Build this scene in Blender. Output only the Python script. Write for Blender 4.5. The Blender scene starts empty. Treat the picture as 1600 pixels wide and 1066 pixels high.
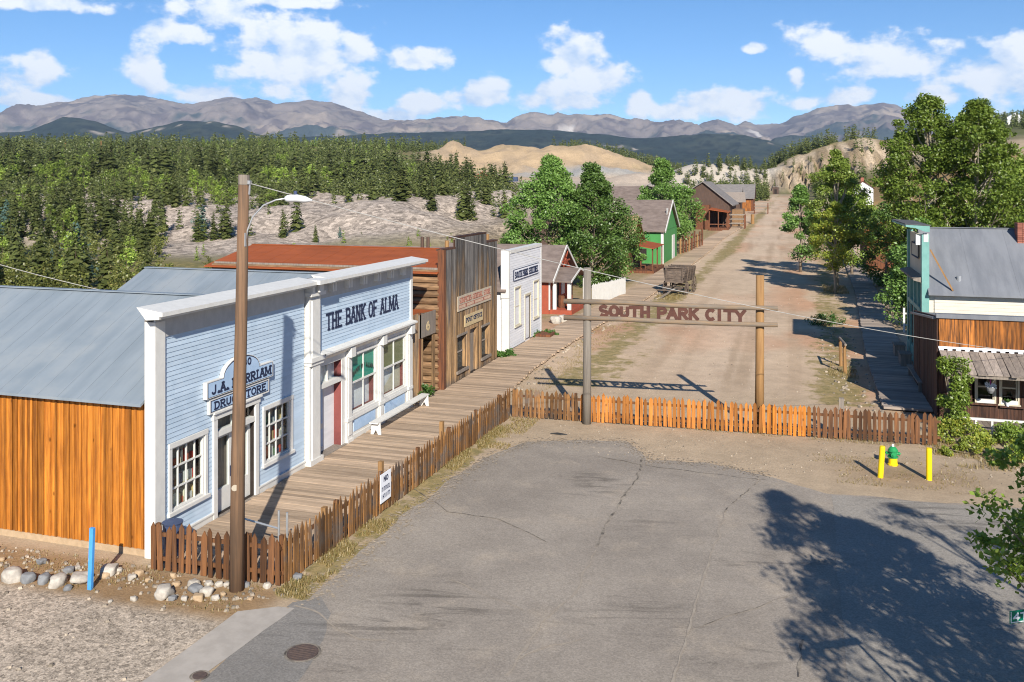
import bpy, math, random
import numpy as np
from mathutils import Vector, Matrix, noise
random.seed(7); rng = np.random.default_rng(7)
sc = bpy.context.scene; C = sc.collection
R = math.radians

# ------------------------------------------------------------------ camera
FOC, HOR, HCAM = 1400.0, 290.0, 9.0            # focal length in photo pixels, horizon row, camera height
YAW = math.atan(440 / FOC); SN, CS = math.sin(YAW), math.cos(YAW)
cam = bpy.data.cameras.new('camera'); cam_o = bpy.data.objects.new('camera', cam); C.objects.link(cam_o)
cam_o.location = (0, 0, HCAM); cam_o.rotation_euler = (R(90), 0, YAW)
cam.sensor_width = 36; cam.lens = 36 * FOC / 1600; cam.shift_y = -(533 - HOR) / 1600
cam.clip_start = 0.1; cam.clip_end = 60000
sc.camera = cam_o

# ------------------------------------------------------------------ sun, sky, exposure
TO_SUN = Vector((4.0, -9.0, 5.7)).normalized()
sun = bpy.data.lights.new('sun', 'SUN'); sun.energy = 5.0; sun.angle = R(0.5); sun.color = (1.0, 0.93, 0.82)
sun_o = bpy.data.objects.new('sun', sun); C.objects.link(sun_o)
sun_o.rotation_euler = TO_SUN.to_track_quat('Z', 'Y').to_euler(); sun_o.location = (20, -40, 40)
sc.view_settings.view_transform = 'Standard'; sc.view_settings.look = 'None'
sc.view_settings.exposure = 0.70; sc.view_settings.gamma = 1
sc.cycles.max_bounces = 5; sc.cycles.diffuse_bounces = 3; sc.cycles.transparent_max_bounces = 12
sc.cycles.volume_bounces = 0
sc.cycles.use_denoising = True; sc.cycles.filter_width = 1.1

world = bpy.data.worlds.new('World'); sc.world = world; world.use_nodes = True
def build_world():
    nt = world.node_tree; N = nt.nodes; L = nt.links; N.clear()
    def m(op, a, b=None, c=None, clamp=False):
        n = N.new('ShaderNodeMath'); n.operation = op; n.use_clamp = clamp
        for i, v in enumerate((a, b, c)):
            if v is None: continue
            if isinstance(v, (int, float)): n.inputs[i].default_value = v
            else: L.new(v, n.inputs[i])
        return n.outputs[0]
    sky = N.new('ShaderNodeTexSky'); sky.sky_type = 'NISHITA'; sky.sun_disc = False
    sky.sun_elevation = math.asin(TO_SUN.z); sky.sun_rotation = math.atan2(TO_SUN.x, TO_SUN.y)
    sky.altitude = 3000; sky.air_density = 0.9; sky.dust_density = 0.0; sky.ozone_density = 2.0
    hs = N.new('ShaderNodeHueSaturation'); hs.inputs['Saturation'].default_value = 1.24; hs.inputs['Value'].default_value = 1.0
    L.new(sky.outputs[0], hs.inputs['Color'])
    tc = N.new('ShaderNodeTexCoord'); sep = N.new('ShaderNodeSeparateXYZ'); L.new(tc.outputs['Generated'], sep.inputs[0])
    az = m('ARCTAN2', sep.outputs[0], sep.outputs[1]); el = m('ARCSINE', sep.outputs[2])
    # cumulus banks: bearing / elevation of the middle, half width, height above and below (degrees x 100)
    banks = [(470,95,125,75,70),(560,80,60,45,35),(655,92,85,26,22),(350,25,75,40,30),(270,55,75,28,16),(225,105,36,40,40),
             (240,140,30,25,22),(62,108,30,30,34),(50,160,75,16,14),(330,150,65,20,16),(745,150,62,36,24),(830,158,38,22,16),
             (890,90,58,42,40),(930,125,68,38,34),(905,162,62,22,16),(1130,165,95,34,26),(1050,176,60,18,16),(1290,75,72,36,24),
             (1380,92,105,42,36),(1330,152,70,18,14),(1545,120,80,38,36),(1590,95,50,34,40),(60,4,150,20,14),(1180,76,22,11,9),
             (655,165,40,26,18),(610,182,50,16,14),(545,150,48,50,40),(1000,165,26,30,26),(1245,125,16,20,16),(1260,162,34,12,12),
             (470,5,110,14,10),(855,140,30,16,14),(1650,130,140,60,50),(-120,120,160,60,40),(1460,150,60,20,18)]
    # the rest of the sky dome, out of the photograph
    far = [(random.uniform(-3.1, 3.1), random.uniform(.12, .9), random.uniform(.1, .3), .08, .05) for _ in range(4)]
    dens = None
    items = []
    for u, v, w, hu, hd in banks:
        k = (u - 800) / FOC; a = -YAW + math.atan(k); e = math.atan((HOR - v) / FOC / math.sqrt(1 + k * k))
        items.append((a, e, w / FOC * 1.0, hu / FOC * 1.05, hd / FOC * 1.0))
    for a, e, w, hu, hd in far:
        if abs(a + YAW) > .8: items.append((a, e, w, hu, hd))
    for a, e, w, hu, hd in items:
        dx = m('MULTIPLY', m('SUBTRACT', az, a), 1 / w)
        dy = m('SUBTRACT', el, e)
        dy = m('MAXIMUM', m('MULTIPLY', dy, 1 / hu), m('MULTIPLY', dy, -1 / hd))
        d = m('SUBTRACT', 1.0, m('SQRT', m('ADD', m('MULTIPLY', dx, dx), m('MULTIPLY', dy, dy))))
        dens = d if dens is None else m('SMOOTH_MAX', dens, d, 0.25)
    vec = N.new('ShaderNodeCombineXYZ'); L.new(az, vec.inputs[0]); L.new(m('MULTIPLY', el, 1.5), vec.inputs[1])
    def nz(scale, detail, rough, off=0.0):
        n = N.new('ShaderNodeTexNoise'); n.inputs['Scale'].default_value = scale; n.inputs['Detail'].default_value = detail
        n.inputs['Roughness'].default_value = rough
        mp = N.new('ShaderNodeVectorMath'); mp.operation = 'ADD'; mp.inputs[1].default_value = (off, off * 1.7, off * .3)
        L.new(vec.outputs[0], mp.inputs[0]); L.new(mp.outputs[0], n.inputs['Vector']); return n.outputs[0]
    n1 = nz(26, 9, .56); n1b = nz(26, 9, .56, 0.012)
    big = nz(9, 3, .5, 3.1)
    f = m('ADD', m('MULTIPLY', dens, 0.95), m('ADD', m('MULTIPLY', m('SUBTRACT', n1, .5), 2.3), m('MULTIPLY', m('SUBTRACT', big, .5), .7)))
    mr = N.new('ShaderNodeMapRange'); mr.interpolation_type = 'SMOOTHSTEP'
    L.new(f, mr.inputs[0]); mr.inputs[1].default_value = .02; mr.inputs[2].default_value = .5
    cov = m('MULTIPLY', mr.outputs[0], .97)
    # sunlit tops against softer undersides: difference of the cloud field along the sun's direction
    sh = m('ADD', .80, m('ADD', m('MULTIPLY', m('SUBTRACT', n1, n1b), 2.2), m('MULTIPLY', m('SUBTRACT', f, .3), .28)), clamp=True)
    cr = N.new('ShaderNodeMix'); cr.data_type = 'RGBA'
    cr.inputs['A'].default_value = (.36, .55, .84, 1); cr.inputs['B'].default_value = (.93, .95, .98, 1); L.new(sh, cr.inputs['Factor'])
    bg1 = N.new('ShaderNodeBackground'); L.new(hs.outputs[0], bg1.inputs[0]); bg1.inputs[1].default_value = 0.09
    bg2 = N.new('ShaderNodeBackground'); L.new(cr.outputs['Result'], bg2.inputs[0]); bg2.inputs[1].default_value = .76
    mx = N.new('ShaderNodeMixShader'); L.new(cov, mx.inputs[0]); L.new(bg1.outputs[0], mx.inputs[1]); L.new(bg2.outputs[0], mx.inputs[2])
    out = N.new('ShaderNodeOutputWorld'); L.new(mx.outputs[0], out.inputs[0])
build_world()

# ------------------------------------------------------------------ helpers
def at(u, v, t):
    """the place seen at photo pixel (u, v) at a distance t along the view"""
    l = (u - 800) / FOC * t
    return Vector((-t * SN + l * CS, t * CS + l * SN, HCAM - (v - HOR) / FOC * t))
def onground(u, v, z=0.0):
    return at(u, v, FOC * (HCAM - z) / (v - HOR))
def tag(o, label=None, cat=None, group=None, kind=None):
    if label: o['label'] = label
    if cat: o['category'] = cat
    if group: o['group'] = group
    if kind: o['kind'] = kind
    return o
def thing(name, label, cat, loc, group=None):
    o = bpy.data.objects.new(name, None); C.objects.link(o); o.location = loc; o.empty_display_size = .3
    return tag(o, label, cat, group)
def wl(o):
    v = Vector((0, 0, 0))
    while o is not None: v += o.location; o = o.parent
    return v
def link_mesh(name, me, mat, parent=None):
    o = bpy.data.objects.new(name, me); C.objects.link(o)
    if mat is not None: me.materials.append(mat)
    if parent is not None: o.parent = parent
    return o
def plane_map(pl):
    ax, c, s = pl
    if ax == 'X': return lambda a, z, d: (c + s * d, a, z)
    return lambda a, z, d: (a, c + s * d, z)

class MB:
    def __init__(s): s.v = []; s.f = []; s.T = None
    def add(s, pts, faces):
        b = len(s.v)
        s.v.extend([tuple(s.T @ Vector(p)) for p in pts] if s.T is not None else [tuple(p) for p in pts])
        s.f.extend([[b + i for i in f] for f in faces])
    def box(s, x0, x1, y0, y1, z0, z1):
        s.add([(x0,y0,z0),(x1,y0,z0),(x1,y1,z0),(x0,y1,z0),(x0,y0,z1),(x1,y0,z1),(x1,y1,z1),(x0,y1,z1)],
              [(0,3,2,1),(4,5,6,7),(0,1,5,4),(1,2,6,5),(2,3,7,6),(3,0,4,7)])
    def pbox(s, pl, a0, a1, z0, z1, d0, d1):
        p, q = plane_map(pl)(a0, z0, d0), plane_map(pl)(a1, z1, d1)
        s.box(min(p[0],q[0]), max(p[0],q[0]), min(p[1],q[1]), max(p[1],q[1]), min(p[2],q[2]), max(p[2],q[2]))
    def prism(s, a, b):
        """two matching outlines joined into a solid"""
        n = len(a); s.add(list(a) + list(b), [tuple(range(n))[::-1], tuple(range(n, 2*n))] + [(i, (i+1) % n, n + (i+1) % n, n + i) for i in range(n)])
    def pprism(s, pl, outline, d0, d1):
        f = plane_map(pl); s.prism([f(a, z, d0) for a, z in outline], [f(a, z, d1) for a, z in outline])
    def quad(s, *p): s.add(p, [tuple(range(len(p)))])
    def bar(s, p, q, w, h=None, up=(0, 0, 1)):
        p, q = Vector(p), Vector(q); h = w if h is None else h; d = (q - p).normalized(); u = Vector(up)
        if abs(d.dot(u)) > .98: u = Vector((1, 0, 0))
        r = d.cross(u).normalized() * (w / 2); u = r.cross(d).normalized() * (h / 2)
        s.prism([p-r-u, p+r-u, p+r+u, p-r+u], [q-r-u, q+r-u, q+r+u, q-r+u])
    def tube(s, pts, rad, n=8, cap=True):
        pts = [Vector(p) for p in pts]; m = len(pts); rad = [rad]*m if isinstance(rad, (int, float)) else rad
        b = []; ref = None
        for i, p in enumerate(pts):
            d = (pts[min(i+1, m-1)] - pts[max(i-1, 0)]).normalized()
            if ref is None: ref = Vector((1,0,0)) if abs(d.x) < .9 else Vector((0,1,0))
            x = (ref - d * ref.dot(d)).normalized(); y = d.cross(x); ref = x
            b += [p + (x * math.cos(2*math.pi*k/n) + y * math.sin(2*math.pi*k/n)) * rad[i] for k in range(n)]
        f = [(i*n+k, i*n+(k+1) % n, (i+1)*n+(k+1) % n, (i+1)*n+k) for i in range(m-1) for k in range(n)]
        if cap: f += [tuple(range(n))[::-1], tuple(range((m-1)*n, m*n))]
        s.add(b, f)
    def build(s, name, mat, parent=None, smooth=False, label=None):
        off = wl(parent) if parent is not None else Vector((0, 0, 0))
        me = bpy.data.meshes.new(name)
        me.from_pydata([(x-off.x, y-off.y, z-off.z) for x, y, z in s.v], [], s.f); me.update()
        if smooth: me.shade_smooth()
        o = link_mesh(name, me, mat, parent)
        if label: o['label'] = label
        return o
    def thing(s, name, label, cat, mat, loc, group=None, smooth=False):
        """one mesh that is a whole thing, its origin at loc"""
        me = bpy.data.meshes.new(name); L = Vector(loc)
        me.from_pydata([(x-L.x, y-L.y, z-L.z) for x, y, z in s.v], [], s.f); me.update()
        if smooth: me.shade_smooth()
        o = link_mesh(name, me, mat); o.location = L
        return tag(o, label, cat, group)

def np_mesh(name, V, F=None):
    """V (n,4,3) separate quads, or V (m,3) with F (k,4)"""
    me = bpy.data.meshes.new(name)
    if F is None:
        n = len(V); V = np.asarray(V, dtype=np.float32).reshape(-1, 3); F = np.arange(n * 4).reshape(n, 4)
    V = np.asarray(V, dtype=np.float32); F = np.asarray(F, dtype=np.int32)
    me.vertices.add(len(V)); me.vertices.foreach_set('co', V.ravel())
    k = F.shape[1]
    me.loops.add(F.size); me.loops.foreach_set('vertex_index', F.ravel())
    me.polygons.add(len(F)); me.polygons.foreach_set('loop_start', np.arange(0, F.size, k, dtype=np.int32))
    me.polygons.foreach_set('loop_total', np.full(len(F), k, dtype=np.int32))
    me.update(calc_edges=True); me.validate()
    return me

# ------------------------------------------------------------------ materials
def nodes(name):
    m = bpy.data.materials.new(name); m.use_nodes = True; nt = m.node_tree; nt.nodes.clear()
    out = nt.nodes.new('ShaderNodeOutputMaterial'); return m, nt, nt.nodes, nt.links, out
class NB:
    def __init__(s, nt): s.nt = nt; s.N = nt.nodes; s.L = nt.links
    def put(s, sock, v):
        if v is None: return
        if isinstance(v, (int, float)): sock.default_value = v
        elif isinstance(v, tuple): sock.default_value = v if len(v) == len(sock.default_value) else (*v, 1)
        else: s.L.new(v, sock)
    def math(s, op, a, b=None, c=None, clamp=False):
        n = s.N.new('ShaderNodeMath'); n.operation = op; n.use_clamp = clamp
        for i, v in enumerate((a, b, c)): s.put(n.inputs[i], v)
        return n.outputs[0]
    def mix(s, f, a, b, blend='MIX'):
        n = s.N.new('ShaderNodeMix'); n.data_type = 'RGBA'; n.blend_type = blend
        s.put(n.inputs['Factor'], f); s.put(n.inputs['A'], a); s.put(n.inputs['B'], b); return n.outputs['Result']
    def noise(s, scale, detail=4, rough=.55, vec=None, dist=0):
        n = s.N.new('ShaderNodeTexNoise'); n.inputs['Scale'].default_value = scale; n.inputs['Detail'].default_value = detail
        n.inputs['Roughness'].default_value = rough; n.inputs['Distortion'].default_value = dist
        if vec is not None: s.L.new(vec, n.inputs['Vector'])
        return n.outputs[0]
    def voro(s, scale, vec, out='Color'):
        n = s.N.new('ShaderNodeTexVoronoi'); n.inputs['Scale'].default_value = scale; s.L.new(vec, n.inputs['Vector']); return n.outputs[out]
    def scaled(s, vec, sc3):
        n = s.N.new('ShaderNodeVectorMath'); n.operation = 'MULTIPLY'; s.L.new(vec, n.inputs[0]); n.inputs[1].default_value = sc3; return n.outputs[0]
    def step(s, x, a, b):
        n = s.N.new('ShaderNodeMapRange'); n.interpolation_type = 'SMOOTHSTEP'; s.put(n.inputs[0], x)
        n.inputs[1].default_value = a; n.inputs[2].default_value = b; return n.outputs[0]
    def attr(s, name, out='Color'):
        n = s.N.new('ShaderNodeAttribute'); n.attribute_name = name; return n.outputs[out]
    def geo(s, out): return s.N.new('ShaderNodeNewGeometry').outputs[out]
    def scale_col(s, col, f):
        n = s.N.new('ShaderNodeVectorMath'); n.operation = 'SCALE'; s.put(n.inputs[0], col); s.put(n.inputs['Scale'], f); return n.outputs[0]
    def bump(s, h, strength, dist=.02):
        n = s.N.new('ShaderNodeBump'); n.inputs['Strength'].default_value = strength; n.inputs['Distance'].default_value = dist
        s.L.new(h, n.inputs['Height']); return n.outputs[0]
    def bsdf(s, out, col, rough=.8, met=0, spec=.3, normal=None):
        b = s.N.new('ShaderNodeBsdfPrincipled'); s.put(b.inputs['Base Color'], col); s.put(b.inputs['Roughness'], rough)
        b.inputs['Metallic'].default_value = met; b.inputs['Specular IOR Level'].default_value = spec
        if normal is not None: s.L.new(normal, b.inputs['Normal'])
        s.L.new(b.outputs[0], out.inputs[0]); return b

def mat(name, c1, c2, grain=(2, 2, 2), isl=0.0, rough=.85, bump=.0, met=0, big=.15, bigs=.6, spec=.25, c3=None, knots=False):
    """two tones through stretched noise, a slow mottling, and a tone of its own for every loose board"""
    m, nt, N, L, out = nodes(name); b = NB(nt); pos = b.geo('Position')
    rnd = b.geo('Random Per Island')
    vec = b.scaled(pos, grain)
    if isl:
        sh = N.new('ShaderNodeVectorMath'); sh.operation = 'ADD'; L.new(vec, sh.inputs[0])
        cb = N.new('ShaderNodeCombineXYZ'); L.new(b.math('MULTIPLY', rnd, 37.0), cb.inputs[0]); L.new(b.math('MULTIPLY', rnd, 91.0), cb.inputs[2])
        L.new(cb.outputs[0], sh.inputs[1]); vec = sh.outputs[0]
    n = b.noise(1.0, 6, .62, vec)
    col = b.mix(b.step(n, .32, .68), c1, c2)
    if c3 is not None: col = b.mix(b.step(b.noise(bigs, 5, .6, pos), .48, .66), col, c3)
    if knots:
        k = b.voro(2.3, b.scaled(pos, (1, 1, .55)), 'Distance'); col = b.mix(b.step(k, .10, .03), col, b.scale_col(col, .42))
    f = b.math('ADD', 1 - big / 2, b.math('MULTIPLY', b.noise(bigs, 4, .6, pos), big))
    if isl: f = b.math('MULTIPLY', f, b.math('ADD', 1 - isl * .55, b.math('MULTIPLY', rnd, isl)))
    col = b.scale_col(col, f)
    b.bsdf(out, col, rough, met, spec, b.bump(n, bump) if bump else None)
    return m
def leafmat(name, ca, cb, cc, trans=.35, by='Random Per Island'):
    m, nt, N, L, out = nodes(name); b = NB(nt)
    rnd = b.geo('Random Per Island')
    col = b.mix(b.step(rnd, .0, .6), ca, cb); col = b.mix(b.step(rnd, .75, 1.0), col, cc)
    oi = N.new('ShaderNodeObjectInfo')
    col = b.scale_col(col, b.math('ADD', .68, b.math('MULTIPLY', oi.outputs['Random'], .64)))
    d = N.new('ShaderNodeBsdfDiffuse'); t = N.new('ShaderNodeBsdfTranslucent'); mx = N.new('ShaderNodeMixShader')
    L.new(col, d.inputs[0]); L.new(b.mix(.5, col, b.scale_col(col, 1.4)), t.inputs[0]); mx.inputs[0].default_value = trans
    L.new(d.outputs[0], mx.inputs[1]); L.new(t.outputs[0], mx.inputs[2])
    g = N.new('ShaderNodeBsdfGlossy'); g.inputs['Roughness'].default_value = .45; mg = N.new('ShaderNodeMixShader'); mg.inputs[0].default_value = .04
    L.new(mx.outputs[0], mg.inputs[1]); L.new(g.outputs[0], mg.inputs[2]); L.new(mg.outputs[0], out.inputs[0])
    return m
def glassmat(name, tint=(.9, .95, .95), refl=.09):
    m, nt, N, L, out = nodes(name)
    t = N.new('ShaderNodeBsdfTransparent'); t.inputs[0].default_value = (*tint, 1)
    g = N.new('ShaderNodeBsdfGlossy'); g.inputs['Roughness'].default_value = .03
    f = N.new('ShaderNodeLayerWeight'); f.inputs[0].default_value = .5
    pw = N.new('ShaderNodeMath'); pw.operation = 'POWER'; L.new(f.outputs['Facing'], pw.inputs[0]); pw.inputs[1].default_value = 4
    ad = N.new('ShaderNodeMath'); ad.operation = 'MULTIPLY_ADD'; L.new(pw.outputs[0], ad.inputs[0]); ad.inputs[1].default_value = .6; ad.inputs[2].default_value = refl * .5
    mx = N.new('ShaderNodeMixShader'); L.new(ad.outputs[0], mx.inputs[0]); L.new(t.outputs[0], mx.inputs[1]); L.new(g.outputs[0], mx.inputs[2])
    L.new(mx.outputs[0], out.inputs[0]); return m
def pal(name, cols, rough=.6):
    """one colour of a short list for every loose piece (bottles, jars, books)"""
    m, nt, N, L, out = nodes(name); b = NB(nt)
    r = N.new('ShaderNodeValToRGB'); r.color_ramp.interpolation = 'CONSTANT'; e = r.color_ramp.elements
    while len(e) < len(cols): e.new(1)
    for i, c in enumerate(cols): e[i].position = i / len(cols); e[i].color = (*c, 1)
    L.new(b.geo('Random Per Island'), r.inputs[0]); b.bsdf(out, r.outputs[0], rough); return m

def barn_mat(name, c1, c2, g1, g2):
    # boards silvered and blackened from the top down, the sheltered lower boards still tan
    m, nt, N, L, out = nodes(name); b = NB(nt); pos = b.geo('Position'); rnd = b.geo('Random Per Island')
    sep = N.new('ShaderNodeSeparateXYZ'); L.new(pos, sep.inputs[0])
    cb = N.new('ShaderNodeCombineXYZ'); L.new(b.math('MULTIPLY', rnd, 37.0), cb.inputs[0]); L.new(b.math('MULTIPLY', rnd, 91.0), cb.inputs[2])
    sh = N.new('ShaderNodeVectorMath'); sh.operation = 'ADD'; L.new(b.scaled(pos, (16, 16, .7)), sh.inputs[0]); L.new(cb.outputs[0], sh.inputs[1])
    n = b.noise(1.0, 7, .68, sh.outputs[0]); n2 = b.noise(1.0, 5, .6, b.scaled(pos, (3, 3, .5)))
    f = b.step(n, .36, .62); tan = b.mix(f, c1, c2); grey = b.mix(f, g1, g2)
    w = b.step(b.math('ADD', b.math('MULTIPLY', sep.outputs[2], .16), b.math('ADD', b.math('MULTIPLY', n2, 1.1), b.math('MULTIPLY', rnd, .35))), 1.12, 1.6)
    foot = b.step(b.math('ADD', sep.outputs[2], b.math('MULTIPLY', n2, 1.2)), 1.1, .6); w = b.math('MAXIMUM', w, b.math('MULTIPLY', foot, .8))
    col = b.scale_col(b.mix(w, tan, grey), b.math('ADD', .42, b.math('MULTIPLY', rnd, 1.1)))
    b.bsdf(out, col, .9, 0, .2, b.bump(n, .2)); return m
V_, H_ = (14, 14, .9), (9, 9, 9)          # grain up the board / even
M = {}
M['blue'] = mat('pale_blue_paint', (.43,.54,.655), (.49,.595,.705), (1.2, 1.2, 6), isl=.12, rough=.6, big=.16, bigs=1.3, bump=.03, c3=(.40,.505,.615))
M['white'] = mat('white_paint', (.60,.59,.56), (.66,.65,.615), (5, 5, 3), rough=.5, big=.10)
M['white_board'] = mat('white_siding_paint', (.64,.645,.665), (.72,.72,.735), (1, 1, 8), isl=.08, rough=.6)
M['cream'] = mat('cream_siding_paint', (.58,.54,.455), (.65,.61,.52), (1, 1, 8), isl=.08)
M['frieze'] = mat('frieze_paint_with_shade', (.40,.40,.395), (.46,.46,.45), (5, 5, 3), rough=.6)  # white frieze boards; the cornice's shadow is put into this grey
M['panel_blue'] = mat('panel_blue_paint', (.36,.50,.68), (.41,.55,.73), (3, 3, 3), rough=.5)
M['orange'] = mat('orange_stained_cedar', (.50,.185,.026), (.255,.085,.014), V_, isl=.9, rough=.6, big=.5, bigs=.5, knots=True, bump=.1)
M['gate_pick'] = mat('honey_picket_wood', (.48,.19,.04), (.27,.095,.02), V_, isl=.8, rough=.65, big=.25, knots=True)
M['brown_pick'] = mat('russet_picket_wood', (.18,.078,.030), (.08,.040,.022), V_, isl=.95, rough=.75, big=.4)
M['grey_pick'] = mat('weathered_picket_wood', (.29,.14,.045), (.09,.05,.028), V_, isl=.9, rough=.8, big=.5, bigs=1.5, c3=(.12,.09,.07))
M['barn'] = barn_mat('weathered_barn_board', (.44,.275,.135), (.15,.095,.055), (.155,.145,.135), (.055,.05,.048))
M['log'] = mat('log_wall_wood', (.28,.17,.09), (.15,.09,.05), (2, 2, 14), isl=.5, rough=.9)
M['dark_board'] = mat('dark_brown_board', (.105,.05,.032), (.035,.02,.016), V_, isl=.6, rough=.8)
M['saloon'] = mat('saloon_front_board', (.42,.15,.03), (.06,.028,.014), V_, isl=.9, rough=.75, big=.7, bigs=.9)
M['grey_wood'] = mat('grey_weathered_wood', (.27,.23,.19), (.17,.145,.125), V_, isl=.5, rough=.9, bump=.1)
M['shake'] = mat('grey_awning_board', (.30,.25,.21), (.19,.16,.14), (12, 2, 12), isl=.6, rough=.9)
M['deck'] = mat('boardwalk_plank', (.46,.345,.245), (.32,.235,.165), (1.2, 16, 4), isl=.55, rough=.9, big=.3, bigs=.45, bump=.1)
M['deck_x'] = mat('boardwalk_plank_grey', (.38,.31,.26), (.28,.235,.20), (1.2, 16, 4), isl=.45, rough=.9, big=.3, bigs=.3)
M['pole'] = mat('utility_pole_wood', (.205,.122,.072), (.115,.075,.05), (16, 16, .6), rough=.9, big=.35, bigs=1.2, bump=.15)
M['pole_grey'] = mat('gate_post_grey', (.24,.21,.175), (.16,.14,.12), (16, 16, .6), rough=.9, big=.3)
M['pole_tan'] = mat('gate_post_tan', (.33,.19,.08), (.22,.12,.05), (16, 16, .6), rough=.8, big=.25)
M['beam'] = mat('gate_beam_wood', (.17,.145,.12), (.25,.175,.11), (.8, 12, 12), rough=.9, big=.5, bigs=1.3)
M['rust_letter'] = mat('rusty_letter_steel', (.075,.032,.025), (.10,.042,.03), (6, 6, 6), rough=.7)
M['metal_roof'] = mat('grey_metal_roof', (.185,.222,.258), (.225,.262,.298), (2.2, .35, .35), rough=.5, big=.35, bigs=.45, spec=.3, c3=(.235,.262,.285))
M['metal_roof_dark'] = mat('slate_grey_metal_roof', (.145,.155,.175), (.19,.20,.22), (2, .4, .4), rough=.5, big=.25, bigs=.4)
M['rust_roof'] = mat('rusty_metal_roof', (.32,.082,.025), (.25,.065,.02), (.7, 2, 2), rough=.75, big=.3, bigs=.5)
M['shingle'] = mat('brown_shingle', (.145,.112,.098), (.215,.17,.148), (1.2, 1.2, 5), rough=.95, big=.35, bigs=1.1)
M['shake_roof'] = mat('mossy_shake_roof', (.27,.21,.10), (.20,.16,.085), (1, 3, 3), rough=.95, big=.4)
M['grey_roof'] = mat('grey_board_roof', (.22,.20,.19), (.16,.15,.145), (1, 1, 6), rough=.95, big=.35, isl=.3)
M['red_brick'] = mat('red_painted_board', (.36,.085,.045), (.29,.07,.04), (4, 4, 4), rough=.8, big=.2)
M['green_board'] = mat('green_painted_board', (.065,.26,.075), (.052,.22,.06), (3, 3, 1), isl=.15, rough=.6)
M['teal'] = mat('teal_trim_paint', (.14,.31,.28), (.175,.36,.325), (3, 3, 3), rough=.5)
M['stone'] = mat('tan_stone', (.46,.33,.19), (.30,.20,.12), (1.8, 1.8, 2.2), isl=.5, rough=.95)
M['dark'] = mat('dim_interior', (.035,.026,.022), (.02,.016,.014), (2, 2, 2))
M['pink_room'] = mat('bank_room_wall', (.22,.065,.06), (.13,.04,.04), (1, 1, 1), big=.5, bigs=1.3)
M['counter'] = mat('bank_counter_wood', (.38,.19,.08), (.28,.13,.05), (6, 6, 1))
M['shade_green'] = mat('green_roller_shade', (.05,.30,.21), (.06,.33,.24), (1, 1, 1))
M['shade_olive'] = mat('olive_roller_shade', (.19,.19,.10), (.22,.22,.12), (1, 1, 1))
M['shade_tan'] = mat('tan_roller_shade', (.48,.43,.33), (.54,.49,.38), (1, 1, 1))
M['glass'] = glassmat('window_glass')
M['goods'] = pal('shop_goods', [(.35,.04,.03),(.55,.42,.2),(.6,.6,.55),(.08,.12,.2),(.25,.1,.04),(.1,.2,.1),(.5,.12,.06),(.7,.66,.5)])
M['ink'] = mat('sign_ink', (.018,.026,.06), (.022,.03,.07), (3, 3, 3))
M['red_ink'] = mat('faded_red_ink', (.30,.115,.085), (.38,.18,.13), (9, 9, 9))
M['faint_ink'] = mat('faint_dark_ink', (.035,.05,.045), (.04,.06,.05), (3, 3, 3))
M['sign_pale'] = mat('pale_sign_board', (.40,.34,.26), (.47,.41,.32), (5, 5, 5))
M['sign_cream'] = mat('cream_sign_board', (.47,.36,.20), (.53,.42,.25), (5, 5, 5))
M['sign_white'] = mat('white_sign_face', (.78,.80,.86), (.82,.84,.88), (3, 3, 3), rough=.4)
M['steel'] = mat('galvanised_steel', (.45,.46,.47), (.52,.53,.54), (5, 5, 5), rough=.4, met=.6)
M['lamp_head'] = mat('pale_lamp_housing', (.62,.64,.67), (.68,.70,.72), (3, 3, 3), rough=.35)
M['wire'] = mat('cable_sheath', (.34,.33,.31), (.42,.41,.39), (3, 3, 3), rough=.6)
M['yellow'] = mat('yellow_bollard_paint', (.86,.62,.012), (.78,.54,.01), (4, 4, 4), rough=.45, big=.12)
M['hyd_green'] = mat('green_hydrant_paint', (.02,.24,.08), (.03,.29,.10), (8, 8, 8), rough=.35)
M['blue_stake'] = mat('blue_stake_paint', (.06,.29,.68), (.08,.33,.74), (4, 4, 4), rough=.5)
M['sign_green'] = mat('green_street_sign', (.0,.17,.10), (.0,.20,.12), (4, 4, 4), rough=.3)
M['brick'] = mat('chimney_brick', (.33,.13,.09), (.24,.09,.065), (5, 5, 14), isl=.5, rough=.9)
M['iron'] = mat('manhole_iron', (.12,.085,.07), (.08,.06,.055), (14, 14, 14), rough=.7, bump=.2)
M['bark'] = mat('tree_bark', (.27,.22,.17), (.17,.135,.10), (8, 8, 1.5), rough=.95)
M['dark_bark'] = mat('pine_bark', (.09,.065,.045), (.06,.045,.035), (8, 8, 1.5), rough=.95)
M['pale_bark'] = mat('pale_tree_bark', (.42,.37,.28), (.30,.25,.19), (6, 6, 1.5), rough=.9)
M['leaf'] = leafmat('broad_leaf', (.14,.215,.030), (.205,.30,.042), (.28,.355,.065), trans=.25)
M['leaf_dark'] = leafmat('deep_green_leaf', (.105,.195,.04), (.155,.27,.058), (.215,.335,.085), trans=.25)
M['leaf_aspen'] = leafmat('aspen_leaf', (.185,.265,.042), (.245,.335,.056), (.32,.38,.085), trans=.25)
M['leaf_yel'] = leafmat('yellowing_leaf', (.165,.215,.032), (.235,.285,.042), (.36,.33,.045))
M['cap_grey'] = mat('dull_grey_cap', (.085,.088,.095), (.12,.122,.13), (3, 3, 3), rough=.95, spec=.05)
M['leaf_weed'] = leafmat('weed_leaf', (.06,.15,.025), (.09,.20,.035), (.14,.24,.05))
M['willow'] = leafmat('willow_leaf', (.13,.155,.04), (.19,.205,.05), (.27,.25,.075))
M['needle'] = leafmat('pine_needle', (.062,.079,.023), (.10,.12,.035), (.15,.163,.055), trans=.22)
M['needle_blue'] = leafmat('spruce_needle', (.05,.095,.075), (.075,.13,.105), (.11,.175,.145), trans=.2)
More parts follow.
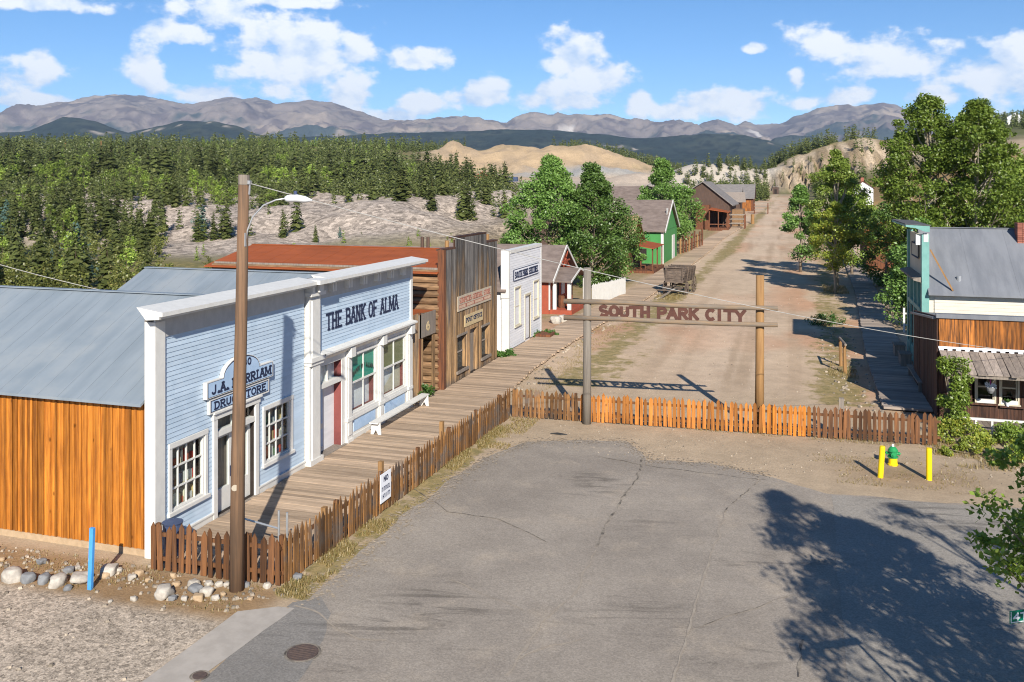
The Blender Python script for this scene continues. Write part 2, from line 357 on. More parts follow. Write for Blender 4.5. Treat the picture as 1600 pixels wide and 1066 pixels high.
M['dry'] = leafmat('dry_grass_blade', (.30,.22,.085), (.38,.29,.12), (.20,.20,.06), trans=.3)
M['boulder'] = mat('pale_boulder', (.50,.46,.40), (.33,.30,.26), (5, 5, 5), rough=.9, big=.3, bump=.2)
M['boulder_grey'] = mat('grey_boulder', (.23,.235,.24), (.16,.165,.175), (5, 5, 5), rough=.9, bump=.2)
M['boulder_tan'] = mat('tan_boulder', (.45,.33,.21), (.36,.26,.16), (5, 5, 5), rough=.9, bump=.2)
M['concrete'] = mat('concrete_pan', (.36,.325,.285), (.42,.38,.335), (3, 3, 3), rough=.9, big=.3, bigs=.7)
M['wagon'] = mat('wagon_grey_wood', (.15,.115,.09), (.09,.07,.058), (3, 3, 6), isl=.5, rough=.9)
M['rust_wood'] = mat('rusty_brown_wood', (.19,.075,.035), (.085,.038,.024), V_, isl=.5, rough=.9)
M['brown_barn'] = mat('dark_barn_board', (.105,.066,.05), (.068,.047,.038), V_, isl=.5, rough=.9, big=.4)
M['litter'] = mat('dark_scrap', (.03,.03,.03), (.05,.05,.05), (4, 4, 4))
M['bin'] = mat('dark_blue_tub', (.05,.07,.14), (.06,.085,.16), (4, 4, 4), rough=.5)
M['plum'] = mat('purple_ribbon', (.35,.06,.25), (.3,.05,.2), (4, 4, 4))
# ------------------------------------------------------------------ terrain
def hash2(i, j, s):
    h = np.sin(i * 127.1 + j * 311.7 + s * 74.7) * 43758.5453; return h - np.floor(h)
def vnoise(x, y, s=0):
    xi, yi = np.floor(x), np.floor(y); fx, fy = x - xi, y - yi
    fx = fx * fx * (3 - 2 * fx); fy = fy * fy * (3 - 2 * fy)
    a, b, c, d = hash2(xi, yi, s), hash2(xi + 1, yi, s), hash2(xi, yi + 1, s), hash2(xi + 1, yi + 1, s)
    return a + (b - a) * fx + (c - a) * fy + (a - b - c + d) * fx * fy
def fbm(x, y, s=0, o=4):
    r, w, t = 0, 1, 0
    for k in range(o): r = r + w * vnoise(x, y, s + k); t += w; x = x * 2.03; y = y * 2.03; w *= .5
    return r / t
def sstep(x, a, b):
    t = np.clip((x - a) / (b - a), 0, 1); return t * t * (3 - 2 * t)

CU = np.array([-900, 0, 200, 400, 550, 650, 730, 820, 920, 1020, 1100, 1180, 1250, 1300, 1350, 1400, 1500, 1600, 2300], float)
CT = np.array([0, 55, 90, 130, 175, 210, 280, 400, 480, 620, 760, 1000, 1400, 2600], float)
CZ = np.array([
 # -900   0  200  400  550  650  730  820  920 1020 1100 1180 1250 1300 1350 1400 1500 1600 2300
 [  0,   0,   0,   0,   0,   0,   0,   0,   0,   0,   0,   0,   0,   0,   0,   0,   0,   0,   0],
 [  0,   0,   0,   0,   0,   0,   0,   0,   0,   0,   0,   0,   0,   0,   0,   0,   0,   0,   0],
 [ -1,  -1,  -1,  -1,  -1,  -1, -.5,   0,   0,   0,   0,   0,   0,   0,   0,   0,   0, .3,  1],
 [-.5, -.8, -.8, -.4, -.2,   0,   0,   0,   0,   0, .2, .2, .2, .3, .8,  1, 1.2, 1.5,  2],
 [1.2, 1.0, 1.6, 2.8, 3.4, 2.6, 1.2, 1.0,  .6,  .8,  1,  1,  1, 1.2,  2,  3,   4,   5,  6],
 [3.0, 3.2, 3.4, 4.0, 4.0, 3.4, 2.6, 2.0,  1, 1.2, 1.7, 1.7, 1.7, 2.2, 4,  5,   7,   8,  9],
 [  7, 7.0, 7.0, 6.5, 5.2, 4.8, 4.0, 4.0,  3,   3,  3,  3,  3,   4,   7,   9,  12,  13, 14],
 [ 14,  14,  14,  13,  11,  10,   7,   6,  6,   5,  4, 5.4, 6,   9,  12,  15,  20,  24, 26],
 [ 19,  19,  19,  18,  16,  13,   9,   9,  8,   7,  4,  14, 26,  31,  35,  34,  32,  34, 40],
 [ 29,  29,  29,  29,  27,  18,  15,  15, 14,  12,  6,  10, 18,  26,  34,  40,  44,  50, 60],
 [ 40,  40,  41,  42,  41,  39,  40,  42, 40,  25, 10,   9, 14,  22,  30,  40,  56,  66, 80],
 [ 48,  48,  49,  47,  45,  44,  42,  40, 40,  30, 14,  10, 16,  22,  30,  44,  66,  82, 95],
 [ 40,  40,  40,  40,  40,  40,  36,  34, 34,  30, 20,  16, 20,  26,  34,  44,  62,  70, 80],
 [ 30]*19], float)
def interp2(u, t):
    u = np.clip(u, CU[0], CU[-1]); t = np.clip(t, 0, CT[-1])
    i = np.clip(np.searchsorted(CU, u) - 1, 0, len(CU) - 2); j = np.clip(np.searchsorted(CT, t) - 1, 0, len(CT) - 2)
    fu = (u - CU[i]) / (CU[i+1] - CU[i]); ft = (t - CT[j]) / (CT[j+1] - CT[j])
    fu = fu * .5 + .5 * fu * fu * (3 - 2 * fu); ft = ft * .5 + .5 * ft * ft * (3 - 2 * ft)
    return (CZ[j, i] * (1 - fu) + CZ[j, i+1] * fu) * (1 - ft) + (CZ[j+1, i] * (1 - fu) + CZ[j+1, i+1] * fu) * ft
# gravel and waste heaps: bearing column, distance, height, radius
HEAPS = [(605,152,3.4,26),(575,160,2.6,16),(690,185,3.2,13),(640,205,3.0,14),(730,225,3.2,12),(770,195,3,16),(500,210,2,22),(840,230,4,20),(1120,640,17,24),(1112,470,11,30),(1085,480,8,24),(1150,560,8,18),
         (712,770,8,16),(915,770,5,14),(955,640,7,25),(1000,560,7,24),(440,165,2.4,12),(20,150,2,16),(70,160,2.2,12),(150,200,2.5,14),(310,180,2.2,14),(250,190,2,12),(1175,330,3,14)]
def uvt(X, Y):
    t = -X * SN + Y * CS; l = X * CS + Y * SN
    th = np.arctan2(l, t); th = np.clip(th, -1.0, 1.0)
    return 800 + FOC * np.tan(th), np.where(t > 1, t, 1.0)
def zstreet(Y): return np.where(Y > 120, .0194 * (Y - 120), 0) * sstep(Y, 112, 140)
def height(X, Y):
    X = np.asarray(X, float); Y = np.asarray(Y, float)
    u, t = uvt(X, Y); r = np.hypot(X, Y); t = np.maximum(t, r * .5)
    z = interp2(u, t)
    tail = sstep(t, 118, 150) * (1 - sstep(t, 300, 380)) * (1 - sstep(u, 820, 1000))
    z = z + tail * (fbm(X / 24, Y / 24, 3) - .5) * 8 + tail * (fbm(X / 7, Y / 7, 9) - .5) * 1.3
    z = z + sstep(t, 300, 420) * (fbm(X / 60, Y / 60, 5) - .5) * 7
    cl = sstep(t, 405, 430) * (1 - sstep(t, 438, 468)) * sstep(u, 1165, 1200) * (1 - sstep(u, 1400, 1450))
    z = z + cl * (np.abs(fbm(u / 11 + t / 22, t / 40, 15) - .5) * -34 + 2)
    qf = sstep(t, 600, 640) * (1 - sstep(t, 760, 800)) * sstep(u, 650, 700) * (1 - sstep(u, 1010, 1050))
    z = z + qf * (fbm(X / 14, Y / 14, 21) - .5) * 10
    for hu, ht, hh, hr in HEAPS:
        p = at(hu, HOR, ht); d = np.hypot(X - p.x, Y - p.y) / hr
        z = z + hh * np.clip(1.15 - d, 0, 1) * (1 - .15 * np.clip(1.15 - d, 0, 1))
    # the town's own level street
    s = 1 - sstep(np.abs(X + 5) - 13 - .02 * np.maximum(Y - 60, 0) , 0, 22); s = s * (1 - sstep(Y, 330, 430))
    z = z * (1 - s) + zstreet(Y) * s
    near = sstep(r, 50, 75)
    return z * np.maximum(near, sstep(-Y, 60, 200))
def hz(x, y): return float(height(np.array([x]), np.array([y]))[0])

def lerpc(c, k, w):
    w = w[:, None]; return c * (1 - w) + np.asarray(k, float)[None, :] * w
def ground_colour(X, Y):
    u, t = uvt(X, Y); r = np.hypot(X, Y); n = X.size
    w1 = (fbm(X / 20, Y / 20, 31) - .5); w2 = (fbm(X / 5, Y / 5, 41) - .5); tt = t * (1 + .25 * w1); uu = u + 160 * w1
    c = np.tile(np.array([.40, .31, .215]), (n, 1))                                                # bare town dirt
    gw = np.full(n, .25); rk = np.full(n, .12)
    left = 1 - sstep(uu, 800, 900)
    w = sstep(X, -14, -20) * sstep(t, 22, 40); c = lerpc(c, (.16, .145, .06), w); gw = gw * (1 - w) + .6 * w
    w = sstep(tt, 115, 140) * left; c = lerpc(c, (.345, .29, .243), w); rk = rk * (1 - w) + 1.1 * w; gw = gw * (1 - w) + .06 * w
    w = sstep(tt, 285, 335) * (1 - sstep(uu, 690, 800)); c = lerpc(c, (.155, .135, .065), w); rk = rk * (1 - w) + .2 * w; gw = gw * (1-w) + .5 * w
    w = sstep(tt, 300, 380) * sstep(uu, 660, 720) * (1 - sstep(uu, 1040, 1075)); c = lerpc(c, (.44, .36, .285), w); rk = rk * (1 - w) + .35 * w; gw = gw * (1 - w)
    w = w * sstep(tt, 580, 640); c = lerpc(c, (.46, .335, .205), w); c = lerpc(c, (.36, .27, .18), w * sstep(fbm(X / 11, Y / 11, 66), .5, .62) * .8)
    g = w * sstep(uu, 780, 850) * (1 - sstep(np.abs(t - 640), 10, 40)); c = lerpc(c, (.33, .32, .30), g)
    w = sstep(tt, 780, 850); c = lerpc(c, (.12, .125, .055), w); rk = rk * (1 - w)
    w = sstep(uu, 1030, 1070) * sstep(tt, 250, 330) * (1 - sstep(uu, 1500, 1600)); c = lerpc(c, (.17, .155, .075), w); gw = gw * (1 - w) + .45 * w
    w = sstep(u, 1165, 1195) * sstep(t, 408, 425) * (1 - sstep(t, 520, 540)) * (1 - sstep(u, 1400, 1480))
    st = sstep(fbm(u / 11 + t / 22, t / 30 - u / 90, 77, 5), .42, .60)
    c = lerpc(c, (.42, .335, .24), w); c = lerpc(c, (.225, .17, .105), w * st * .95); rk = rk * (1 - w) + .75 * w; gw = gw * (1 - w)
    w = w * sstep(t, 468, 482); c = lerpc(c, (.27, .225, .11), w)
    w = sstep(u, 1335, 1370) * sstep(t, 110, 160) * (1 - sstep(t, 330, 405)); c = lerpc(c, (.34, .215, .085), w * .9); gw = gw * (1 - w) + .5 * w
    w = sstep(u, 1440, 1500) * sstep(t, 420, 520); c = lerpc(c, (.10, .105, .045), w)
    # town street: two worn wheel lanes, redder patches, dry grass along the walks
    ts = (1 - sstep(np.abs(X + 4 + .01 * np.maximum(Y - 150, 0)), np.where(Y > 120, 12 - .06 * np.minimum(Y - 120, 110), 12), np.where(Y > 120, 16 - .06 * np.minimum(Y - 120, 110), 16))) * sstep(Y, 36, 44) * (1 - sstep(Y, 330, 420))
    c = lerpc(c, (.50, .375, .265), ts * .9); rp = sstep(fbm(X / 3.5, Y / 9, 55), .52, .7); c = lerpc(c, (.47, .27, .165), ts * rp * .85)
    lane = np.exp(-((X + 3.3 + .01 * (Y - 40)) / 2.6) ** 2); c = lerpc(c, (.53, .41, .30), ts * lane * .7)
    rut = sstep(fbm(X / .75, Y / 26, 58), .5, .68) * np.exp(-((X + 3.5) / 4.2) ** 2); c = lerpc(c, (.33, .235, .155), ts * rut * .55)
    e1 = np.exp(-((X + 9.6 - .012 * (Y - 40)) / 1.5) ** 2); e2 = np.exp(-((X - 1.9 - .02 * (Y - 40)) / 1.6) ** 2)
    gw = np.where(ts > .3, (.25 + .54 * e1 + .46 * e2) + .22 * (fbm(X / 6, Y / 14, 88) - .5) * 2 - .18 * lane, gw)
    for hu, ht, hh, hr in [(1120,640,17,24),(1112,470,11,30)]:
        p = at(hu, HOR, ht); d = np.hypot(X - p.x, Y - p.y) / hr; w = sstep(d, 1.3, 1.0); c = lerpc(c, (.45, .40, .335), w); gw = gw * (1 - w)
    sd = sstep(X, -13.2 + .012 * (Y - 60), -14.8 + .012 * (Y - 60)) * (1 - sstep(-X, 40, 60)) * sstep(Y, 54, 60) * (1 - sstep(Y, 200, 260)); c = lerpc(c, (.28, .215, .125), sd * .8); gw = np.maximum(gw, .6 * sd)
    # verge by the long picket fence, weedy ground round the hydrant
    ve = (1 - sstep(np.abs(X + 10.45), .35, .8)) * (1 - sstep(np.abs(Y - 24.5), 7.0, 8.5)); gw = np.maximum(gw, ve * .75)
    hy = np.exp(-(((X - 3.2) / 2.0) ** 2 + ((Y - 30.2) / 1.2) ** 2)); gw = np.maximum(gw, .55 * hy); c = lerpc(c, (.29, .20, .12), hy * .8)
    w = (1 - sstep(np.abs(X + 13.5), 30, 34)) * (1 - sstep(np.abs(Y - 16.7), .6, 1.1)) * (1 - sstep(X, -11, -10.4)); c = lerpc(c, (.27, .17, .085), w * .85); gw = np.maximum(gw, w * .42)
    w = (1 - sstep(Y, 15.6, 16.1)) * (1 - sstep(X, -11.4, -10.9)); c = lerpc(c, (.40, .335, .265), w); rk = rk * (1 - w) + 1.0 * w; gw = gw * (1 - w) + .08 * w
    rb = np.maximum(0, rk - .15) * sstep(t, 60, 110)
    return c, gw, rk, rb

def build_ground():
    th = np.concatenate([np.arange(-180, -46, 4.0), np.arange(-46, 46, .16), np.arange(46, 180, 4.0)])
    rr = [0.0, 3.0, 6.0, 9.0]; 
    while rr[-1] < 12000: rr.append(rr[-1] * 1.0165 + .02)
    rr = np.array(rr); A, RR = np.meshgrid(np.radians(th), rr)
    t, l = RR * np.cos(A), RR * np.sin(A)
    X = (-t * SN + l * CS).ravel(); Y = (t * CS + l * SN).ravel(); Z = height(X, Y)
    far = sstep(np.hypot(X, Y), 3000, 9000); Z = Z + far * 40
    nt_, nr = len(th), len(rr)
    i = np.arange(nr - 1)[:, None] * nt_ + np.arange(nt_)[None, :]; j = np.arange(nr - 1)[:, None] * nt_ + (np.arange(nt_)[None, :] + 1) % nt_
    F = np.stack([i, j, j + nt_, i + nt_], -1).reshape(-1, 4)[:, ::-1]
    me = np_mesh('ground', np.stack([X, Y, Z], 1), F)
    c, gw, rk, rb = ground_colour(X, Y)
    gw = np.maximum(gw, .62 * np.exp(-((X + 8.2) / 2.2) ** 2 - ((Y - 45) / 9) ** 2))
    nv = len(me.vertices)
    a = me.attributes.new('Col', 'FLOAT_COLOR', 'POINT'); a.data.foreach_set('color', np.concatenate([c, np.ones((nv, 1))], 1).astype(np.float32).ravel())
    a = me.attributes.new('gw', 'FLOAT', 'POINT'); a.data.foreach_set('value', gw.astype(np.float32))
    a = me.attributes.new('rb', 'FLOAT', 'POINT'); a.data.foreach_set('value', rb.astype(np.float32))
    a = me.attributes.new('rk', 'FLOAT', 'POINT'); a.data.foreach_set('value', rk.astype(np.float32))
    me.shade_smooth()
    m, nt, N, L, out = nodes('earth'); b = NB(nt); pos = b.geo('Position')
    col = b.attr('Col'); g = b.attr('gw', 'Fac'); k = b.attr('rk', 'Fac')
    n0, n1, n2 = b.noise(.13, 5, .6, pos), b.noise(1.1, 6, .65, pos), b.noise(16, 5, .7, pos)
    f = b.math('ADD', .42, b.math('ADD', b.math('MULTIPLY', n0, .55), b.math('MULTIPLY', n1, .62)))
    f = b.math('MULTIPLY', f, b.math('ADD', .6, b.math('MULTIPLY', n2, .8)))
    v1 = N.new('ShaderNodeSeparateColor'); L.new(b.voro(1.4, pos), v1.inputs[0])
    v2 = N.new('ShaderNodeSeparateColor'); L.new(b.voro(13.0, pos), v2.inputs[0])
    v3 = N.new('ShaderNodeSeparateColor'); L.new(b.voro(34.0, pos), v3.inputs[0])
    sp = b.math('MULTIPLY', b.math('ADD', b.math('SUBTRACT', v2.outputs[0], .5), b.math('SUBTRACT', v3.outputs[0], .5)), .6)
    f = b.math('MULTIPLY', f, b.math('ADD', 1.0, b.math('MULTIPLY', b.math('MULTIPLY', b.math('SUBTRACT', v1.outputs[0], .5), b.attr('rb', 'Fac')), .95)))
    f = b.math('MULTIPLY', f, b.math('ADD', 1.0, b.math('MULTIPLY', b.math('MULTIPLY', sp, k), 1.05)))
    col = b.scale_col(col, f)
    ng = b.noise(.9, 8, .72, pos); mask = b.step(b.math('ADD', ng, b.math('MULTIPLY', b.math('SUBTRACT', g, .5), .75)), .52, .66)
    gc = b.mix(b.step(b.noise(2.6, 6, .7, pos), .35, .65), (.33, .25, .115), (.185, .16, .065))
    gc = b.scale_col(gc, b.math('ADD', .6, b.math('MULTIPLY', n2, .8)))
    col = b.mix(b.math('MULTIPLY', mask, .9), col, gc)
    h = b.math('ADD', b.math('MULTIPLY', n2, .5), b.math('ADD', n1, b.math('MULTIPLY', b.math('MULTIPLY', sp, k), .35)))
    b.bsdf(out, col, .95, 0, .1, b.bump(h, .55, .06))
    o = link_mesh('ground', me, m); tag(o, kind='structure'); return o
build_ground()

# road: worn asphalt of the car park
def chain(pts, step=.28, amp=.10, seed=0, closed=True):
    out = []; n = len(pts)
    for i in range(n if closed else n - 1):
        p, q = Vector((*pts[i], 0)), Vector((*pts[(i+1) % n], 0)); k = max(1, int((q - p).length / step)); d = (q - p).normalized(); nn = Vector((-d.y, d.x, 0))
        for j in range(k):
            c = p.lerp(q, j / k); w = (noise.noise(Vector((c.x * .55, c.y * .55, seed))) * 2 + noise.noise(Vector((c.x * 2.7, c.y * 2.7, seed + 9)))) * amp
            c = c + nn * w; out.append((c.x, c.y))
    return out
def sheet(name, outline, z, material, kind='structure', label=None, parent=None):
    me = bpy.data.meshes.new(name); off = wl(parent) if parent else Vector((0,0,0))
    me.from_pydata([(x-off.x, y-off.y, z-off.z) for x, y in outline], [], [list(range(len(outline)))]); me.update()
    if me.polygons[0].normal.z < 0: me.flip_normals()
    o = link_mesh(name, me, material, parent)
    if kind: o['kind'] = kind
    return o
def asphalt(name, c1, c2, dust):
    m, nt, N, L, out = nodes(name); b = NB(nt); pos = b.geo('Position')
    n0, n1, n2 = b.noise(.16, 5, .62, pos, .6), b.noise(.75, 6, .62, pos), b.noise(26, 4, .75, pos)
    col = b.mix(b.step(b.math('ADD', b.math('MULTIPLY', n0, .6), b.math('MULTIPLY', b.noise(.6, 8, .7, pos), .4)), .36, .64), c1, c2)
    col = b.mix(b.math('MULTIPLY', b.step(n1, .52, .72), .5), col, dust)
    rot = N.new('ShaderNodeMapping'); rot.inputs['Rotation'].default_value = (0, 0, R(-12)); L.new(pos, rot.inputs[0])
    s = b.noise(1.0, 7, .68, b.scaled(rot.outputs[0], (.22, 1.3, 1)), 2.2)
    wear = b.math('MULTIPLY', b.step(b.noise(.21, 3, .5, pos), .48, .66), b.step(s, .52, .38))
    col = b.scale_col(col, b.math('SUBTRACT', 1.0, b.math('MULTIPLY', wear, .42)))
    sp = N.new('ShaderNodeSeparateColor'); L.new(b.voro(30, pos), sp.inputs[0])
    col = b.scale_col(col, b.math('MULTIPLY', b.math('ADD', .70, b.math('MULTIPLY', n2, .60)), b.math('ADD', .86, b.math('MULTIPLY', sp.outputs[0], .28))))
    b.bsdf(out, col, .9, 0, .2, b.bump(b.math('ADD', n2, b.math('MULTIPLY', n1, .6)), .35, .02)); return m
M['asphalt'] = asphalt('worn_asphalt', (.24, .208, .175), (.325, .283, .237), (.40, .335, .262))
M['asphalt2'] = asphalt('newer_asphalt', (.262, .238, .207), (.31, .282, .245), (.335, .30, .255))
LOT = [(-10.25,13.0),(-10.1,17.2),(-10.1,22.6),(-9.8,28.0),(-8.9,30.2),(-7.0,31.0),(-5.6,31.3),(-4.6,29.3),(-2.8,29.6),(-.8,28.9),(.9,27.7),(6.0,28.1),(24,30.5),(60,33),(60,-8),(12,-12),(-11,-12),(-10.6,0)]
road = sheet('road', chain(LOT, .26, .10, 3), .006, M['asphalt'])
sheet('road', chain([(1.0,5),(.95,20),(1.05,27.6),(6,27.9),(24,30.2),(60,32.5),(60,2)], .4, .03, 7), .010, M['asphalt2'])
sheet('road', chain([(-10.3,9),(-10.3,17.0),(-9.9,17.4),(-9.3,16.8),(-8.9,15.8),(-8.6,14.6),(-8.4,9)], .3, .06, 5), .010, asphalt('patched_asphalt', (.20,.187,.17), (.25,.232,.21), (.29,.265,.235)))
sheet('concrete_pan', chain([(-11.5,5),(-11.25,13.6),(-11.2,16.3),(-10.5,16.75),(-10.12,16.8),(-10.35,13.6),(-10.6,5)], .5, .02, 2), .014, M['concrete'])
M['gravel'] = None
# sand blown over the edge of the asphalt
M['sand'] = mat('blown_sand', (.44,.36,.265), (.36,.29,.21), (3, 3, 3), isl=.35, big=.3)
mb = MB(); rn_ = random.Random(12); edge_ = chain(LOT[1:10], .10, .10, 3, closed=False)
for x_, y_ in edge_:
    for q in range(9):
        s_ = rn_.uniform(.008, .03); cx_, cy_ = x_ + rn_.gauss(.10, .22), y_ + rn_.gauss(-.05, .22); n_ = 6; a_ = rn_.uniform(0, 6.28)
        mb.add([(cx_ + s_ * 1.6 * math.cos(a_ + i * 6.283 / n_) * rn_.uniform(.6, 1.3), cy_ + s_ * math.sin(a_ + i * 6.283 / n_) * rn_.uniform(.6, 1.3), .0215 + 2e-6 * len(mb.f)) for i in range(n_)], [tuple(range(n_))])
o_ = mb.build('sand', M['sand']); tag(o_, 'sand blown in flecks over the asphalt edge', 'sand', kind='stuff')
# cracks in the asphalt
M['crack'] = mat('asphalt_crack', (.075,.066,.058), (.30,.26,.21), (3, 3, 3), big=.2)
M['crack_pale'] = mat('dusty_crack', (.36,.31,.25), (.27,.23,.19), (3, 3, 3), big=.2)
def crack(pts, w, seed, material, wob=.09):
    mb = MB(); L = []
    for i in range(len(pts) - 1):
        p, q = Vector((*pts[i], .016)), Vector((*pts[i+1], .016)); k = max(2, int((q-p).length / .16))
        for j in range(k):
            c = p.lerp(q, j / k); c.x += wob * noise.noise(Vector((c.y * 1.6, seed, 0))) + .04 * noise.noise(Vector((c.y * 6, seed, 5))); c.y += wob * noise.noise(Vector((c.x * 1.6, seed, 3))); L.append(c)
    for i in range(len(L) - 1):
        d = (L[i+1] - L[i]).normalized(); nn = Vector((-d.y, d.x, 0)); a = 1.5 * w * max(0, .55 + 1.1 * noise.noise(Vector((L[i].y * 2.3, seed, 7)))); b = 1.5 * w * max(0, .55 + 1.1 * noise.noise(Vector((L[i+1].y * 2.3, seed, 7))))
        mb.quad(L[i] - nn*a, L[i] + nn*a, L[i+1] + nn*b, L[i+1] - nn*b)
    o = mb.build('crack', material, road); return o
def gp(u, v): p = onground(u, v); return (p.x, p.y)
crack([gp(1003,715),gp(998,745),gp(972,778),gp(962,800),gp(945,822),gp(930,860)], .028, 1, M['crack'])
crack([gp(930,860),gp(900,925),gp(855,965),gp(815,1020),gp(785,1064)], .022, 2, M['crack_pale'])
crack([gp(1133,800),gp(1117,850),gp(1100,900),gp(1075,985),gp(1048,1075)], .024, 3, M['crack_pale'])
crack([gp(1255,1000),gp(1245,1066)], .02, 4, M['crack'])
crack([gp(460,946),gp(500,960),gp(530,985),gp(560,1000),gp(620,1000)], .018, 5, M['crack_pale'])
crack([gp(925,712),gp(1010,728),gp(1120,742),gp(1205,752)], .02, 6, M['crack'])
crack([gp(640,760),gp(700,800),gp(780,812),gp(860,850)], .014, 10, M['crack'])
crack([gp(1130,800),gp(1165,770),gp(1190,748)], .016, 11, M['crack'])
crack([gp(700,905),gp(760,930),gp(850,965)], .013, 12, M['crack_pale'])
crack([gp(1075,985),gp(1150,960),gp(1240,930)], .013, 13, M['crack'])
crack([gp(905,1000),gp(860,1010),gp(800,1035)], .015, 8, M['crack_pale'])
# boardwalks: cross-laid planks
def boardwalk(path, y0, y1, pitch, z, material, seed):
    rnd = random.Random(seed); mb = MB(); y = y0
    def edge(yy):
        for (a, l0, r0), (b, l1, r1) in zip(path, path[1:]):
            if a <= yy <= b: f = (yy - a) / (b - a); return l0 + (l1 - l0) * f, r0 + (r1 - r0) * f
        return path[-1][1], path[-1][2]
    while y < y1:
        p = pitch if y < 75 else pitch * 2.2
        l, r = edge(y + p / 2); zz = z + float(zstreet(np.array(y))) + rnd.uniform(-.006, .006)
        mb.box(l + rnd.uniform(-.03, .04), r + rnd.uniform(-.07, .06), y + .006, y + p - .006, zz - .09, zz); y += p
    o = mb.build('boardwalk', material); o['kind'] = 'structure'; return o
boardwalk([(17.9,-14.62,-10.98),(33.2,-14.62,-10.98),(36.2,-14.62,-11.6),(41.2,-14.55,-12.0),(46,-14.5,-12.05),(54,-14.3,-11.9),(71,-13.45,-11.0),(110,-13.3,-10.9),(145,-13.2,-10.6),(193,-10.3,-8.3)], 17.9, 193, .19, .16, M['deck'], 1)
boardwalk([(38.6,3.4,5.35),(50,3.6,5.55),(77,4.8,6.6),(150,6.6,8.4)], 38.6, 150, .19, .16, M['deck_x'], 2)
# dirt street laid over: bare pale strip where cars turn is in the ground material

# ------------------------------------------------------------------ far ridges and mountains
SKY_M = [(-900,200),(-500,170),(-250,160),(-100,172),(0,178),(60,166),(100,158),(150,150),(200,146),(230,151),(260,156),(300,163),(330,155),(350,152),(400,154),(430,161),(460,159),(490,157),(520,163),(560,178),(600,190),(640,188),(680,186),(720,184),(760,190),(792,197),(800,192),(815,183),(835,178),(860,183),(885,181),(910,180),(945,181),(985,186),(1010,191),(1040,190),(1062,187),(1085,197),(1103,191),(1120,186),(1140,192),(1150,196),(1165,191),(1185,194),(1200,194),(1222,191),(1245,182),(1270,172),(1295,166),(1320,165),(1360,164),(1400,165),(1425,173),(1460,183),(1500,190),(1600,186),(1800,170),(2300,190)]
RIDGE = [(-900,190),(0,207),(50,204),(75,192),(100,182),(120,183),(150,190),(200,207),(215,204),(250,196),(285,189),(330,189),(370,197),(415,212),(430,214),(520,212),(600,208),(640,207),(700,205),(800,202),(850,203),(900,206),(950,210),(985,216),(1020,215),(1060,212),(1100,209),(1140,209),(1180,214),(1215,223),(1250,237),(1300,246),(1400,240),(1600,230),(2300,220)]
SPUR = [(1100,245),(1180,232),(1210,216),(1235,211),(1265,212),(1295,217),(1330,226),(1400,240),(1600,245)]
def range_mesh(name, prof, t0, t1, t2, nu, ns, gully, zbase, material, colour, wob=0, seed=0, u0=-850, u1=2250, expo=1.25):
    us = np.linspace(u0, u1, nu); s = np.linspace(0, 1.35, ns); U, S = np.meshgrid(us, s)
    vv = np.interp(us, [p[0] for p in prof], [p[1] for p in prof])
    T = np.where(S <= 1, t0 + (t1 - t0) * S, t1 + (t2 - t1) * (S - 1) / .35)
    zc = HCAM + (HOR - vv) / FOC * t1; zc = np.tile(zc, (ns, 1))
    L = (U - 800) / FOC * t1 * (.35 + .65 * T / t1); X = -T * SN + L * CS; Y = T * CS + L * SN
    sc_ = t1 / 9000
    rid = np.zeros_like(X)
    for o_, (wl_, a) in enumerate(((1500, 1), (700, .55), (320, .34), (150, .2), (75, .12))):
        rid += a * ((1 - np.abs(2 * vnoise(X / wl_ / sc_ + 7 * o_, Y / wl_ / sc_ * .8, seed + o_) - 1)) ** 1.7 - .4)
    f = np.where(S <= 1, S ** expo, 1 - (S - 1) * 1.2)
    rough = fbm(X / 120 / sc_, Y / 120 / sc_, seed + 30) - .5
    Z = zbase + (zc - zbase) * f + gully * rid * np.sin(np.clip(S, 0, 1) * math.pi) ** .8 + wob * rough * np.clip(S * 2, 0, 1)
    i = (np.arange(ns - 1)[:, None] * nu + np.arange(nu - 1)[None, :]); F = np.stack([i, i + 1, i + nu + 1, i + nu], -1).reshape(-1, 4)
    me = np_mesh(name, np.stack([X, Y, Z], -1).reshape(-1, 3), F); me.shade_smooth()
    c = colour(X.ravel(), Y.ravel(), Z.ravel(), f.ravel(), rid.ravel(), U.ravel())
    a = me.attributes.new('Col', 'FLOAT_COLOR', 'POINT'); a.data.foreach_set('color', np.concatenate([c, np.ones((len(c), 1))], 1).astype(np.float32).ravel())
    o = link_mesh(name, me, material); tag(o, kind='structure'); return o
def hill_mat(name, scale, amt):
    m, nt, N, L, out = nodes(name); b = NB(nt); pos = b.geo('Position')
    n = b.noise(scale, 10, .72, pos); f = b.math('ADD', 1 - amt / 2, b.math('MULTIPLY', n, amt)); b.bsdf(out, b.scale_col(b.attr('Col'), f), .95, 0, .05, b.bump(n, .8, .25 / scale)); return m
def mountain_colour(X, Y, Z, f, rid, U):
    n = X.size; a = fbm(X / 500, Y / 500, 61); d = fbm(X / 160, Y / 160, 71)
    c = np.tile(np.array([.20, .165, .148]), (n, 1)); c = lerpc(c, (.29, .235, .19), sstep(a + .25 * (d - .5), .50, .66)); c = lerpc(c, (.095, .075, .08), sstep(d, .52, .66) * .8)
    c = lerpc(c, (.085, .07, .075), sstep(rid, .1, -.45) * .55); c = lerpc(c, (.50, .46, .42), sstep(fbm(X / 260, Y / 420, 83), .66, .74) * sstep(rid, .2, -.4) * sstep(f, .25, .5))  # relief shading put into the rock colour: gullies darkened
    c = lerpc(c, (.045, .058, .056), sstep(f + .5 * (d - .5) + .3 * (a - .5), .50, .36)); return c
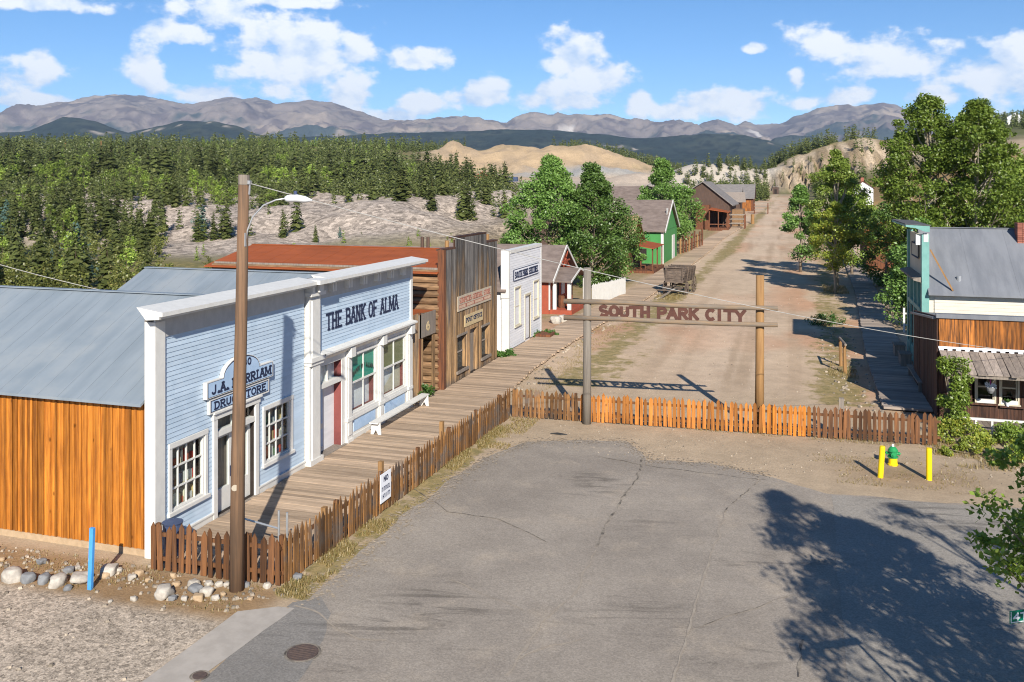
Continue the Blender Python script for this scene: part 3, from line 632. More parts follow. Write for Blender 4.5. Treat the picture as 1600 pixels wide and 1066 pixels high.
def forest_colour(X, Y, Z, f, rid, U):
    n = X.size; a = fbm(X / 160, Y / 160, 91); d = fbm(X / 25, Y / 25, 95)
    c = np.tile(np.array([.030, .044, .043]), (n, 1)); c = lerpc(c, (.052, .064, .054), sstep(a, .45, .65)); c = lerpc(c, (.02, .028, .03), sstep(d, .5, .7))  # blue of the distance haze mixed into the forest tones
    c = lerpc(c, (.36, .31, .26), sstep(a * .6 + d * .4, .655, .70) * sstep(fbm(X / 600, Y / 600, 99), .5, .6)); return c
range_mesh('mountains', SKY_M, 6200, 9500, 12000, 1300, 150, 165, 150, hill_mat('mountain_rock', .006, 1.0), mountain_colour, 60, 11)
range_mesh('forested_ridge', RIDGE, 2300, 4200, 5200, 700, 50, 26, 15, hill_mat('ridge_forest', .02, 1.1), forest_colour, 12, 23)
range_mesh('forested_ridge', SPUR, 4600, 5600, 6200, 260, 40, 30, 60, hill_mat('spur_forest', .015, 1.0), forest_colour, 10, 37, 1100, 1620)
# ------------------------------------------------------------------ lettering from strokes
def arc(cx, cy, rx, ry, a0, a1, n=9):
    return [(cx + rx * math.cos(R(a0 + (a1 - a0) * i / n)), cy + ry * math.sin(R(a0 + (a1 - a0) * i / n))) for i in range(n + 1)]
W = .66
GL = {'A': [[(0,0),(.33,1)],[(.33,1),(.66,0)],[(.14,.34),(.52,.34)]], 'B': [[(.08,0),(.08,1)],[(.08,1),(.35,1)]+arc(.36,.76,.24,.24,90,-90)+[(.08,.52)],[(.08,.52),(.36,.52)]+arc(.36,.26,.28,.26,90,-90)+[(.08,0)]],
 'C': [arc(.36,.5,.32,.5,50,310,14)], 'D': [[(.08,0),(.08,1)],[(.08,1),(.28,1)]+arc(.28,.5,.36,.5,90,-90,12)+[(.08,0)]], 'E': [[(.08,0),(.08,1)],[(.08,1),(.58,1)],[(.08,.52),(.46,.52)],[(.08,0),(.6,0)]],
 'F': [[(.08,0),(.08,1)],[(.08,1),(.6,1)],[(.08,.52),(.46,.52)]], 'G': [arc(.36,.5,.32,.5,50,330,14)+[(.66,.44),(.42,.44)]], 'H': [[(.08,0),(.08,1)],[(.6,0),(.6,1)],[(.08,.5),(.6,.5)]],
 'I': [[(.33,0),(.33,1)]], 'J': [[(.5,1),(.5,.25)]+arc(.28,.25,.22,.25,0,-170)], 'K': [[(.08,0),(.08,1)],[(.6,1),(.08,.42)],[(.24,.58),(.62,0)]], 'L': [[(.1,0),(.1,1)],[(.1,0),(.6,0)]],
 'M': [[(.05,0),(.05,1)],[(.05,1),(.44,.15)],[(.44,.15),(.83,1)],[(.83,0),(.83,1)]], 'N': [[(.07,0),(.07,1)],[(.07,1),(.6,0)],[(.6,0),(.6,1)]], 'O': [arc(.34,.5,.32,.5,90,450,18)],
 'P': [[(.08,0),(.08,1)],[(.08,1),(.36,1)]+arc(.36,.74,.26,.26,90,-90)+[(.08,.48)]], 'R': [[(.08,0),(.08,1)],[(.08,1),(.36,1)]+arc(.36,.75,.25,.25,90,-90)+[(.08,.5)],[(.3,.5),(.62,0)]],
 'S': [arc(.34,.74,.27,.26,40,270,10)+arc(.34,.24,.28,.24,90,-140,10)], 'T': [[(.33,0),(.33,1)],[(0,1),(.66,1)]], 'U': [[(.08,1),(.08,.3)]+arc(.34,.3,.26,.3,180,360,10)+[(.6,1)]], 'Y': [[(.33,0),(.33,.45)],[(.33,.45),(0,1)],[(.33,.45),(.66,1)]],
 '1': [[(.33,0),(.33,1)],[(.33,1),(.14,.82)]], '8': [arc(.34,.74,.22,.25,90,450,14),arc(.34,.25,.27,.25,90,450,14)], '0': [arc(.34,.5,.28,.5,90,450,16)], '6': [arc(.34,.28,.27,.28,90,450,14),arc(.6,.3,.53,.68,175,110,8)],
 '4': [[(.48,0),(.48,1)],[(.48,1),(.02,.3)],[(.02,.3),(.66,.3)]], '.': [[(.12,0),(.12,.1)]], '&': [arc(.3,.76,.18,.22,0,360,10),arc(.28,.26,.26,.26,60,360,10)]}
def lettering(text, pl, a0, a1, z0, z1, d, thick=.02, wt=.17, serif=False, slope=0, arch=0, wide=None):
    """words on a wall plane between a0 and a1, z0 and z1, standing d proud"""
    mb = MB(); h = z1 - z0; f = plane_map(pl); n = 0
    adv = sum({'I': .62, '.': .38, ' ': .5, 'M': 1.05}.get(c, .84) for c in text); s = (a1 - a0) / adv; x = a0; tot = a1 - a0
    w = wt * min(h, s * 1.25) / 2
    for c in text:
        g = GL.get(c); step = {'I': .62, '.': .38, ' ': .5, 'M': 1.05}.get(c, .84)
        if g:
            ox = x + s * (-.08 if c == 'I' else .07)
            def pt(p):
                a = ox + p[0] * s; k = (a - a0) / tot; return (a, z0 + w + p[1] * (h - 2*w) + slope * (a - a0) + arch * (1 - (2*k - 1) ** 2))
            for st in g:
                for i in range(len(st) - 1):
                    p, q = Vector(pt(st[i])), Vector(pt(st[i+1])); L = (q - p).length
                    if L < 1e-6: continue
                    e = (q - p) / L; nn = Vector((-e.y, e.x)) * w; ex = e * w * (.35 if len(st) > 2 else .98); n += 1
                    o = [p - ex - nn, q + ex - nn, q + ex + nn, p - ex + nn]; dd = d + (n % 9) * .00055
                    mb.pprism(pl, [tuple(v) for v in o], d - .004, dd + thick)
                if serif:
                    for end, oth in ((st[0], st[1]), (st[-1], st[-2])):
                        p = pt(end); dx, dy = abs(end[0] - oth[0]) * s, abs(end[1] - oth[1]) * h; n += 1; dd = d + (n % 9) * .00055
                        if len(st) > 3: continue
                        if dy > dx * .8 and end[1] in (0, 1):
                            q = w * 2.1; mb.pprism(pl, [(p[0]-q, p[1]-w*.75), (p[0]+q, p[1]-w*.75), (p[0]+q, p[1]+w*.75), (p[0]-q, p[1]+w*.75)], d - .004, dd + thick + .006)
        x += s * step
    return mb
def ticks(pl, a0, a1, z0, z1, d, seed, gaps=()):
    """lettering too worn to read: short upright strokes"""
    mb = MB(); rnd = random.Random(seed); a = a0; h = z1 - z0
    while a < a1:
        k = (a - a0) / (a1 - a0)
        if not any(g0 < k < g1 for g0, g1 in gaps):
            mb.pbox(pl, a, a + h * .13, z0, z1, d - .003, d + .006)
            if rnd.random() < .7: zz = z0 + rnd.choice((0, .42, .85)) * h; mb.pbox(pl, a + h * .13, a + h * .42, zz, zz + h * .15, d - .003, d + .0065)
        a += h * rnd.uniform(.42, .62)
    return mb

# ------------------------------------------------------------------ wall builders
def clap(pl, a0, a1, z0, z1, pitch=.115, ops=(), amin=None, amax=None, out=.017):
    mb = MB(); f = plane_map(pl); z = z0
    while z < z1 - 1e-4:
        zt = min(z + pitch, z1); lo = a0 if amin is None else max(a0, amin(zt)); hi = a1 if amax is None else min(a1, amax(zt))
        cuts = [(o[0], o[1]) for o in ops if o[2] < zt - .02 and o[3] > z + .02]; seg = [(lo, hi)]
        for c0, c1 in cuts:
            seg = [s for a, b in seg for s in ((a, min(b, c0)), (max(a, c1), b)) if s[1] - s[0] > .01]
        for a, b in seg:
            if b - a > .01:
                mb.add([f(a, z, out), f(b, z, out), f(b, zt, .002), f(a, zt, .002), f(a, z, -.01), f(b, z, -.01)], [(0,1,2,3), (0,4,5,1)])
        z = zt
    return mb
def vboards(pl, a0, a1, z0, z1, w=.2, ops=(), d0=0, th=.025, seed=1, batten=False, gap=.006, rag=0):
    """upright boards, each one loose; z1 may be a function of the place along the wall"""
    mb = MB(); rnd = random.Random(seed); a = a0
    while a < a1 - .02:
        b = min(a + w * rnd.uniform(.8, 1.2), a1); m = (a + b) / 2; top = z1(m) if callable(z1) else z1; bot = z0(m) if callable(z0) else z0
        seg = [(bot + rnd.uniform(0, rag), top)]
        for o0, o1, q0, q1 in ops:
            if o0 < b - .02 and o1 > a + .02:
                if (o0 > a + .03 and o0 < b - .03): b = o0; m = (a + b) / 2; continue
                if (o1 > a + .03 and o1 < b - .03 and o0 <= a + .03): b = o1
                seg = [s for z, y in seg for s in ((z, min(y, q0)), (max(z, q1), y)) if s[1] - s[0] > .02]
        t = th * rnd.uniform(.7, 1.3)
        for z, y in seg: mb.pbox(pl, a, b - gap, z, y, d0 - .01, d0 + t)
        if batten:
            for z, y in seg: mb.pbox(pl, b - .035, b + .028, z, y, d0 + th * 1.35, d0 + th * 1.35 + .02)
        a = b
    return mb
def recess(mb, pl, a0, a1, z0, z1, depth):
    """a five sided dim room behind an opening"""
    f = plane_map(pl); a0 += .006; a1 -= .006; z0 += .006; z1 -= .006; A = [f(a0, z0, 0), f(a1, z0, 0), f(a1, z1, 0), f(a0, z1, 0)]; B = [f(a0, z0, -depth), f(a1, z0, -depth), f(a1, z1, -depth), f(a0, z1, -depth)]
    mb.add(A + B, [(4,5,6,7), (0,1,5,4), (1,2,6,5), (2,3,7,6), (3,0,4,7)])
def window(root, pl, a0, a1, z0, z1, nx, nz, frame=None, fw=.11, sill=True, rail=None, depth=.06, label=None, bar=.035, proud=.045):
    """frame with its panes set back in an opening that is already cut"""
    fm = frame or M['white']; mb = MB()
    mb.pbox(pl, a0 - fw, a0, z0 - (0 if sill else fw), z1, -.05, proud); mb.pbox(pl, a1, a1 + fw, z0 - (0 if sill else fw), z1, -.05, proud)
    mb.pbox(pl, a0 - fw, a1 + fw, z1, z1 + fw * 1.1, -.05, proud + .012)
    for i in range(1, nx): a = a0 + (a1 - a0) * i / nx; mb.pbox(pl, a - bar/2, a + bar/2, z0, z1, -depth - .02, -depth + .025)
    for i in range(1, nz):
        z = z0 + (z1 - z0) * i / nz if rail is None else rail
        mb.pbox(pl, a0, a1, z - bar*.6, z + bar*.6, -depth - .022, -depth + .028)
    e = .05
    mb.pbox(pl, a0, a0 + e, z0, z1, -depth - .03, -.002); mb.pbox(pl, a1 - e, a1, z0, z1, -depth - .03, -.002); mb.pbox(pl, a0 + e, a1 - e, z0, z0 + e, -depth - .031, -.003); mb.pbox(pl, a0 + e, a1 - e, z1 - e, z1, -depth - .031, -.003)
    w = mb.build('window', fm, root, label=label)
    p = MB(); f = plane_map(pl); p.add([f(a0, z0, -depth), f(a1, z0, -depth), f(a1, z1, -depth), f(a0, z1, -depth)], [(0, 1, 2, 3)]); p.build('pane', M['glass'], w)
    if sill:
        s = MB(); s.pbox(pl, a0 - fw - .04, a1 + fw + .04, z0 - fw * .8, z0, -.05, proud + .05); s.build('sill', fm, w)
    return w
def gable_roof(root, axis, r0, r1, e0, e1, rp, ez0, ez1, rz, th, material, seams=0, name='roof', seam_w=.025, over=0):
    """ridge along `axis` from r0 to r1; eaves at e0, e1 (heights ez0, ez1); ridge at rp, height rz"""
    mb = MB(); P = (lambda a, b, z: (a, b, z)) if axis == 'X' else (lambda a, b, z: (b, a, z))
    for e, ez in ((e0, ez0), (e1, ez1)):
        mb.prism([P(r0, e, ez), P(r1, e, ez), P(r1, rp, rz), P(r0, rp, rz)], [P(r0, e, ez - th), P(r1, e, ez - th), P(r1, rp, rz - th), P(r0, rp, rz - th)])
        if seams:
            n = int(abs(r1 - r0) / seams)
            for i in range(1, n):
                a = r0 + (r1 - r0) * i / n; mb.bar(P(a, e, ez + .001), P(a, rp, rz + .001), seam_w, .012)
    if seams: mb.bar(P(r0, rp, rz + .01), P(r1, rp, rz + .01), .22, .03)
    return mb.build(name, material, root)
def shell(mb, x0, x1, y0, y1, z0, z1):
    """four plain walls"""
    mb.add([(x0,y0,z0),(x1,y0,z0),(x1,y1,z0),(x0,y1,z0),(x0,y0,z1),(x1,y0,z1),(x1,y1,z1),(x0,y1,z1)], [(0,1,5,4),(1,2,6,5),(2,3,7,6),(3,0,4,7)])
def gable(mb, pl, a0, a1, am, z0, zm): mb.pprism(pl, [(a0, z0), (a1, z0), (am, zm)], -.05, 0)
FX = -14.7; PF = ('X', FX, 1)

# ------------------------------------------------------------------ drug store
def drug_store():
    r = thing('drug_store', 'pale blue clapboard drug store with white trim and an arched name board over its door', 'store', (FX, 21.6, 0))
    ops = [(18.62, 19.93, .92, 2.5), (20.42, 22.2, .16, 2.78), (22.72, 24.12, .9, 2.46)]
    clap(PF, 18.3, 24.92, .28, 5.62, .118, ops).build('wall', M['blue'], r, label='pale blue clapboard front wall')
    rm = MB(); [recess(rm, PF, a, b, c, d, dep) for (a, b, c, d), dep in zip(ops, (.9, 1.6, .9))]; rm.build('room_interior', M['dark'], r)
    bk = MB(); bk.box(FX - .26, FX - .16, 17.99, 25.0, 3.2, 6.0); bk.build('false_front_backing', M['grey_wood'], r)
    t = MB(); t.box(FX - .25, FX + .06, 17.98, 18.34, 0, 5.7); t.build('corner_board', M['white'], r)
    for a, b in ((18.34, 20.28), (22.34, 24.92)): t = MB(); t.pbox(PF, a, b, 0, .3, -.02, .05); t.pbox(PF, a, b, .3, .34, -.02, .075); t.build('baseboard', M['white'], r)
    c = MB(); prof = [(-.22, 6.10), (.52, 6.0), (.52, 5.9), (.42, 5.89), (.42, 5.83), (.05, 5.80)]
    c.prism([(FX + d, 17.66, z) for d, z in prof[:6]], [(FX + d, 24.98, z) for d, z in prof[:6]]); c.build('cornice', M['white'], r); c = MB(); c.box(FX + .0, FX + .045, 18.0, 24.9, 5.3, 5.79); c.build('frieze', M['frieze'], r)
    window(r, PF, *ops[0], 4, 3, bar=.03); window(r, PF, *ops[2], 4, 3, bar=.03)
    # goods on the window shelves
    g = MB(); rn = random.Random(4)
    for a0, a1, z0, z1 in (ops[0], ops[2]):
        for zz, dd in ((z0 + .02, -.16), (z0 + .5, -.2), (z0 + 1.0, -.24)):
            g.pbox(PF, a0 + .02, a1 - .02, zz - .02, zz, dd - .12, dd + .1); a = a0 + .06
            while a < a1 - .1:
                w = rn.uniform(.05, .13); h = rn.uniform(.12, .36); g.pbox(PF, a, a + w, zz, zz + h, dd - w, dd); a += w + rn.uniform(.02, .1)
    g.build('window_display', M['goods'], r)
    # entrance: two glazed doors under a transom
    d = MB(); a0, a1, z0, z1 = ops[1]
    d.pbox(PF, a0 - .16, a0, 0, z1, -.1, .07); d.pbox(PF, a1, a1 + .16, 0, z1, -.1, .07); d.pbox(PF, a0 - .2, a1 + .2, z1, z1 + .16, -.1, .085); d.pbox(PF, a0, a1, 2.28, 2.42, -.15, .04); d.pbox(PF, 21.28, 21.36, 2.42, z1, -.14, .0)
    d.pbox(PF, a0 - .22, a1 + .22, z1 + .16, z1 + .21, -.1, .14)
    df = d.build('door_frame', M['white'], r)
    p = MB(); f = plane_map(PF); p.add([f(a0, 2.42, -.08), f(a1, 2.42, -.08), f(a1, z1, -.08), f(a0, z1, -.08)], [(0,1,2,3)]); p.build('pane', M['glass'], df)
    for b0, b1 in ((a0 + .01, (a0 + a1) / 2 - .01), ((a0 + a1) / 2 + .01, a1 - .01)):
        k = MB(); e = .11
        k.pbox(PF, b0, b0 + e, .17, 2.28, -.2, -.12); k.pbox(PF, b1 - e, b1, .17, 2.28, -.2, -.12); k.pbox(PF, b0 + e, b1 - e, 2.16, 2.28, -.2, -.121); k.pbox(PF, b0 + e, b1 - e, .17, .78, -.2, -.119)
        dr = k.build('door', M['white'], r); q = MB(); q.add([f(b0 + e, .78, -.16), f(b1 - e, .78, -.16), f(b1 - e, 2.16, -.16), f(b0 + e, 2.16, -.16)], [(0,1,2,3)]); q.build('pane', M['glass'], dr)
        h = MB(); aa = b1 - .06 if b0 < 21 else b0 + .06; h.pbox(PF, aa - .02, aa + .02, 1.0, 1.28, -.12, -.08); h.build('handle', M['ink'], dr)
    s = MB(); s.pbox(PF, a0 - .1, a1 + .1, .0, .16, -.3, .12); s.build('doorstep', M['grey_wood'], r)
    # two sign boards over the door
    b1 = MB(); pk = [(19.85, 3.42), (22.97, 3.42), (22.97, 3.86), (22.28, 3.86)] + [(21.42 + .86 * math.cos(R(x)), 3.86 + .44 * math.sin(R(x))) for x in range(12, 180, 14)] + [(20.56, 3.86), (19.85, 3.86)]
    b1.pprism(PF, pk, .02, .14); sg = b1.build('name_board', M['white'], r)
    cx, cz = 21.41, 3.78; ins = [(cx + (a - cx) * .955, 3.64 + (z - 3.64) * (.84 if z < 3.9 else .92)) for a, z in pk]
    b2 = MB(); b2.pprism(PF, [(cx + (a - cx) * 1.016, 3.64 + (z - 3.64) * 1.06) for a, z in ins], .141, .146); b2.build('board_outline', M['ink'], sg)
    b2 = MB(); b2.pprism(PF, ins, .142, .152); b2.build('board_field', M['panel_blue'], sg)
    lettering('J.A. MERRIAM', PF, 20.02, 22.84, 3.5, 3.77, .152, .008, .2, True).build('lettering', M['ink'], sg); lettering('1880', PF, 21.0, 21.85, 3.98, 4.19, .152, .008, .2, True).build('lettering', M['ink'], sg)
    b1 = MB(); b1.pbox(PF, 20.02, 22.82, 2.98, 3.38, .02, .1); sg = b1.build('trade_board', M['white'], r)
    b2 = MB(); b2.pbox(PF, 20.08, 22.76, 3.025, 3.335, .09, .104); b2.build('board_outline', M['ink'], sg); b2 = MB(); b2.pbox(PF, 20.11, 22.73, 3.05, 3.31, .09, .109); b2.build('board_field', M['panel_blue'], sg)
    lettering('DRUG STORE', PF, 20.2, 22.66, 3.07, 3.29, .109, .008, .2, True).build('lettering', M['ink'], sg)
    # long side of stained boards, roof
    PS = ('Y', 18.12, -1)
    vboards(PS, -38, -14.97, lambda a: .06, 3.78, .19, th=.025, seed=3, batten=True).build('side_wall', M['orange'], r, label='side wall of orange stained upright boards')
    fo = MB(); fo.box(-38, -14.97, 18.06, 18.14, -.2, .16); fo.build('foundation', M['boulder_tan'], r)
    w = MB(); shell(w, -38, FX - .27, 18.16, 25.1, -.1, 3.75); gable(w, ('X', -38, -1), 18.16, 25.1, 21.8, 3.75, 5.7); gable(w, ('X', FX - .27, 1), 18.16, 25.1, 21.8, 3.75, 5.7); w.build('wall', M['grey_wood'], r)
    gable_roof(r, 'X', -38.2, FX - .27, 17.86, 25.42, 21.8, 3.74, 3.9, 5.86, .07, M['metal_roof'], .62)
    v = MB(); v.tube([(-26.5, 22.1, 5.5), (-26.5, 22.1, 6.15)], .06); v.build('vent_pipe', M['steel'], r)
drug_store()

# ------------------------------------------------------------------ bank
def bank():
    r = thing('bank', 'pale blue bank building with tall shop windows, white pilasters and dark block lettering', 'bank', (FX, 29.4, 0))
    clap(PF, 25.72, 33.08, 3.62, 5.55, .118).build('wall', M['blue'], r)
    bk = MB(); bk.box(FX - .26, FX - .16, 25.0, 33.1, 3.2, 6.0); bk.build('false_front_backing', M['grey_wood'], r)
    c = MB(); prof = [(-.22, 6.10), (.52, 6.0), (.52, 5.9), (.42, 5.89), (.42, 5.83), (.05, 5.80)]
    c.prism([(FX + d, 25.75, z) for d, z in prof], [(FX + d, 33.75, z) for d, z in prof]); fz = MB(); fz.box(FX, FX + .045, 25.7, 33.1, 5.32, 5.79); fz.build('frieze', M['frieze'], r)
    a = 26.4
    while a < 33: c.pbox(PF, a, a + .1, 5.5, 5.8, .045, .22); c.pbox(PF, a + .16, a + .26, 5.5, 5.8, .045, .22); a += 1.12
    c.build('cornice', M['white'], r)
    p = MB(); p.pbox(PF, 25.0, 25.7, 0, 5.5, -.1, .16); p.pbox(PF, 25.12, 25.58, .3, 5.4, .16, .21); p.pbox(PF, 24.92, 25.78, 3.42, 3.56, -.05, .3); p.pbox(PF, 24.96, 25.74, 3.3, 3.42, -.05, .25); p.pbox(PF, 24.95, 25.75, 0, .32, -.05, .24)
    pi = p.build('pilaster', M['white'], r)
    q = MB(); q.pbox(PF, 24.9, 25.8, 5.5, 5.62, -.05, .3); q.pbox(PF, 24.86, 25.84, 5.9, 6.03, -.05, .62)
    for i in range(3): q.pbox(PF, 24.95 + i * .28, 25.12 + i * .28, 5.62, 5.88, .0, .3 + .1 * (i == 1))
    q.build('capital', M['white'], pi)
    lettering('THE BANK OF ALMA', PF, 26.3, 31.95, 4.2, 4.78, .018, .012, .135, True).build('lettering', M['ink'], r)
    # shop front
    l = MB(); l.prism([(FX + d, 25.72, z) for d, z in ((0,3.62),(.3,3.56),(.3,3.50),(.22,3.48),(.2,3.42),(.05,3.3),(0,3.3))], [(FX + d, 33.2, z) for d, z in ((0,3.62),(.3,3.56),(.3,3.50),(.22,3.48),(.2,3.42),(.05,3.3),(0,3.3))])
    l.pbox(PF, 25.72, 33.1, 3.18, 3.3, -.05, .04); l.build('shop_cornice', M['white'], r)
    for a in (27.62, 30.12, 32.7):
        k = MB(); k.pbox(PF, a, a + .36, 0, 3.3, -.1, .1); k.pbox(PF, a + .07, a + .29, .4, 3.1, .1, .13); k.pbox(PF, a - .03, a + .39, 0, .26, -.1, .15); k.pbox(PF, a - .03, a + .39, .88, 1.0, -.1, .15); k.pbox(PF, a + .02, a + .34, 3.1, 3.42, .1, .26)
        k.build('pier', M['white'], r)
    wins = [(28.1, 30.0, 1.06, 3.06), (30.6, 32.6, 1.06, 3.06)]
    for i, (a0, a1, z0, z1) in enumerate(wins):
        s = MB(); s.pbox(PF, a0 - .1, a1 + .1, 0, .3, -.05, .06); s.pbox(PF, a0 - .1, a1 + .1, .86, .98, -.05, .09); s.pbox(PF, a0 - .1, a1 + .1, .3, .86, -.05, .03); sp = s.build('stall_riser', M['white'], r)
        s = MB(); s.pbox(PF, a0 + .1, a1 - .1, .4, .78, .02, .045); s.build('inset_panel', M['panel_blue'], sp)
        w = window(r, PF, a0, a1, z0, z1, 2, 2, rail=2.1, fw=.1, bar=.05, depth=.03, proud=.03)
        sh = MB(); f = plane_map(PF); sh.add([f(a0 + .03, 2.1, -.07), f(a1 - .03, 2.1, -.07), f(a1 - .03, z1, -.07), f(a0 + .03, z1, -.07)], [(0,1,2,3)]); sh.build('roller_shade', M['shade_green' if i == 0 else 'shade_olive'], w)
        rm = MB(); recess(rm, PF, a0, a1, z0, z1, .75); rm.build('room_interior', M['pink_room'], r)
        ct = MB(); ct.pbox(PF, a0 + .05, a1 - .05, z0 + .0, z0 + .34, -.7, -.4); ct.pbox(PF, a0 + .1 + i * .6, a0 + .7 + i * .5, z0 + .34, z0 + .9, -.7, -.55); ct.build('counter', M['counter'], r)
        if i == 0: lettering('BANK OF ALMA', PF, a0 + .1, a1 - .1, 2.28, 2.44, -.028, .003, .2, False, arch=.2).build('lettering', M['faint_ink'], w)
        else:
            tn = MB(); tn.add([f(a0 + .1, z0 + .02, -.2), f(a1 - .03, z0 + .02, -.2), f(a1 - .03, 2.02, -.2), f(a1 - .3, 1.95, -.2)], [(0,1,2,3)]); tn.build('curtain', M['shade_tan'], w)
    d = MB(); d.pbox(PF, 25.74, 25.9, 0, 3.2, -.5, .05); d.pbox(PF, 27.36, 27.62, 0, 3.2, -.5, .03); d.pbox(PF, 25.9, 27.36, 3.1, 3.2, -.3, .03); d.pbox(PF, 25.9, 27.36, 2.36, 2.5, -.3, .03); d.pbox(PF, 26.6, 26.66, 2.5, 3.1, -.2, -.1); df = d.build('door_frame', M['white'], r)
    p = MB(); f = plane_map(PF); p.add([f(25.9, 2.5, -.14), f(27.36, 2.5, -.14), f(27.36, 3.1, -.14), f(25.9, 3.1, -.14)], [(0,1,2,3)]); p.build('pane', M['glass'], df)
    rm = MB(); recess(rm, PF, 25.9, 27.36, .14, 3.1, .9); rm.build('room_interior', M['pink_room'], r)
    k = MB(); k.pbox(PF, 25.92, 26.62, .16, 2.35, -.32, -.25); k.pbox(PF, 25.98, 26.56, .2, .3, -.25, -.235); dr = k.build('door', M['white'], r)
    k = MB(); [k.pbox(PF, 26.0 + i * .2, 26.13 + i * .2, 1.1, 2.25, -.26, -.24) for i in range(3)]; k.pbox(PF, 26.02, 26.54, .34, .92, -.26, -.24); k.build('inset_panel', M['panel_blue'], dr)
    k = MB(); k.pbox(PF, 26.85, 27.1, 1.0, 1.8, -.7, -.5); k.pbox(PF, 26.7, 27.3, .16, .9, -.85, -.6); k.build('counter', M['red_brick'], r)
    s = MB(); s.pbox(PF, 25.8, 27.7, 0, .17, -.4, .14); s.build('doorstep', M['grey_wood'], r)
    w = MB(); shell(w, -24.1, FX - .27, 25.55, 33.05, -.1, 4.2); gable(w, ('X', -24.1, -1), 25.55, 33.05, 29.3, 4.2, 5.6); gable(w, ('X', FX - .27, 1), 25.55, 33.05, 29.3, 4.2, 5.6); w.build('wall', M['white_board'], r)
    e = MB(); e.box(FX - .26, FX + .06, 33.06, 33.24, 0, 5.72); e.build('corner_board', M['white'], r)
    gable_roof(r, 'X', -24.3, FX - .27, 25.46, 33.2, 29.3, 4.05, 4.05, 5.78, .07, M['metal_roof'], .62)
bank()
b = thing('bench', 'long white plank bench with notched ends below the bank windows', 'bench', (-14.15, 31.2, .17))
k = MB(); k.box(-14.32, -13.98, 28.7, 33.4, .58, .62); k.box(-14.30, -14.27, 28.8, 33.3, .5, .58); k.build('seat', M['white'], b)
for y in (28.85, 33.2):
    k = MB(); k.prism([(-14.33, y, .17), (-14.22, y, .17), (-14.13, y, .34), (-14.04, y, .17), (-13.93, y, .17), (-13.96, y, .58), (-14.30, y, .58)], [(-14.33, y+.05, .17), (-14.22, y+.05, .17), (-14.13, y+.05, .34), (-14.04, y+.05, .17), (-13.93, y+.05, .17), (-13.96, y+.05, .58), (-14.30, y+.05, .58)]); k.build('leg', M['white'], b)

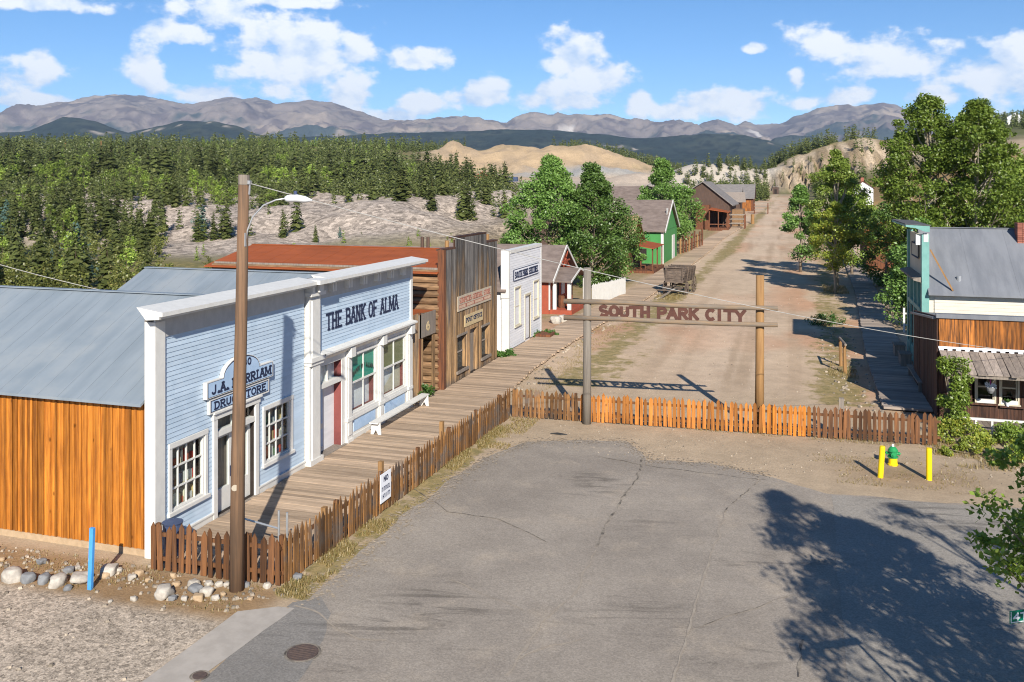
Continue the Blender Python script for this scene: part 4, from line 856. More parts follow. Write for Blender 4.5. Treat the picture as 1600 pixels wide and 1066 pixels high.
# ------------------------------------------------------------------ barn-board post office with the rusty roof
def post_office():
    PX = ('X', -14.5, 1)
    r = thing('post_office', 'tall weathered barn board false front store with a red sign and a rusty metal roof', 'store', (-14.5, 40, 0))
    top = lambda a: 6.62 if 37.7 < a < 41.75 else 6.16
    ops = [(37.8, 39.0, .62, 2.15), (39.5, 40.55, .16, 2.25), (41.1, 42.2, .62, 2.1)]
    vboards(PX, 36.25, 43.5, .12, top, .2, ops, th=.035, seed=8, rag=.1, gap=.014).build('front_wall', M['barn'], r)
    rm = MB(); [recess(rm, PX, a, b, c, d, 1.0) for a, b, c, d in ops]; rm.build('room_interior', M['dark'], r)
    w = MB(); w.box(-14.62, -14.56, 36.25, 37.7, .1, 6.1); w.box(-14.62, -14.56, 37.7, 41.75, 2.3, 6.55); w.box(-14.62, -14.56, 41.75, 43.5, 2.3, 6.1); w.box(-14.8, -14.47, 36.1, 37.75, 6.16, 6.24); w.box(-14.8, -14.47, 37.6, 41.85, 6.62, 6.7); w.box(-14.8, -14.47, 41.86, 43.6, 6.16, 6.24); w.build('parapet_cap', M['dark_board'], r)
    for y in (37.62, 41.85, 43.2):
        k = MB(); k.tube([(-14.9, y, 6.1), (-14.9, y, 6.52)], .1); k.build('log_end', M['pole_tan'], r)
    k = MB(); k.box(-14.72, -14.42, 36.08, 36.3, .1, 6.2); k.build('corner_board', M['rust_wood'], r)
    for a0, a1, z0, z1 in (ops[0], ops[2]):
        f = MB(); f.pbox(PX, a0 - .09, a1 + .05, z1, z1 + .1, 0, .07); f.pbox(PX, a0 - .15, a1 + .15, z0 - .12, z0, 0, .12); f.pbox(PX, a0 + .02, a0 + .08, z0, z1, -.2, -.12); f.pbox(PX, a0 + .02, a1, (z0+z1)/2 - .03, (z0+z1)/2 + .03, -.2, -.13); wn = f.build('window', M['grey_wood'], r)
        g = MB(); pm = plane_map(PX); g.add([pm(a0, z0, -.16), pm(a1, z0, -.16), pm(a1, z1, -.16), pm(a0, z1, -.16)], [(0,1,2,3)]); g.build('pane', M['glass'], wn)
        s = MB(); s.pprism(PX, [(a0 + .42, z0), (a1, z0), (a1, z1), (a0 + .42, z1 - .02)], -.62, -.56); s.pprism(PX, [(a1 - .05, z0), (a1, z0), (a1, z1), (a1 - .05, z1)], -.6, -.02); s.build('reveal', M['barn'], wn)
    k = MB(); k.pprism(PX, [(39.86, .18), (40.55, .18), (40.55, 2.24), (39.86, 2.24)], -.5, -.44); k.pbox(PX, 40.49, 40.55, .18, 2.24, -.44, 0); k.build('door', M['barn'], r)
    s = MB(); s.pbox(PX, 37.78, 42.45, 3.3, 3.98, .03, .08); sg = s.build('trade_board', M['sign_pale'], r)
    lettering('SIMPKINS GENERAL STORE', PX, 37.95, 42.3, 3.64, 3.9, .08, .006, .2, True).build('lettering', M['red_ink'], sg)
    s = MB(); s.pbox(PX, 37.88, 42.36, 3.40, 3.58, .075, .084); s.build('lower_band', M['red_ink'], sg); ticks(PX, 37.95, 42.3, 3.43, 3.55, .084, 5, ((.18,.22),(.44,.48),(.74,.78))).build('lettering', M['sign_pale'], sg)
    s = MB(); s.pbox(PX, 38.72, 41.2, 2.47, 3.0, .03, .07); sg = s.build('post_board', M['sign_cream'], r); lettering('POST OFFICE', PX, 38.85, 41.08, 2.66, 2.88, .07, .006, .21, True).build('lettering', M['ink'], sg)
    # log body, side wall above the alley
    w = MB(); z = .1; n = 0
    while z < 5.2:
        w.tube([(-26.2, 36.22, z + .14), (-14.66, 36.22, z + .14)], .15 + .01 * (n % 3), 8); z += .31; n += 1
    w.build('log_wall', M['log'], r)
    w = MB(); w.box(-26.1, -14.66, 36.16, 36.2, 5.12, 5.42); shell(w, -26.2, -14.66, 36.3, 43.4, 0, 5.1); gable(w, ('X', -26.2, -1), 36.3, 43.4, 39.9, 5.1, 5.9); w.build('wall', M['grey_wood'], r)
    gable_roof(r, 'X', -26.5, -14.66, 35.9, 43.6, 39.9, 5.22, 5.22, 5.98, .05, M['rust_roof'], .9)
    k = MB(); k.tube([(-17.2, 40.2, 5.8), (-17.2, 40.2, 6.5)], .09); k.tube([(-16.9, 40.2, 5.8), (-16.9, 40.2, 6.5)], .09); k.build('stove_pipe', M['brown_barn'], r)
    f = MB(); f.box(-14.66, -14.44, 36.2, 43.5, 0, .13); f.build('sill_log', M['grey_wood'], r)
post_office()
def lean_to():
    PX = ('X', -14.85, 1)
    r = thing('lean_to_shed', 'narrow grey board shed with a number six over its dark doorway beside the bank', 'shed', (-14.85, 34.8, 0))
    vboards(PX, 33.35, 36.05, .1, lambda a: 3.72 - .05 * (a - 33.3), .24, [(34.75, 35.75, .15, 2.6)], seed=21, th=.03).build('front_wall', M['barn'], r)
    s = MB(); s.pbox(PX, 34.25, 36.02, 2.64, 3.62, .03, .07); sg = s.build('number_board', M['grey_wood'], r)
    lettering('6', PX, 34.95, 35.4, 2.85, 3.28, .07, .01, .24).build('lettering', M['sign_cream'], sg)
    k = MB(); k.box(-17.5, -14.9, 33.3, 36.06, 3.52, 3.6); k.build('roof', M['rust_roof'], r)
    c = MB(); c.box(-14.95, -14.78, 34.28, 34.42, .1, 3.7); c.build('corner_post', M['rust_wood'], r)
    w = MB(); z = .2
    while z < 3.4: w.box(-15.65 - .03 * (int(z*7) % 2), -15.5, 34.4, 36.0, z, z + .2); z += .27
    w.build('log_wall', M['log'], r)
    w = MB(); w.box(-17.4, -15.7, 33.4, 33.5, 0, 3.5); w.box(-17.5, -17.4, 33.4, 36, 0, 3.5); w.box(-15.7, -14.9, 33.42, 33.5, 0, 3.5); w.build('wall', M['barn'], r)
lean_to()

# ------------------------------------------------------------------ white newspaper office
def sentinel():
    r = thing('newspaper_office', 'white clapboard false front newspaper office with a dark blue lettered sign', 'office', (FX, 49.4, 0))
    ops = [(47.25, 48.3, 1.2, 3.3), (49.2, 50.25, .15, 2.65), (51.0, 52.05, 1.12, 3.28)]
    clap(PF, 46.3, 52.66, .1, 5.3, .14, ops).build('wall', M['white_board'], r)
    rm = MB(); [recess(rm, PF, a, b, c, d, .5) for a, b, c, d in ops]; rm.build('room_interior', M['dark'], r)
    t = MB(); t.box(FX - .42, FX + .03, 46.1, 46.32, 2.9, 5.48); t.box(FX - .4, FX + .02, 46.14, 46.32, .0, 2.9); t.box(FX - .4, FX + .05, 46.32, 52.7, 5.3, 5.48); t.box(FX - .1, FX + .03, 52.6, 52.72, .1, 5.3); t.build('trim', M['white'], r)
    for a0, a1, z0, z1 in (ops[0], ops[2]):
        w = window(r, PF, a0, a1, z0, z1, 1, 2, frame=M['shade_tan'], fw=.07); s = MB(); pm = plane_map(PF); s.add([pm(a0 + .35, z0, -.1), pm(a1, z0, -.1), pm(a1, z1, -.1), pm(a0 + .35, z1, -.1)], [(0,1,2,3)]); s.build('curtain', M['shade_tan'], w)
    a0, a1, z0, z1 = ops[1]; d = MB(); d.pbox(PF, a0 - .08, a0, z0, z1, -.1, .05); d.pbox(PF, a1, a1 + .08, z0, z1, -.1, .05); d.pbox(PF, a0 - .1, a1 + .1, z1, z1 + .12, -.1, .06); d.build('door_frame', M['shade_tan'], r)
    d = MB(); d.pbox(PF, a0 + .4, a1, z0, z1, -.3, -.24); d.build('door', M['shade_tan'], r)
    s = MB(); s.pbox(PF, 46.98, 51.95, 3.76, 4.34, .02, .06); sg = s.build('name_board', M['sign_white'], r); lettering('SOUTH PARK SENTINEL', PF, 47.1, 51.85, 3.84, 4.24, .06, .01, .22, True).build('lettering', M['ink'], sg)
    o = MB(); o.pbox(PF, 46.98, 51.95, 3.735, 3.77, .02, .065); o.pbox(PF, 46.98, 51.95, 4.33, 4.36, .02, .065); o.pbox(PF, 46.95, 46.985, 3.735, 4.36, .02, .066); o.build('board_outline', M['ink'], sg)
    w = clap(('Y', 46.32, -1), -26, -15.1, 0, 3.36, .14); shell(w, -26, FX - .05, 46.36, 52.6, 0, 3.36); gable(w, ('X', -26, -1), 46.36, 52.6, 49.5, 3.36, 5.2); gable(w, ('X', FX - .08, 1), 46.36, 52.6, 49.5, 3.36, 5.2); w.build('side_wall', M['white_board'], r)
    gable_roof(r, 'X', -26.3, FX - .12, 46.0, 53.0, 49.5, 3.32, 3.32, 5.36, .09, M['shingle'])
sentinel()

# ------------------------------------------------------------------ red cottage with a porch
def cottage():
    r = thing('red_cottage', 'small red cottage with a steep gable and a white posted porch', 'cottage', (-16.3, 64, 0))
    PX = ('X', -16.3, 1)
    w = MB(); shell(w, -25, -16.3, 60.5, 67.5, 0, 2.5); gable(w, PX, 60.5, 67.5, 64, 2.5, 4.4); gable(w, ('X', -25, -1), 60.5, 67.5, 64, 2.5, 4.4); w.build('wall', M['red_brick'], r)
    gable_roof(r, 'X', -25.3, -15.9, 60.1, 67.9, 64, 2.36, 2.36, 4.62, .1, M['shingle'])
    t = MB(); t.bar((-15.88, 60.05, 2.3), (-15.88, 64, 4.56), .05, .2); t.bar((-15.88, 67.95, 2.3), (-15.88, 64, 4.56), .05, .2); t.box(-16.32, -16.24, 60.46, 60.62, .3, 2.4); t.build('trim', M['white'], r)
    t = MB(); t.bar((-15.95, 62.9, 3.5), (-15.95, 65.1, 3.5), .08, .1); t.bar((-15.95, 63.3, 3.1), (-15.95, 64.6, 4.2), .06, .08); t.bar((-15.95, 64.7, 3.1), (-15.95, 63.4, 4.2), .06, .08); t.build('gable_fretwork', M['red_brick'], r)
    gable_roof(r, 'X', -16.25, -14.75, 60.6, 66.2, 63.4, 2.32, 2.32, 3.05, .08, M['shingle'], name='porch_roof')
    t = MB(); t.bar((-14.72, 60.55, 2.3), (-14.72, 63.4, 3.0), .05, .14); t.bar((-14.72, 66.25, 2.3), (-14.72, 63.4, 3.0), .05, .14); t.build('trim', M['white'], r)
    for x, y in ((-14.95, 60.95), (-14.95, 65.8), (-16.0, 60.95)):
        k = MB(); k.box(x - .12, x + .12, y - .12, y + .12, .3, 2.28); k.build('porch_post', M['white'], r)
    f = MB(); f.box(-16.3, -14.7, 60.6, 66.2, 0, .3); f.build('porch_floor', M['red_brick'], r)
    d = MB(); d.pbox(PX, 62.2, 63.2, .3, 2.2, 0, .04); d.build('door', M['dark'], r); d = MB(); d.pbox(PX, 63.9, 64.8, 1, 2.1, 0, .05); d.build('window', M['white'], r)
    p = MB(); p.tube([(-15.75, 62.0, .3), (-15.75, 62.0, .7), (-15.75, 62.0, 1.15)], [.25, .3, .25], 12); p.thing('barrel', 'wooden barrel standing on the red cottage porch', 'barrel', M['rust_wood'], (-15.75, 62.0, .3))
cottage()

# ------------------------------------------------------------------ stone cabin, green store and roofs behind
def stone_cabin():
    r = thing('stone_cabin', 'tan stone cabin with a mossy shake roof and a rusty porch awning', 'cabin', (-16.2, 95, 0)); PX = ('X', -16.2, 1)
    w = MB(); rn = random.Random(5)
    z = 0
    while z < 3.0:
        h = rn.uniform(.25, .4); x = -24.0
        while x < -16.2: l = rn.uniform(.4, .9); w.box(x, min(x + l - .03, -16.2), 91.3 + rn.uniform(-.03, .03), 91.6, z, z + h - .03); x += l
        z += h
    w.build('wall', M['stone'], r)
    w = MB(); shell(w, -24, -16.2, 91.5, 99.0, 0, 3.0); gable(w, ('X', -16.2, 1), 91.5, 99, 95.2, 3.0, 5.6); gable(w, ('X', -24, -1), 91.5, 99, 95.2, 3.0, 5.6); w.build('front_wall', M['rust_wood'], r)
    gable_roof(r, 'X', -24.4, -15.7, 91.0, 99.6, 95.2, 2.9, 2.9, 5.8, .14, M['shake_roof'])
    a = MB(); a.prism([(-16.2, 91.6, 3.0), (-16.2, 99, 3.0), (-13.6, 99, 2.55), (-13.6, 91.6, 2.55)], [(-16.2, 91.6, 2.94), (-16.2, 99, 2.94), (-13.6, 99, 2.49), (-13.6, 91.6, 2.49)]); a.build('porch_awning', M['rust_roof'], r)
    for y in (91.9, 95.2, 98.7):
        k = MB(); k.box(-13.85, -13.72, y - .06, y + .06, .25, 2.55); k.build('porch_post', M['rust_wood'], r)
    f = MB(); f.box(-16.2, -13.6, 91.6, 99.2, 0, .25); f.build('porch_floor', M['rust_wood'], r)
    d = MB(); d.pbox(PX, 94, 95.2, .25, 2.4, 0, .05); d.build('door', M['dark'], r)
    k = MB(); k.box(-15.2, -14.7, 93.0, 93.5, .65, .72); k.box(-15.25, -15.15, 93.0, 93.5, .65, 1.3); [k.box(x, x + .06, y, y + .06, .25, .66) for x in (-15.2, -14.76) for y in (93.0, 93.44)]; k.thing('chair', 'brown wooden chair on the stone cabin porch', 'chair', M['rust_wood'], (-15, 93.2, .25))
stone_cabin()
def green_store():
    r = thing('green_store', 'bright green clapboard store with white trim and a brown shingle roof', 'store', (-14.4, 109, 0)); PX = ('X', -14.3, 1); y0, y1, ym = 103.4, 116.0, 109.7
    w = MB(); shell(w, -27, -14.3, y0, y1, 0, 3.9); gable(w, PX, y0, y1, ym, 3.9, 7.0); gable(w, ('X', -27, -1), y0, y1, ym, 3.9, 7.0); w.build('wall', M['green_board'], r)
    gable_roof(r, 'X', -27.4, -14.0, y0 - .4, y1 + .4, ym, 3.8, 3.8, 7.25, .16, M['shingle'])
    t = MB(); t.box(-14.55, -14.26, y0 - .04, y0 + .3, 0, 3.75); t.bar((-13.97, y0 - .45, 3.7), (-13.97, ym, 7.15), .08, .3); t.bar((-13.97, y1 + .45, 3.7), (-13.97, ym, 7.15), .08, .3); t.pbox(PX, 106.4, 107.4, 4.7, 6.3, 0, .06); t.build('trim', M['white'], r)
    d = MB(); d.pbox(PX, 111.2, 113.6, 0, 2.9, 0, .06); d.build('door', M['white'], r)
    k = MB(); k.box(-17.2, -16.2, y0 - .06, y0, .4, 1.7); k.build('window', M['dark'], r)
    c = MB(); c.pbox(PX, y0, y1, 3.78, 3.95, 0, .05); c.build('belt_board', M['green_board'], r)
green_store()
def back_store():
    r = thing('shingled_store', 'large brown shingle roofed building with a brick chimney behind the green store', 'store', (-22, 133, 0)); y0, y1, ym = 124, 142, 133
    w = MB(); shell(w, -36, -17, y0, y1, 0, 4.4); gable(w, ('X', -17, 1), y0, y1, ym, 4.4, 8.6); gable(w, ('X', -36, -1), y0, y1, ym, 4.4, 8.6); w.build('wall', M['brown_barn'], r)
    gable_roof(r, 'X', -36.4, -16.6, y0 - .4, y1 + .4, ym, 4.3, 4.3, 8.9, .15, M['shingle'])
    c = MB(); c.box(-29.2, -28.2, 132.2, 133.2, 8, 10.2); c.build('chimney', M['brick'], r)
back_store()
# ------------------------------------------------------------------ old barns at the far end
def barns():
    z = float(zstreet(np.array(172.0)))
    r = thing('old_barn', 'dark brown barn with a long grey roof and rusty porch at the far walk end', 'barn', (-14, 172, z)); y0, y1 = 171, 189
    w = MB(); PY = ('Y', y0, -1); w.pprism(PY, [(-18.5, z), (-11.3, z), (-11.3, z + 4.6), (-16.2, z + 8.6), (-18.5, z + 7.2)], -.1, 0); w.pprism(('Y', y1, 1), [(-18.5, z), (-11.3, z), (-11.3, z + 4.6), (-16.2, z + 8.6), (-18.5, z + 7.2)], -.1, 0); w.box(-11.35, -11.25, y0, y1, z, z + 4.6); w.box(-18.55, -18.45, y0, y1, z, z + 7.1); w.build('wall', M['brown_barn'], r)
    k = MB(); k.prism([(-16.2, y0 - .5, z + 8.8), (-10.7, y0 - .5, z + 4.35), (-10.7, y1 + .5, z + 4.35), (-16.2, y1 + .5, z + 8.8)], [(-16.2, y0 - .5, z + 8.6), (-10.7, y0 - .5, z + 4.15), (-10.7, y1 + .5, z + 4.15), (-16.2, y1 + .5, z + 8.6)])
    k.prism([(-16.2, y0 - .5, z + 8.8), (-18.9, y0 - .5, z + 7.1), (-18.9, y1 + .5, z + 7.1), (-16.2, y1 + .5, z + 8.8)], [(-16.2, y0 - .5, z + 8.6), (-18.9, y0 - .5, z + 6.9), (-18.9, y1 + .5, z + 6.9), (-16.2, y1 + .5, z + 8.6)]); k.build('roof', M['grey_roof'], r)
    a = MB(); a.prism([(-14.6, 164.6, z + 3.7), (-11.1, 164.6, z + 3.2), (-11.1, 170.9, z + 3.2), (-14.6, 170.9, z + 3.9)], [(-14.6, 164.6, z + 3.6), (-11.1, 164.6, z + 3.1), (-11.1, 170.9, z + 3.1), (-14.6, 170.9, z + 3.8)]); a.build('porch_awning', M['rust_roof'], r)
    for x, y in ((-14.5, 164.8), (-12.9, 164.8), (-11.3, 164.8), (-11.3, 167.5), (-11.3, 170.2)):
        k = MB(); k.box(x - .09, x + .09, y - .09, y + .09, z - .2, z + 3.4); k.build('porch_post', M['rust_wood'], r)
    f = MB(); f.box(-14.6, -11.1, 164.6, 170.9, z - .3, z + .35); f.box(-14.5, -11.2, 164.75, 164.85, z + .9, z + 1.1); f.build('porch_floor', M['rust_wood'], r)
    k = MB(); k.box(-17.2, -14.8, 167.5, 170.8, z - .2, z + 4.4); k.build('annex', M['rust_wood'], r); k = MB(); k.pbox(PY, -13.8, -12.6, z + .3, z + 2.9, 0, .05); k.build('door', M['dark'], r)
    k = MB(); k.box(-11.2, -9.2, 176, 184, z, z + 3.4); k.build('log_annex', M['log'], r)
    for i in range(2):
        y0 = 214 + i * 26; z2 = float(zstreet(np.array(y0))); x0, x1 = (-20.5, -11.9) if i == 0 else (-19.5, -10.0)
        r = thing('plank_shed', ['dark plank shed with a two step grey roof just past the old barn', 'farthest grey roofed shed with an orange plank end at the end of the row'][i], 'shed', ((x0+x1)/2, y0 + 4, z2))
        w = MB(); shell(w, x0, x1, y0, y0 + 11, z2 - .2, z2 + 3.6); gable(w, ('X', x1, 1), y0, y0 + 11, y0 + 5.5, z2 + 3.6, z2 + 6.8); gable(w, ('X', x0, -1), y0, y0 + 11, y0 + 5.5, z2 + 3.6, z2 + 6.8); w.build('wall', M['brown_barn' if i == 0 else 'rust_wood'], r)
        gable_roof(r, 'X', x0 - .3, x1 + .4, y0 - .6, y0 + 11.6, y0 + 5.5, z2 + 3.4, z2 + 3.4, z2 + 7.0, .2, M['grey_roof'])
        k = MB(); k.box(x1 - 3.5, x1 - .5, y0 - .15, y0 - .05, z2, z2 + 2.8); k.build('door', M['brown_barn' if i == 0 else 'saloon'], r)
        if i == 0: k = MB(); k.prism([(x0 + 3, y0 - .7, z2 + 3.5), (x1 + 1.4, y0 - .7, z2 + 3.5), (x1 + 1.0, y0 + 2.5, z2 + 5.6), (x0 + 3, y0 + 2.5, z2 + 5.6)], [(x0 + 3, y0 - .7, z2 + 3.3), (x1 + 1.4, y0 - .7, z2 + 3.3), (x1 + 1.0, y0 + 2.5, z2 + 5.4), (x0 + 3, y0 + 2.5, z2 + 5.4)]); k.build('lower_roof', M['shake'], r)
barns()
def outhouse():
    p = onground(1212, 305, 4.9); z = hz(p.x, p.y); r = thing('outhouse', 'small dark outhouse alone at the top of the dirt street', 'outhouse', (p.x, p.y, z))
    k = MB(); k.box(p.x - 1.2, p.x + 1.2, p.y - 1.2, p.y + 1.2, z - .2, z + 3.0); k.build('wall', M['brown_barn'], r); k = MB(); k.prism([(p.x - 1.5, p.y - 1.5, z + 3.0), (p.x + 1.5, p.y - 1.5, z + 3.5), (p.x + 1.5, p.y + 1.5, z + 3.5), (p.x - 1.5, p.y + 1.5, z + 3.0)], [(p.x - 1.5, p.y - 1.5, z + 3.15), (p.x + 1.5, p.y - 1.5, z + 3.65), (p.x + 1.5, p.y + 1.5, z + 3.65), (p.x - 1.5, p.y + 1.5, z + 3.15)]); k.build('roof', M['grey_roof'], r)
    k = MB(); k.box(p.x - .5, p.x + .5, p.y - 1.26, p.y - 1.2, z, z + 2.1); k.build('door', M['dark'], r)
outhouse()

# ------------------------------------------------------------------ teal hall and brown saloon on the right
def teal_hall():
    r = thing('teal_trimmed_hall', 'store with a teal trimmed false front, cream side wall and slate grey metal roof', 'store', (5.8, 48.7, 0)); PX = ('X', 5.8, -1); y0, y1 = 46.0, 51.6
    clap(('Y', y0, -1), 6.3, 21, 0, 4.05, .16).build('side_wall', M['cream'], r)
    w = MB(); shell(w, 6.0, 21, y0 + .05, 52.6, 0, 4.05); gable(w, ('X', 6.0, -1), y0 + .05, 52.6, 49.5, 4.05, 6.7); gable(w, ('X', 21, 1), y0 + .05, 52.6, 49.5, 4.05, 6.7); w.build('wall', M['cream'], r)
    gable_roof(r, 'X', 6.0, 21.3, y0 - .4, 53.0, 49.5, 3.98, 3.98, 6.88, .09, M['metal_roof_dark'], 1.9)
    f = MB(); f.box(5.85, 6.0, y0 + .1, y1, .1, 6.6); f.build('false_front', M['shade_tan'], r)
    t = MB(); t.box(5.74, 6.06, y0 - .12, y0 + .3, 0, 6.7); t.box(5.74, 6.0, y1 - .3, y1 + .1, 0, 6.7); t.pbox(PX, y0 + .3, y1 - .3, 3.0, 3.2, -.06, .1)
    for a in (47.2, 48.6, 50.0): t.pbox(PX, a, a + .25, 0, 4.4, -.06, .09)
    t.pbox(PX, y0 + .3, y1 - .3, .1, .9, -.05, .05); t.build('pilaster', M['teal'], r)
    c = MB(); pr = [(.25, 7.10), (-.78, 7.16), (-.78, 7.07), (-.7, 7.05), (-.35, 7.0), (.05, 6.84), (.25, 6.84)]; c.prism([(5.8 + d, y0 - .35, z) for d, z in pr], [(5.8 + d, y1 + .3, z) for d, z in pr]); cc = c.build('cornice', M['teal'], r)
    k = MB(); k.prism([(6.1, y0 - .37, 7.11), (4.99, y0 - .37, 7.17), (4.99, y1 + .35, 7.17), (6.1, y1 + .35, 7.11)], [(6.1, y0 - .37, 7.15), (4.99, y0 - .37, 7.21), (4.99, y1 + .35, 7.21), (6.1, y1 + .35, 7.15)]); k.build('cornice_cap', M['cap_grey'], cc)
    k = MB(); k.box(5.82, 6.02, y0 - .13, y0 + .2, 6.35, 6.75); k.box(5.5, 5.75, y0 + .0, y0 + .2, 6.2, 6.7); k.build('bracket', M['white'], r)
    c = MB(); c.prism([(5.85, y0 - .05, 4.72), (5.38, y0 - .05, 4.6), (5.38, y0 - .05, 4.53), (5.85, y0 - .05, 4.4)], [(5.85, y1, 4.72), (5.38, y1, 4.6), (5.38, y1, 4.53), (5.85, y1, 4.4)]); c.build('shop_cornice', M['grey_wood'], r)
    s = MB(); s.pbox(PX, 47.4, 49.8, 5.5, 6.1, -.04, .03); sg = s.build('name_board', M['shade_tan'], r); s = MB(); [s.pbox(PX, a, b, z, zz, .02, .05) for a, b, z, zz in ((47.35, 49.85, 5.45, 5.52), (47.35, 49.85, 6.1, 6.17), (47.35, 47.42, 5.52, 6.1), (49.78, 49.85, 5.52, 6.1))]; s.build('board_outline', M['ink'], sg)
    g = MB(); [g.pbox(PX, a, a + 1.0, 1.0, 2.9, -.05, .01) for a in (46.3, 47.5, 48.9, 50.3)]; g.build('window', M['dark'], r)
    k = MB(); k.bar((6.1, 45.9, 6.0), (7.05, 45.75, 4.12), .07); k.build('brace', M['pole_tan'], r)
    c = MB(); z = 5.2
    while z < 7.1:
        for i in range(3): c.box(10.32 + i * .22, 10.53 + i * .22, 48.6, 49.25, z, z + .085)
        z += .1
    c.box(10.36, 10.92, 48.64, 49.21, 5.0, 7.08); c.build('chimney', M['brick'], r)
    v = MB(); v.tube([(7.4, 46.4, 4.2), (7.4, 46.4, 4.75)], .1); v.build('vent_pipe', M['steel'], r)
teal_hall()
def saloon():
    r = thing('brown_saloon', 'brown board saloon with a stained false front, grey board awning and two white framed windows', 'saloon', (9, 37.6, 0)); PY = ('Y', 37.6, -1)
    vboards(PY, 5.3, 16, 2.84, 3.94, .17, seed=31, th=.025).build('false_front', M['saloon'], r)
    fl = MB(); fl.box(5.2, 16, 37.5, 37.72, 3.94, 4.1); fl.build('flashing', M['metal_roof_dark'], r)
    sc_ = MB(); sc_.pbox(PY, 5.28, 16, 2.78, 2.86, .02, .06); a = 5.3
    while a < 16: sc_.pbox(PY, a, a + .16, 2.68, 2.78, .02, .055); a += .3
    sc_.build('drip_edge', M['sign_white'], r)
    aw = MB(); rn = random.Random(3); a = 5.3
    while a < 16:
        w_ = rn.uniform(.22, .34); e = rn.uniform(-.08, .08); tl = rn.uniform(0, .015); aw.prism([(a, 37.5, 2.72 + tl), (a + w_ - .015, 37.5, 2.72), (a + w_ + .05, 36.0 + e, 2.15), (a + .06, 36.0 + e, 2.15 + tl)], [(a, 37.5, 2.69), (a + w_ - .015, 37.5, 2.69), (a + w_ + .05, 36.0 + e, 2.12), (a + .06, 36.0 + e, 2.12)]); a += w_
    aw.build('awning', M['shake'], r)
    k = MB(); k.bar((5.4, 36.12, 2.05), (16, 36.12, 2.05), .08, .1); k.build('awning_beam', M['grey_wood'], r)
    for x in (5.42, 10.6, 15.8):
        k = MB(); k.box(x - .05, x + .05, 36.07, 36.17, 0, 2.02); k.build('awning_post', M['grey_wood'], r)
    ops = [(6.6, 7.2, .8, 2.0), (7.42, 7.98, .8, 2.0), (9.6, 10.6, .15, 2.1), (12, 13, .8, 2.0)]
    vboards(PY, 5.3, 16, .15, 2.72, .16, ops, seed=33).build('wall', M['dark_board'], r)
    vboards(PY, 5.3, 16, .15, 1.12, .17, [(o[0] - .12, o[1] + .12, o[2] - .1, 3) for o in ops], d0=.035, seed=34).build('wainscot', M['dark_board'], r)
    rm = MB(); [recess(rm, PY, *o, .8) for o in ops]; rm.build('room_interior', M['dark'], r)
    for o in (ops[0], ops[1], ops[3]): window(r, PY, *o, 1, 2, fw=.06, bar=.04, frame=M['shade_tan'])
    k = MB(); [k.pbox(PY, o[0], o[1], o[2], o[2] + .14, -.05, .05) for o in ops[:2]]; k.build('window_apron', M['white'], r)
    k = MB(); k.pbox(PY, 6.35, 7.3, .74, .8, .04, .18); k.pbox(PY, 7.36, 8.2, .7, .76, .04, .18); k.build('shelf', M['dark_board'], r)
    vboards(('X', 5.26, -1), 37.6, 44.6, .1, lambda a: 4.0 - .1 * (a - 37.6), .2, seed=36).build('side_wall', M['dark_board'], r)
    w = MB(); w.box(5.28, 5.34, 37.62, 44.6, .1, 3.2); w.box(5.3, 16, 44.5, 44.6, 0, 3.2); w.box(15.9, 16, 37.6, 44.6, 0, 3.2); w.build('back_wall', M['dark_board'], r)
    k = MB(); k.prism([(5.1, 37.7, 3.95), (16.1, 37.7, 3.95), (16.1, 44.8, 3.2), (5.1, 44.8, 3.2)], [(5.1, 37.7, 3.87), (16.1, 37.7, 3.87), (16.1, 44.8, 3.12), (5.1, 44.8, 3.12)]); k.build('roof', M['metal_roof_dark'], r)
    k = MB(); x = 5.4
    while x < 16: k.box(x, x + .18, 35.9, 37.55, .02, .14); x += .19
    k.build('porch_floor', M['grey_wood'], r)
saloon()
b = thing('hanging_basket', 'hanging flower basket with trailing white flowers under the saloon awning', 'basket', (6.95, 36.9, 1.35))
k = MB(); k.tube([(6.95, 36.9, 1.32), (6.95, 36.9, 1.42), (6.95, 36.9, 1.55)], [.07, .13, .15], 12); k.build('bowl', M['boulder_grey'], b)
k = MB(); k.tube([(6.95, 36.9, 1.55), (6.93, 36.9, 2.1)], .025, 6); k.build('hanger', M['plum'], b)
k = MB(); rn = random.Random(2)
for i in range(60):
    a = rn.uniform(0, 6.28); rr_ = rn.uniform(.03, .18); z = 1.55 + rn.uniform(-.02, .14) if i < 80 else rn.uniform(.85, 1.5); x, y = 6.95 + rr_ * math.cos(a) * (1 if i < 80 else .7), 36.9 + rr_ * math.sin(a); s = .022; k.quad((x - s, y, z - s), (x + s, y - s, z - s), (x + s, y, z + s), (x - s, y + s, z + s))
k.build('flowers', M['sign_white'], b)
rl = thing('porch_rail', 'low white timber rail in front of the saloon behind yellowing shrubs', 'rail', (8.5, 35.7, 0))
k = MB(); k.box(5.7, 16, 35.66, 35.74, .58, .66); k.box(6.3, 16, 35.67, 35.73, .06, .14); k.build('rail', M['white'], rl)
k = MB(); x = 6.25
while x < 16: k.box(x - .035, x + .035, 35.668, 35.732, .0, .58); x += .52
k.build('baluster', M['white'], rl)
pt = thing('potted_plant', 'small potted green plant on the saloon window shelf', 'plant', (7.62, 37.5, .76))
k = MB(); k.tube([(7.62, 37.46, .76), (7.62, 37.46, .9)], [.05, .07], 8); k.build('pot', M['sign_white'], pt)
k = MB()
for i in range(30): a = rn.uniform(0, 6.28); d = Vector((math.cos(a), math.sin(a) * .5, rn.uniform(.4, 1))) * .13; p = Vector((7.62, 37.46, .9)); q = Vector((-math.sin(a), math.cos(a), 0)) * .03; k.quad(p - q, p + q, p + d + q, p + d - q)
k.build('leaves', M['leaf_weed'], pt)
